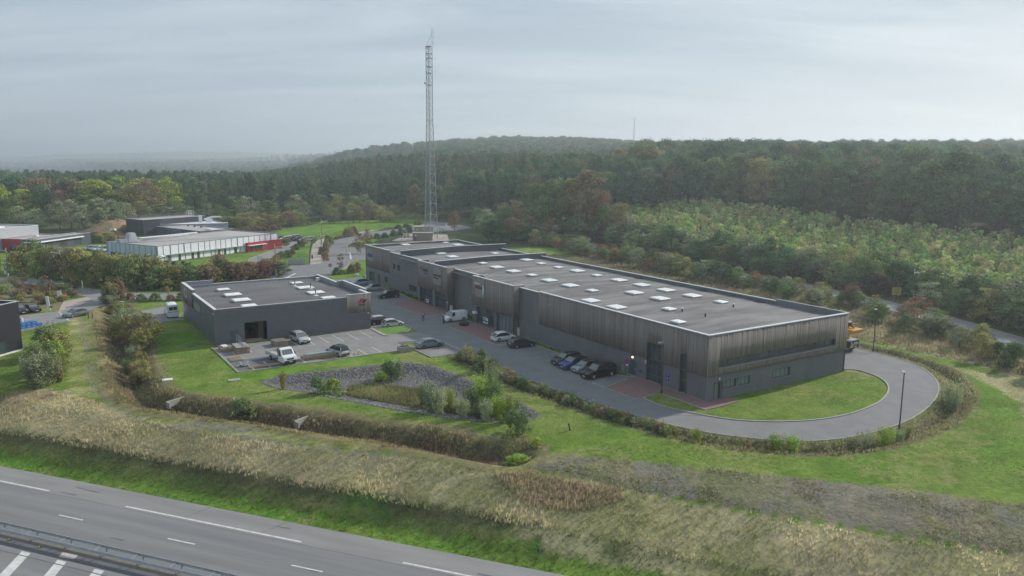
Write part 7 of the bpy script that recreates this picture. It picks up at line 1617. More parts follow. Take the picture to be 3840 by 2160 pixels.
# crane truck: slewing platform truck seen from behind past the end of the building
def crane(loc, ang):
    o = thing('crane_truck', 'yellow and black crane truck parked behind the end wall of the long building', 'truck', loc, ang)
    Y = mat('crane_yellow', (0.62, 0.33, 0.05), (0.52, 0.27, 0.045), rough=0.45); K_ = M_plast
    mb = MB(); mb.box(-5.0, 4.6, -1.25, 1.25, .65, 1.65); mb.box(-5.05, 4.6, -1.3, 1.3, 1.65, 1.75); mb.build('carrier', K_, o)
    mb = MB(); mb.box(-5.0, 2.2, -1.3, 1.3, 1.76, 1.86); mb.build('deck', mat('deck_grey', (0.38, 0.38, 0.38), (0.3, 0.3, 0.3)), o)
    mb = MB(); mb.prism([(2.6, 1.76), (4.6, 1.76), (4.7, 2.3), (4.2, 3.0), (2.6, 3.0)], -1.2, 1.2, axis='y'); cb = mb.build('cab', mat('crane_cab', (0.7, 0.7, 0.7)), o)
    mb = MB(); mb.box(4.66, 4.72, -1.0, 1.0, 2.3, 2.85); mb.build('windscreen', M_wglass, cb)
    for xw in (-3.9, -2.5, 1.6, 3.4):
        for sd in (-1, 1): wheel(o, xw, sd * 1.08, .55, .34, M_rimd, sd)
    mb = MB(); mb.lathe([(1.35, 1.9), (1.4, 1.95), (1.4, 2.95), (1.3, 3.0)], (-2.6, 0, 0), 24); mb.build('slew_base', Y, o)
    mb = MB(); mb.box(-5.3, -.4, -1.3, 1.3, 3.0, 3.25); mb.prism([(-5.6, -1.1), (-5.3, -1.35), (-3.4, -1.4), (-3.4, 1.4), (-5.3, 1.35), (-5.6, 1.1)], 3.25, 3.6); mb.build('turntable', Y, o)
    mb = MB(); mb.rbox((0.6, .35, 4.15), (8.6, .7, .55), 0, ry=-.05); mb.rbox((1.4, .35, 4.5), (7.0, .5, .2), 0, ry=-.05); mb.build('boom', Y, o)
    mb = MB(); mb.rbox((-3.3, -.4, 3.85), (2.2, .5, .5), 0, ry=.3); mb.tube([(-4.6, -.5, 3.7), (-1.5, -.3, 4.3)], .12, 8); mb.build('luffing_ram', Y, o)
    mb = MB(); mb.lathe([(.35, -.5), (.35, .5)], (-3.9, .1, 4.35), 14, axis='y'); mb.tube([(-4.9, -.7, 4.3), (-4.7, .7, 4.4)], .1, 6); mb.build('winch', K_, o)
    mb = MB(); mb.box(-5.12, -5.02, .3, 1.15, .75, 1.15); mb.build('warning_panel', mat('warning_orange', (0.6, 0.22, 0.05), (0.5, 0.4, 0.2), scale=6, lo=.45, hi=.5), o)
    mb = MB(); mb.box(-5.1, -5.03, -.5, -.1, .8, .92); mb.build('number_plate', M_plate, o)
    t_ = add_text('LELIEUR', .34, 'lettering', M_white, o, (-5.07, -.35, 1.42), (PI / 2, 0, -PI / 2), bold=.015); mb = MB(); mb.box(-5.08, -5.04, -.95, .25, 1.17, 1.22); mb.build('lettering_line', M_white, o)
    mb = MB(); mb.prism([(.45, 1.05), (.6, 1.05), (1.0, 1.6), (.72, 1.6)], -5.08, -5.04, axis='x'); mb.build('logo', M_white, o)
crane(L0(11.2, 38.2), AA + .04)
# ================================================================ people
M_skin = mat('skin', (0.45, 0.30, 0.23), (0.40, 0.26, 0.2), rough=0.6)
def person(label, loc, ang, top_m, leg_m, hair_m, pose):
    """one continuous body grown on a skeleton; clothes and hair are shells over it"""
    o = thing('person', label, 'person', loc, ang)      # faces local -y
    J = dict(pelvis=(0, 0, .94, .135), spine=(0, .01, 1.12, .125), chest=(0, .0, 1.32, .15), neck=(0, .0, 1.50, .055), head0=(0, -.01, 1.56, .07), head1=(0, -.025, 1.645, .096), head2=(0, -.015, 1.72, .075))
    E_ = [('pelvis', 'spine'), ('spine', 'chest'), ('chest', 'neck'), ('neck', 'head0'), ('head0', 'head1'), ('head1', 'head2')]
    for sd, s_ in ((-1, 'l'), (1, 'r')):
        fx = pose['feet'][0 if sd < 0 else 1]
        J['hip' + s_] = (sd * .10, 0, .90, .105); J['kn' + s_] = (sd * .115 + fx[0] * .4, -.03 + fx[1] * .5, .49, .068); J['an' + s_] = (sd * .12 + fx[0], fx[1], .09, .045); J['to' + s_] = (sd * .13 + fx[0], fx[1] - .17, .035, .036)
        E_ += [('pelvis', 'hip' + s_), ('hip' + s_, 'kn' + s_), ('kn' + s_, 'an' + s_), ('an' + s_, 'to' + s_)]
        el, wr_ = pose['arms'][0 if sd < 0 else 1]
        J['sh' + s_] = (sd * .19, 0, 1.42, .068); J['el' + s_] = (*el, .045); J['wr' + s_] = (*wr_[:3], .03); d = (Vector(wr_[:3]) - Vector(el)).normalized()
        pa = Vector(wr_[:3]) + d * .08; J['pa' + s_] = (*pa, .034)
        E_ += [('chest', 'sh' + s_), ('sh' + s_, 'el' + s_), ('el' + s_, 'wr' + s_), ('wr' + s_, 'pa' + s_)]
        sidev = d.cross(Vector((0, 0, 1))).normalized() if abs(d.z) < .9 else Vector((1, 0, 0)); dn = d.cross(sidev).normalized()
        for k in range(4):
            q = pa + sidev * (k - 1.5) * .021; l_ = (.075, .085, .08, .062)[k]; e1 = q + d * l_ * .5; e2 = e1 + (d * .7 + dn * .7).normalized() * l_ * .5
            J['f%d%s' % (k, s_)] = (*e1, .0095); J['g%d%s' % (k, s_)] = (*e2, .008); E_ += [('pa' + s_, 'f%d%s' % (k, s_)), ('f%d%s' % (k, s_), 'g%d%s' % (k, s_))]
        tq = Vector(wr_[:3]) + d * .03 + sidev * .045; J['th' + s_] = (*tq, .011); J['ti' + s_] = (*(tq + d * .045 + sidev * .012), .009); E_ += [('wr' + s_, 'th' + s_), ('th' + s_, 'ti' + s_)]
    def grow(names, name, m, extra=0.0, lv=2):
        ks = [k for k in J if k in names]; ix = {k: i for i, k in enumerate(ks)}
        me = bpy.data.meshes.new(name); me.from_pydata([J[k][:3] for k in ks], [(ix[a_], ix[b_]) for a_, b_ in E_ if a_ in ix and b_ in ix], [])
        ob = bpy.data.objects.new(name, me); col.objects.link(ob); ob.modifiers.new('skin', 'SKIN'); sd_ = ob.modifiers.new('sub', 'SUBSURF'); sd_.levels = lv; sd_.render_levels = lv
        if not me.skin_vertices:
            bpy.context.view_layer.objects.active = ob; bm = bmesh.new(); bm.from_mesh(me); bm.verts.layers.skin.verify(); bm.to_mesh(me); bm.free()
        for i, k in enumerate(ks): me.skin_vertices[0].data[i].radius = (J[k][3] + extra, (J[k][3] + extra) * (0.74 if k in ('pelvis', 'spine', 'chest') else 1))
        me.skin_vertices[0].data[0].use_root = True
        dg = bpy.context.evaluated_depsgraph_get(); nm_ = bpy.data.meshes.new_from_object(ob.evaluated_get(dg)); bpy.data.objects.remove(ob)
        nm_.materials.clear(); nm_.materials.append(m); nm_.polygons.foreach_set('use_smooth', [True] * len(nm_.polygons)); nm_.name = name
        o2 = bpy.data.objects.new(name, nm_); col.objects.link(o2); o2.parent = o; return o2
    grow(set(J), 'body', M_skin)
    up = {'pelvis', 'spine', 'chest', 'shl', 'shr', 'ell', 'elr', 'wrl', 'wrr'}; grow(up, 'jacket', top_m, .022)
    lg_ = {'pelvis', 'hipl', 'hipr', 'knl', 'knr', 'anl', 'anr'}; grow(lg_, 'trousers', leg_m, .018); 
    for s_ in 'lr': grow({'an' + s_, 'to' + s_}, 'shoe', M_black, .014, 1)
    if pose.get('vest'):
        mb = MB()
        for sx in (-1, 1): mb.add([(sx * .07, -.145, 1.16), (sx * .19, -.12, 1.16), (sx * .20, -.10, 1.44), (sx * .09, -.13, 1.47)], [(0, 1, 2, 3)]); mb.add([(sx * .03, .14, 1.16), (sx * .19, .115, 1.16), (sx * .20, .10, 1.44), (sx * .06, .13, 1.47)], [(0, 1, 2, 3)])
        mb.build('vest_panels', M_white, o, fix=False)
    mb = MB(); hx, hy, hz_ = J['head1'][:3]
    mb.lathe([(.02, .125), (.07, .11), (.101, .06), (.108, .0), (.10, -.05)], (hx, hy + .016, hz_ + .01), 14); mb.build('hair', hair_m, o, smooth=True)
    mb = MB()
    for sx in (-1, 1): mb.lathe([(.012, 0), (.012, .006)], (hx + sx * .034, hy - .094, hz_ - .005), 8, axis='y')
    mb.build('eyes', M_black, o)
    mb = MB(); mb.prism([(-.014, hz_ - .045), (.014, hz_ - .045), (0, hz_ + .0)], hy - .115, hy - .09, axis='y'); mb.build('nose', M_skin, o)
    mb = MB(); mb.box(hx - .025, hx + .025, hy - .096, hy - .088, hz_ - .072, hz_ - .064); mb.build('mouth', mat('lips', (0.3, 0.12, 0.1)), o)
    for sx in (-1, 1): mb = MB(); mb.rbox((hx + sx * .098, hy + .005, hz_ - .01), (.018, .035, .055)); mb.build('ear', M_skin, o)
    return o
M_jk = mat('jacket_black', (0.025, 0.025, 0.028), (0.035, 0.035, 0.038), rough=0.9); M_jn = mat('trousers_grey', (0.10, 0.105, 0.12), (0.075, 0.08, 0.09), rough=0.9); M_jd = mat('trousers_dark', (0.04, 0.042, 0.05), (0.03, 0.031, 0.036), rough=0.9)
person('person in black jacket with white shoulder panels and grey trousers, hands together, standing mid street', G3(1587, 1204), -0.1, M_jk, M_jn, mat('hair_grey', (0.25, 0.23, 0.21)), dict(feet=((-.02, 0), (.02, 0)), arms=(((-.30, -.06, 1.17), (-.10, -.27, 1.22)), ((.30, -.06, 1.17), (.10, -.27, 1.20))), vest=True))
person('person in dark clothes with white vest, walking near the front of the small white van', G3(1663, 1215), 1.1, M_jk, M_jd, mat('hair_white', (0.6, 0.6, 0.58)), dict(feet=((0, -.12), (0, .16)), arms=(((-.27, .06, 1.16), (-.16, -.20, 1.14)), ((.27, .02, 1.16), (.12, -.24, 1.25))), vest=True))

# ================================================================ lamps, masts, signs
M_post_d = mat('post_dark', (0.055, 0.06, 0.062), (0.07, 0.072, 0.072), rough=0.6); M_post_b = mat('post_brown', (0.10, 0.085, 0.075), (0.14, 0.12, 0.10), rough=0.8); M_lhead = mat('lamp_head_grey', (0.42, 0.43, 0.44), (0.34, 0.35, 0.36), rough=0.5)
def lampA(base, h, ang, label):
    o = thing('street_lamp', label, 'street lamp', base, ang, 'dark yard lamps along the street and loop road')
    mb = MB(); mb.tube([(0, 0, -.1), (0, 0, h)], [.085, .055], 8); mb.box(-.11, .11, -.11, .11, 0, .5); mb.build('post', M_post_d, o)
    mb = MB(); mb.add([(-.05, -.13, h - .02), (.85, -.17, h + .06), (.85, .17, h + .06), (-.05, .13, h - .02), (-.05, -.1, h + .09), (.55, -.14, h + .17), (.80, -.10, h + .14), (.80, .10, h + .14), (.55, .14, h + .17), (-.05, .1, h + .09)], [(0, 3, 2, 1), (0, 1, 6, 5, 4), (3, 9, 8, 7, 2), (1, 2, 7, 6), (4, 5, 8, 9), (5, 6, 7, 8), (0, 4, 9, 3)]); mb.build('lamp_head', M_lhead, o)
toS = AB + PI
for (u_, v_), h, lb in (((1545, 1107), 6.6, 'dark yard lamp in front of the recessed wall with the small windows'), ((1750, 1160), 5.9, 'dark yard lamp in the recess behind the small white van'), ((2071, 1300), 6.6, 'dark yard lamp before the long board wall, right of the dark hatchback'), ((2481, 1476), 6.6, 'dark yard lamp standing in the lawn before the entrance glazing'),
                        ((3372, 1610), 6.6, 'tall dark lamp at the outer edge of the loop road'), ((3274, 1319), 6.7, 'dark lamp on the verge behind the crane truck'), ((1382, 1045), 7.2, 'thin dark lamp at the far left corner of the long building')):
    lampA(G3(u_, v_), h, toS + (0 if u_ < 3000 else .3), lb)
def lampB(base, h, ang, label, white_foot=False):
    o = thing('street_lamp', label, 'street lamp', base, ang, 'brown road lamps with white arms')
    mb = MB(); mb.tube([(0, 0, -.1), (0, 0, h * .84)], [.10, .07], 8); mb.build('post', M_post_b, o)
    mb = MB(); mb.tube([(0, 0, h * .80), (0, 0, h)], .06, 8); mb.tube([(0, 0, h * .90), (1.0, 0, h * .915), (1.75, 0, h * .93)], [.09, .05, .04], 8)
    mb.build('arm', M_white, o); mb = MB(); mb.lathe([(.03, .10), (.16, .06), (.20, -.02), (.12, -.06)], (1.95, 0, h * .935), 12); mb.build('lamp_head', M_white, o)
    if white_foot: mb = MB(); mb.lathe([(.14, 0), (.14, .95)], (0, 0, 0), 10); mb.build('foot_sleeve', M_white, o)
for (u_, v_), h, ang, wf, lb in (((32, 1038), 7.1, PI, 1, 'brown road lamp at the left end of the tall hedge'), ((233, 1050), 7.1, PI, 1, 'brown road lamp with white foot in front of the left part of the hedge'), ((381, 1055), 6.7, PI, 0, 'brown road lamp in front of the middle of the hedge'), ((635, 1063), 6.3, PI, 0, 'brown road lamp rising above the golden tree behind the workshop'),
                                 ((1035, 1032), 7.8, 0, 1, 'brown road lamp beside the gate of the white building'), ((1206, 983), 8.2, 0, 1, 'brown road lamp at the lower end of the sandy path'), ((1207, 914), 8.4, 0, 0, 'brown road lamp at the upper end of the sandy path'), ((1308, 872), 8.9, 0, 0, 'brown road lamp by the bright field at the bend of the road'),
                                 ((1564, 834), 8.7, 0, 0, 'brown road lamp just left of the lattice mast'), ((3419, 1143), 7.4, 0, 0, 'brown road lamp beside the yellow sign on the back road'), ((2803, 1014), 7.6, 0, 0, 'brown road lamp on the back road, behind the middle of the long roof'), ((2410, 982), 8.6, 0, 0, 'brown road lamp on the back road above the middle skylights'),
                                 ((2110, 905), 9.0, 0, 0, 'brown road lamp beside the white notice boards'), ((1866, 850), 9.2, 0, 0, 'small distant road lamp by the copse left of the notice boards'), ((4, 1015), 6.5, PI, 0, 'brown road lamp cut by the left edge of the picture')):
    P = G3(u_, v_); lampB(Vector((P.x, P.y, gz(P.x, P.y))) if u_ > 1700 else P, h, ang, lb, wf)
# lattice mast
def mast(base, H):
    o = thing('lattice_mast', 'tall three legged galvanised lattice mast with antennas near the roundabout', 'mast', base, .35)
    W0, W1 = 4.7, 2.2
    def wd(z): return W0 + (W1 - W0) * min(1, z / (H * .58)) if z < H * .58 else W1
    def leg(k, z): r_ = wd(z) / math.sqrt(3) * 1.0; a_ = 2 * PI * k / 3 + .2; return Vector((r_ * math.cos(a_) * 1.0, r_ * math.sin(a_), z))
    top = H * .915; zs = [0]; 
    while zs[-1] < top: zs.append(min(top, zs[-1] + max(1.7, wd(zs[-1]) * 0.95)))
    for k in range(3):
        mb = MB(); mb.tube([leg(k, z) for z in zs], [.16 - .05 * z / H for z in zs], 6); mb.build('leg', M_galv, o)
    mb = MB(); mbp = MB()
    for i, (z0, z1) in enumerate(zip(zs, zs[1:])):
        r_ = .065 - .01 * z0 / H
        for k in range(3):
            a0, a1, b0, b1 = leg(k, z0), leg(k, z1), leg((k + 1) % 3, z0), leg((k + 1) % 3, z1)
            mb.tube([a0, b1], r_, 4, cap=False); mb.tube([b0, a1], r_, 4, cap=False); mb.tube([a1, b1], r_, 4, cap=False)
    mb.build('bracing', M_galv, o, fix=False)
    mb = MB(); mb.tube([(0.0, 0.25, 0), (0, .25, top)], .05, 4); mb.tube([(0.3, 0.25, 0), (.3, .25, top)], .04, 4)
    for z in np.arange(.5, top, .8): mb.tube([(0, .25, z), (.3, .25, z)], .025, 4, cap=False)
    mb.build('ladder', M_galv, o, fix=False)
    for z in (H * .57, H * .735, H * .79, H * .82, H * .86, H * .88, top): mb = MB(); w_ = wd(z) * .5; mb.prism([(w_ * math.cos(t_ * PI / 3), w_ * math.sin(t_ * PI / 3)) for t_ in range(6)], z - .06, z + .06); mb.build('platform', M_galv, o)
    mb = MB(); mb.tube([leg(0, top * .97), (leg(0, top).x, leg(0, top).y, H)], .07, 6); mb.tube([leg(1, top), (leg(0, top).x, leg(0, top).y, H * .975)], .05, 5); mb.build('top_pole', M_galv, o)
    for z in (H * .93, H * .955, H * .975, H * .99): mb = MB(); p_ = leg(0, top); mb.tube([(p_.x, p_.y, z), (p_.x + .5, p_.y, z), (p_.x + .5, p_.y, z + .5)], .06, 5); mb.build('antenna', M_dark, o)
    for z in (H * .80, H * .86): mb = MB(); p_ = leg(0, top); mb.tube([(p_.x, p_.y, z), (p_.x + 1.3, p_.y, z)], .04, 5); mb.tube([(p_.x + 1.3, p_.y, z - .8), (p_.x + 1.3, p_.y, z + .8)], .04, 5); mb.build('antenna', M_galv, o)
    mb = MB(); z = H * .745; p_ = leg(1, z); mb.lathe([(.05, -.2), (.5, .05), (.5, .15), (.3, .2)], (p_.x - .6, p_.y, z), 14, axis='x'); mb.tube([p_, (p_.x - .5, p_.y, z)], .06, 5); mb.build('dish', M_galv, o)
mast(G3(1616, 893), 74.0)
P = L0(330, 420); o = thing('radio_mast', 'tiny far mast on the wooded ridge right of the lattice mast', 'mast', (u0 := (1587 - 1288) * S23 / FPX * 1500, 1500, gz(u0, 1500))); mb = MB(); mb.tube([(0, 0, 0), (0, 0, 58)], [1.1, .7], 6); mb.build('pole', M_galv, o); mb = MB(); mb.tube([(0, 0, 58), (0, 0, 66)], .4, 5); mb.build('antenna', M_galv, o)
def boxobj(name, label, cat, base, ang, size, m, parts=(), group=None):
    o = thing(name, label, cat, base, ang, group); mb = MB(); mb.rbox((0, 0, size[2] / 2), size); mb.build('body', m, o)
    for nm, c, sz, mm in parts: mb = MB(); mb.rbox(c, sz); mb.build(nm, mm, o)
    return o
M_grn = mat('cabin_green', (0.27, 0.33, 0.24), (0.23, 0.28, 0.2)); M_crm = mat('box_cream', (0.58, 0.57, 0.48), (0.5, 0.49, 0.41))
cab = G3(1570, 889); aR = math.atan2(10.9, 5.2)
boxobj('equipment_cabin', 'pale green equipment cabin at the foot of the lattice mast', 'cabin', cab + Vector((1.5, 3, 0)), .12, (7.0, 3.0, 3.7), M_grn, [('roof', (0, 0, 3.76), (7.3, 3.3, .12), mat('cabin_roof', (0.5, 0.52, 0.46)))] + [('vent', (x, -1.53, 2.8), (.6, .05, .5), M_crm) for x in (-2.4, 0, 2.4)])
boxobj('equipment_cabin', 'brown pebbledash cabin with flat roof below the green cabin', 'cabin', G3(1583, 903) + Vector((0, 1.5, 0)), .1, (7.0, 3.0, 2.7), mat('cabin_brown', (0.30, 0.25, 0.22), (0.22, 0.185, 0.165), scale=4), [('roof', (0, 0, 2.76), (7.3, 3.3, .12), M_conc), ('door', (-2.6, -1.53, 1.05), (.9, .05, 2.0), mat('cabin_door', (0.16, 0.13, 0.12))), ('notice', (-2.4, -1.57, 1.9), (.5, .03, .6), M_white)])
o = boxobj('trailer_generator', 'small cream trailer generator left of the brown cabin', 'trailer', G3(1524, 890), .1, (2.3, 1.3, .9), mat('trailer_cream', (0.6, 0.58, 0.42)), [])
for c_ in o.children: c_.location.z = .45
for sx in (-.6, .6):
    for sy in (-.6, .6): wheel(o, sx, sy, .26, .18, M_rim, 1 if sy > 0 else -1)
def road_sign(name, label, base, h, draw, ang=0.0):
    o = thing(name, label, 'road sign', base, ang); mb = MB(); mb.tube([(0, 0, -.1), (0, 0, h)], .035, 8); mb.build('post', M_galv, o); draw(o, h); return o
def disc(o, z, r, m, nm='sign_plate', y=-.05): mb = MB(); mb.lathe([(r, y - .012), (r, y + .012)], (0, 0, z), 20, axis='y'); return mb.build(nm, m, o)
M_sred = mat('sign_red', (0.5, 0.02, 0.03)); M_sblue = M_blue
def d_noentry(o, h): d_ = disc(o, h, .42, M_sred); mb = MB(); mb.box(-.30, .30, -.075, -.065, h - .07, h + .07); mb.build('bar', M_white, d_)
road_sign('no_entry_sign', 'round red no entry sign with white bar at the road junction', G3(1239.5, 1036), 2.75, d_noentry, .1)
def d_park(o, h):
    d_ = disc(o, h, .36, M_sred); disc(d_, h, .29, M_sblue, 'face', -.062); mb = MB(); mb.rbox((0, -.078, h), (.5, .01, .05), 0, ry=.78); mb.build('bar', M_sred, d_)
    mb = MB(); mb.box(-.22, .22, -.06, -.04, h - .62, h - .44); mb.build('sub_plate', M_white, o)
road_sign('no_parking_sign', 'round blue no parking sign next to the black pickup', L0(13.4, -1.2), 2.3, d_park, AB + PI / 2 + PI + .3); road_sign('no_parking_sign', 'round blue no parking sign at the corner between the two shop units', L0(66.0, -1.0), 2.5, d_park, AB + PI / 2 + PI + .3)
def d_mirror(o, h): disc(o, h, .5, mat('sign_back', (0.5, 0.51, 0.5))); mb = MB(); mb.rbox((.1, -.05, h - .75), (.3, .03, .3)); mb.build('sub_plate', M_white, o)
road_sign('traffic_sign', 'round sign seen from behind at the side road junction on the left', G3(311, 1109), 2.7, d_mirror, 2.0)
o = thing('information_board', 'yellow notice board on two posts beside the back road', 'sign', (lambda P: (P.x, P.y, gz(P.x, P.y)))(G3(3359, 1130)), -.15)
for x in (-.45, .45): mb = MB(); mb.tube([(x, 0, -.2), (x, 0, 2.4)], .05, 6); mb.build('post', M_galv, o)
mb = MB(); mb.box(-.9, .9, -.07, -.04, 1.35, 3.0); p_ = mb.build('sign_plate', mat('sign_yellow', (0.48, 0.38, 0.06), (0.42, 0.33, 0.05)), o)
for i, (tx, z) in enumerate((('SITE INTERDIT', 2.72), ('AU PUBLIC', 2.36), ('DANGER', 2.0), ('ACCES', 1.66))): add_text(tx, .26, 'lettering', M_inkk, p_, (0, -.08, z), (PI / 2, 0, 0), sx=.8)
P = G3(2082, 905); o = thing('notice_boards', 'pair of white direction boards, one above the other, by the back road', 'sign', (P.x, P.y, gz(P.x, P.y)), 0)
mb = MB(); mb.tube([(-.5, 0, -.2), (-.5, 0, 5.4)], .05, 6); mb.build('post', M_galv, o)
zt = top_z(P, 2082 / S23, 844 / S23) - gz(P.x, P.y)
for z in (zt, zt - .95): mb = MB(); mb.box(-.9, .9, -.06, -.03, z - .8, z); mb.build('sign_plate', M_white, o)
P = G3(2050, 905); o = thing('billboard', 'large pale green sign board seen from behind with dark posts', 'sign', (P.x, P.y, gz(P.x, P.y)), 0); zt = top_z(P, 2050 / S23, 858 / S23) - gz(P.x, P.y)
mb = MB(); mb.box(-2.0, 1.5, -.06, .0, zt - 3.4, zt); mb.build('sign_plate', mat('sign_pale_green', (0.33, 0.40, 0.35)), o)
for x in (-.6, .75): mb = MB(); mb.box(x - .07, x + .07, -.16, -.065, -.2, zt); mb.build('post', M_dark, o)
o = thing('totem_sign', 'white leaning totem sign beside the black saloons', 'sign', G3(188, 1167), .3); mb = MB(); mb.rbox((-.25, 0, 1.45), (.5, .2, 2.9), 0, ry=-.09); mb.build('panel', M_white, o); mb = MB(); mb.rbox((.25, -.1, .85), (.5, .3, .25)); mb.build('letter_box', M_black, o)
# ---- utility boxes, hydrants, bollards
for (u_, v_), sz, m, lb, cat in (((1693, 1170), (.7, .35, 1.2), M_crm, 'cream utility box at the corner of the left shop unit', 'utility box'), ((1944, 1258), (.9, .35, 1.3), M_crm, 'cream utility box in the grass beside the garage unit', 'utility box'), ((2337, 1395), (.6, .3, 1.1), M_crm, 'cream utility box beside the round blue sign', 'utility box'),
                             ((1012, 1031), (.6, .3, 1.0), M_crm, 'cream utility box left of the gate lamp', 'utility box'), ((22, 1028), (.6, .3, 1.5), M_white, 'white cabinet by the hedge at the left edge', 'utility box'), ((82, 1230), (.5, .5, 1.7), mat('meter_grey', (0.5, 0.5, 0.5)), 'grey charging post at the end of the loading deck', 'utility box'),
                             ((458, 1083), (.25, .25, 1.1), M_white, 'white bollard on the verge before the hedge', 'bollard'), ((1336, 1033), (1.0, .5, .3), M_white, 'low white box on the lawn by the clipped hedge', 'utility box'), ((1366, 1042), (.4, .4, .6), M_conc, 'small concrete post on the lawn by the building corner', 'bollard'), ((1527, 1270 - 14), (.01, .01, .01), M_conc, '', '')):
    if lb: boxobj('utility_box' if cat != 'bollard' else 'bollard', lb, cat, G3(u_, v_), AB + PI / 2 if u_ > 1600 else 0.0, sz, m, [('cover', (0, 0, sz[2] + .03), (sz[0] * 1.06, sz[1] * 1.06, .06), m)])
def hydrant(base, lb, s=1.0):
    o = thing('hydrant', lb, 'hydrant', base); mb = MB(); mb.lathe([(.22 * s, 0), (.22 * s, .9 * s), (.16 * s, 1.15 * s), (.05 * s, 1.2 * s)], (0, 0, 0), 12); mb.build('body', M_sred, o, smooth=True); mb = MB(); mb.lathe([(.10 * s, -.3 * s), (.10 * s, .3 * s)], (0, 0, .7 * s), 10, axis='x'); mb.build('outlet', M_sred, o)
hydrant(G3(1171, 970), 'small red hydrant on the sandy path'); hydrant(G3(245, 1123), 'red hydrant at the end of the grass strip on the left', 1.15)
o = boxobj('roadside_board', 'white board with slanted pole beside the red hydrant', 'sign', G3(224, 1127), .1, (.75, .12, 2.0), M_white, []); mb = MB(); mb.tube([(-1.0, 0, 1.2), (.3, 0, 2.3)], .06, 6); mb.build('pole', M_galv, o)
# tractor tyre, planter, stake, headwalls, manhole covers
o = thing('tyre', 'big black tractor tyre lying on the red paving by the garage', 'tyre', L0(54.2, -3.9)); mb = MB(); mb.lathe([(.38, .12), (.45, 0), (.75, 0), (.88, .1), (.88, .42), (.75, .52), (.45, .52), (.38, .40)], (0, 0, 0), 28); o2 = mb.build('tread', M_tyre, o, smooth=True)
o2.data.polygons[-1].use_smooth = False; mb = MB(); mb.lathe([(.36, .45), (.36, .53)], (0, 0, 0), 24); mb.build('hole', M_black, o)
P = L0(42.3, -20.9); o = thing('planter', 'square concrete planter with bare stems on the lawn edge', 'planter', P, FRZ); mb = MB(); mb.prism([(-.9, -.65), (.9, -.65), (.9, .65), (-.9, .65)], 0, .8); mb.build('box', M_conc, o); mb = MB(); mb.box(-.75, .75, -.5, .5, .79, .82); mb.build('soil', M_dark, o)
mb = MB()
for k in range(7): x = -.6 + .2 * k; mb.tube([(x, 0, .8), (x + random.uniform(-.15, .15), random.uniform(-.2, .2), 1.35)], .02, 4)
mb.build('stems', M_bark, o)
o = thing('post', 'short leaning wooden stake on the lawn below the hedge bank', 'post', G3(2135, 1613)); mb = MB(); mb.rbox((0, 0, .35), (.16, .16, .8), 0, ry=-.2); mb.build('stake', M_bark, o); mb = MB(); mb.rbox((-.09, 0, .74), (.18, .18, .05), 0, ry=-.2); mb.build('cap', M_black, o)
def headwall(u_, v_, ang, lb, L_=1.6):
    P = G(u_, v_, -0.9); o = thing('culvert_headwall', lb, 'headwall', (P.x, P.y, gz(P.x, P.y) - .1), ang); mb = MB(); mb.box(-L_, L_, -.12, .12, -.3, .45); mb.box(-.35, .35, -.14, .14, .7, 1.05) if False else None; mb.build('wall', M_conc, o)
    for sx in (-1, 1): mb = MB(); mb.box(sx * L_ - .1, sx * L_ + .1, -.7, -.13, -.3, .38); mb.build('wing', M_conc, o)
headwall(767, 1058, AB + PI / 2 - 1.1, 'pale concrete weir wall across the long ditch'); headwall(455, 1013, AB + PI / 2 - 1.1, 'broken concrete weir at the bend of the long ditch', 2.0); headwall(322, 945, .2, 'small concrete sill across the upper ditch', 1.4)
def slabstone(u_, v_, lb, sx=.9, sy=.6, m=None): P = G(u_, v_); o = thing('concrete_slab', lb, 'slab', (P.x, P.y, gz(P.x, P.y))); mb = MB(); mb.rbox((0, 0, .03), (sx, sy, .14), .4); mb.build('slab', m or M_conc, o)
slabstone(421, 955, 'white concrete slab on the ditch slope', 1.3, .9, M_white); slabstone(589, 961 - 5, 'round manhole slab on the lawn before the workshop yard', 1.5, 1.0)
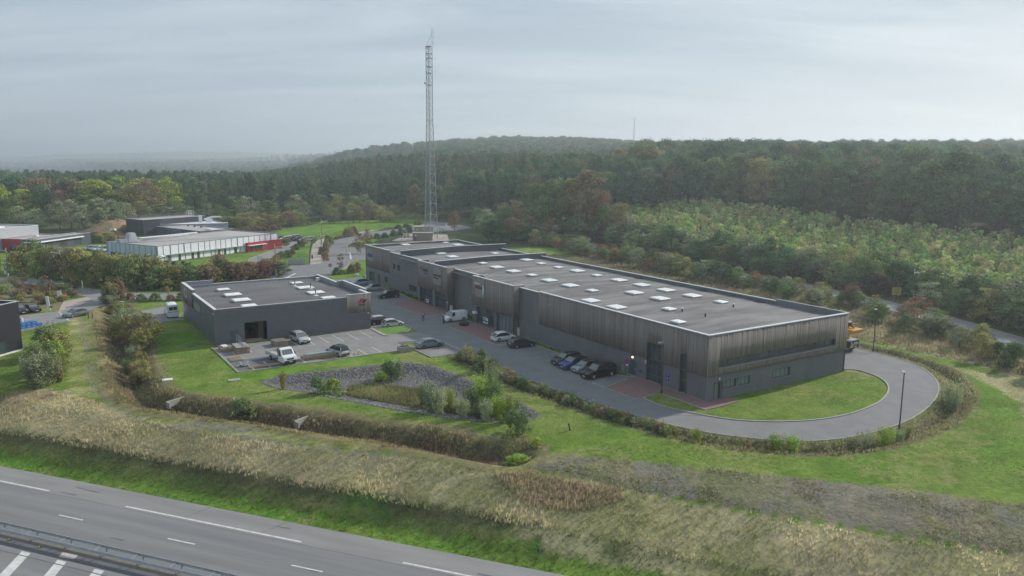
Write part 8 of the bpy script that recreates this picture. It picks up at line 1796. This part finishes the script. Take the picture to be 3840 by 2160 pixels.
# ---- stock in the workshop yard
M_pal = mat('pallet_wood', (0.50, 0.36, 0.25), (0.36, 0.26, 0.18), rough=0.9, scale=3); M_pal2 = mat('timber_old', (0.36, 0.33, 0.29), (0.26, 0.24, 0.21), rough=0.9, scale=3)
def stack(lb, s, t, rz, L_, W_, n, top=None, name='timber_stack', group=None, m=None):
    o = thing(name, lb, 'timber stack', L0(s, t, 0.01), FRZ + rz, group); z = 0
    for k in range(n):
        mb = MB(); rz_ = random.uniform(-.04, .04)
        for x in np.linspace(-L_ / 2 + .1, L_ / 2 - .1, 4): mb.rbox((x, 0, z + .05), (.12, W_, .09), rz_)
        for y in np.linspace(-W_ / 2 + .08, W_ / 2 - .08, max(4, int(W_ / .28))): mb.rbox((random.uniform(-.08, .08), y, z + .13), (L_, .12, .07), rz_)
        mb.build('layer', m or M_pal, o); z += .19
    if top == 'sheet': mb = MB(); mb.rbox((0, 0, z + .03), (L_ * 1.0, W_ * .98, .05), .03); mb.build('top_sheet', mat('sheet_dark', (0.16, 0.17, 0.15)), o)
    if top == 'steel': mb = MB(); mb.rbox((.1, -.1, z + .14), (L_ * .86, W_ * .5, .22), .02); mb.build('steel_sheets', mat('steel_sheets', (0.40, 0.46, 0.50), (0.33, 0.39, 0.43), rough=.35, metal=.4), o)
    if top == 'frame':
        mb = MB(); mb.rbox((0, 0, z + .03), (L_ * 1.05, W_ * 1.05, .06)); mb.build('top_board', M_pal2, o); mb = MB()
        for x in (-L_ / 2, -L_ / 6, L_ / 6, L_ / 2):
            mb.tube([(x, .2, z), (x, .2, z + 1.5)], .04, 5)
        for zz in (z + .8, z + 1.4): mb.tube([(-L_ / 2, .2, zz), (L_ / 2, .2, zz)], .035, 5)
        mb.build('steel_frame', M_galv, o); mb = MB()
        for k in range(4): mb.rbox((0, -.25 - .14 * k, z + .12), (L_ * .8, .08, .08), .05)
        mb.build('metal_bars', M_lg, o)
    if top == 'wrap':
        mb = MB(); mb.rbox((.2, .1, z + .06), (L_ * .6, W_ * .5, .14), .1); mb.rbox((-.5, -.6, z - .1), (.35, .6, .4), .3); mb.build('plastic_wrap', M_white, o)
    return o
AST = PI / 2 * 0
stack('untidy stack of pallets with white plastic wrap by the workshop door', 57.0, -44.0, PI / 2, 2.6, 1.7, 3, 'wrap'); stack('tall timber stack with a metal frame on top near the workshop door', 55.0, -42.2, PI / 2, 3.2, 1.9, 5, 'frame'); stack('low stack of boards under a dark sheet beside the silver off-roader', 56.2, -36.0, PI / 2, 2.4, 2.1, 4, 'sheet')
stack('long timber stack with blue grey steel sheets on it beside the white truck', 45.2, -33.4, 0, 4.9, 1.5, 3, 'steel'); stack('flat light pallet at the left edge of the yard', 50.6, -44.0, PI / 2, 2.5, 1.7, 1); stack('long flat frame of light boards at the grass edge of the yard', 44.6, -41.4, .05, 4.4, 1.0, 1)
stack('timber packs lying inside the open gate of the workshop', 61.4, -38.7, 0, 3.0, 1.8, 1, 'sheet' if False else None)
o = thing('scrap_pile', 'grey heap of scrap lengths between the pallet and the light boards', 'scrap heap', L0(46.4, -43.9), FRZ)
mb = MB(); r7 = random.Random(3)
for k in range(26): mb.rbox((r7.uniform(-.8, .8), r7.uniform(-.7, .7), r7.uniform(.05, .45)), (r7.uniform(.6, 1.5), .08, .06), r7.uniform(0, 3), ry=r7.uniform(-.3, .3))
mb.build('scrap', M_lg, o, fix=False)
for i, (s, t) in enumerate(((44.4, -28.1), (44.2, -27.5), (45.3, -27.0))):
    o = thing('road_cone', ('small yellow cone nearest the crossover', 'small yellow cone in the middle of three on the yard', 'small yellow cone farthest from the crossover')[i], 'cone', L0(s, t), 0, 'yellow cones on the yard'); mb = MB(); mb.lathe([(.14, 0), (.12, .03), (.04, .32), (.02, .34)], (0, 0, 0), 10); mb.build('cone', mat('cone_yellow', (0.7, 0.5, 0.03)), o); mb = MB(); mb.rbox((0, 0, .015), (.3, .3, .03)); mb.build('foot', M_black, o)
# ---- loading deck with blue crates by the black building
P0 = G3(80, 1241); P1 = G3(161, 1226); d_ = P1 - P0; ang = math.atan2(d_.y, d_.x); Ld = d_.length
o = thing('loading_deck', 'low concrete deck with railings at the side of the black building', 'deck', P0, ang); mb = MB(); mb.box(-1.5, Ld, -.2, 1.6, -.2, .25); mb.build('slab', M_conc, o); mb = MB()
for k in range(6): x = Ld * k / 5; mb.tube([(x, 1.4, .2), (x, 1.4, 1.5)], .025, 5)
mb.tube([(0, 1.4, 1.5), (Ld, 1.4, 1.5)], .025, 5); mb.tube([(0, 1.4, .9), (Ld, 1.4, .9)], .02, 5); mb.build('railing', M_galv, o)
M_crt = mat('crate_blue', (0.03, 0.16, 0.50), (0.025, 0.13, 0.42), rough=0.5); n_ = 0
for lv, cnt in ((0, 4), (1, 3)):
    for k in range(cnt):
        o = thing('crate', 'blue plastic crate, %s in the %s row on the loading deck' % (('first', 'second', 'third', 'rightmost')[k], ('lower', 'upper')[lv]), 'crate', P0 + Vector((math.cos(ang) * (.45 + k * Ld / 4.1), math.sin(ang) * (.45 + k * Ld / 4.1), .26 + lv * .52)) , ang, 'blue crates on the loading deck')
        w_ = Ld / 4.1 - .06; mb = MB(); mb.box(-w_ / 2, w_ / 2, .0, 1.0, 0, .5); mb.build('box', M_crt, o); mb = MB(); mb.box(-w_ / 2 + .2, w_ / 2 - .2, -.012, 0.0, .2, .28); mb.build('label', mat('crate_label', (0.3, 0.45, 0.7)), o)
# barrier by the grey saloon
o = thing('road_barrier', 'low wooden barrier arm at the head of the worn lane', 'barrier', G3(322, 1193), -.05); mb = MB(); mb.tube([(-2.2, 0, .7), (.6, 0, .85)], .07, 6); mb.build('arm', M_bark, o)
for x in (.5, 1.2): mb = MB(); mb.tube([(x, 0, -.2), (x, .1, 1.0)], .09, 6); mb.build('post', M_bark, o)
# ---- fences
M_fence = mat('fence_green', (0.06, 0.10, 0.08), (0.05, 0.085, 0.07), rough=0.6)
def fence(pts, h, lb, gap=3.0, mesh=True, m=None):
    W_ = [G(*p) for p in pts]; o = thing('wire_fence', lb, 'fence', W_[0]); mm = m or M_fence
    for a_, b_ in zip(W_, W_[1:]):
        n_ = max(1, int((b_ - a_).length / gap))
        for k in range(n_): p = a_ + (b_ - a_) * k / n_ - W_[0]; q = MB(); q.tube([p + Vector((0, 0, -.2)), p + Vector((0, 0, h))], .04, 5); q.build('fence_post', mm, o)
    if mesh:
        q = MB()
        for a_, b_ in zip(W_, W_[1:]):
            A, B = a_ - W_[0], b_ - W_[0]; n_ = max(2, int((b_ - a_).length / .35))
            for k in range(n_): p = A + (B - A) * k / n_; q.tube([p, p + Vector((0, 0, h - .1))], .012, 3, cap=False)
            for z in np.arange(.1, h, .4): q.tube([A + Vector((0, 0, z)), B + Vector((0, 0, z))], .014, 3, cap=False)
        q.build('wire_mesh', mm, o, fix=False)
fence([(778, 666), (780, 640), (784, 618), (797, 606)], 2.0, 'green wire fence between the planted bank and the sandy path', 2.5)
fence([(797, 606), (812, 600), (845, 596), (905, 583), (955, 575), (1000, 572)], 1.9, 'long wire fence at the edge of the bright field', 4.0)
fence([(955, 548), (1000, 545), (1040, 549)], 1.9, 'short fence line before the dark wood left of the mast', 5.0)
fence([(955, 612), (985, 607), (1010, 605), (1100, 612), (1130, 606)], 2.0, 'fence round the transmitter compound behind the long building', 4.0)
fence([(1105, 583), (1125, 590), (1150, 596), (1160, 600)], 2.0, 'fence from the lattice mast towards the copse', 4.0)
fence([(715, 668), (735, 660), (768, 652)], 2.2, 'green gate fence in front of the planted bank', 3.0)
fence([(648, 660), (662, 668), (672, 676), (690, 690), (697, 702)], 2.2, 'open sliding gate at the drive of the white building', 2.2, m=M_galv)
o = thing('entrance_wall', 'low pale block wall beside the gate of the white building', 'wall', G(725, 666), .12); mb = MB(); mb.box(0, 4.6, 0, .3, 0, 1.5); mb.build('wall', mat('block_wall', (0.42, 0.42, 0.40), (0.36, 0.36, 0.34)), o); mb = MB(); mb.box(-.05, 4.65, -.05, .35, 1.5, 1.56); mb.build('wall_cap', M_conc, o)
# ---- guard rail along the median
def rail(n, lb):
    o = thing('guard_rail', lb, 'guard rail', mpt(-60, n, MZ), math.atan2(MD[1], MD[0])); mb = MB(); y = 0
    prof = [(0, .50), (.05, .54), (.0, .60), (.05, .66), (.0, .72), (-.03, .72), (.02, .66), (-.03, .60), (.02, .54), (-.03, .50)]
    vs = [(x, p[0], p[1]) for x in (0, 160) for p in prof]; k = len(prof); mb.add(vs, [(i, (i + 1) % k, k + (i + 1) % k, k + i) for i in range(k)]); mb.build('rail', M_galv, o, fix=False); return o
o = thing('guard_rail', 'double galvanised guard rail on the motorway median with short cross struts', 'guard rail', mpt(-60, -10.9, MZ), math.atan2(MD[1], MD[0]))
for y in (-.42, .42):
    mb = MB(); sgn = 1 if y > 0 else -1; prof = [(.10, .48), (.16, .53), (.09, .60), (.16, .67), (.10, .73), (.04, .76), (-.02, .73), (.03, .60), (-.02, .49)]; k = len(prof)
    mb.add([(x, y + sgn * p[0], p[1]) for x in (0, 180) for p in prof], [(i, (i + 1) % k, k + (i + 1) % k, k + i) for i in range(k)]); mb.build('rail', M_galv, o, fix=False)
for k in range(20):
    x = 38 + 4.0 * k; mb = MB(); mb.rbox((x, 0, .62), (.09, .9, .07)); mb.build('cross_strut', M_galv, o)
    mb = MB(); mb.box(x + .6, x + .68, -.38, -.28, -.1, .6); mb.box(x + .6, x + .68, .28, .38, -.1, .6); mb.build('rail_post', M_galv, o)
for i, d in enumerate((16.6, 20.2)):
    o = thing('marker_stud', ('small amber marker on the median kerb, nearer the left edge', 'small amber marker on the median kerb beside the pale patch')[i], 'marker', mpt(d, -11.75, MZ)); mb = MB(); mb.lathe([(.10, 0), (.07, .05), (.03, .22)], (0, 0, 0), 8); mb.build('cone', mat('amber', (0.55, 0.3, 0.05)), o); mb = MB(); mb.rbox((.1, 0, .02), (.3, .2, .04)); mb.build('foot', M_black, o)
Pm = [mpt(22.8, -11.62), mpt(24.5, -11.55), mpt(24.7, -12.15), mpt(23.2, -12.35)]; mb = MB(); mb.add([(p.x, p.y, MZ + .014) for p in Pm], [(0, 1, 2, 3)]); tag(mb.build('road_patch', mat('pale_patch', (0.55, 0.47, 0.42))), kind='structure')
# picnic furniture by the white building
o = thing('garden_furniture', 'dark garden tables with one white parasol at the corner of the white building', 'furniture', G3(606, 991)); mb = MB(); r8 = random.Random(8)
for k in range(9): x = r8.uniform(-2.5, 6); mb.rbox((x, r8.uniform(-.8, .8), .5), (1.1, .8, .9), r8.uniform(0, 3))
mb.build('tables', M_black, o); mb = MB(); mb.lathe([(1.3, 2.2), (.1, 2.6)], (0, 0, 0), 8); mb.tube([(0, 0, 0), (0, 0, 2.3)], .04, 5); mb.build('parasol', M_white, o)
boxobj('container', 'white cabinet at the foot of the spoil heap', 'cabinet', G3(425, 884), 0, (1.8, 1.4, 2.6), M_white, [('cover', (0, 0, 2.64), (1.9, 1.5, .08), M_lg)])
# ---- labels: things of one kind that still read alike are told apart by their order in the view
ORD = ['leftmost', 'second', 'third', 'fourth', 'fifth', 'sixth', 'seventh', 'eighth', 'ninth', 'tenth', 'eleventh', 'twelfth', 'thirteenth', 'fourteenth']
by = {}
for o in bpy.data.objects:
    if o.parent is None and o.get('label') and o.get('kind') is None: by.setdefault(o['label'], []).append(o)
for lb, os_ in by.items():
    if 1 < len(os_) <= len(ORD) and len(lb.split()) <= 13:
        os_.sort(key=lambda o: float(px(np.array([o.location[:]]))[0][0]))
        for i, o in enumerate(os_): o['label'] = lb + (', leftmost' if i == 0 else ', rightmost' if i == len(os_) - 1 else ', %s from left' % ORD[i])
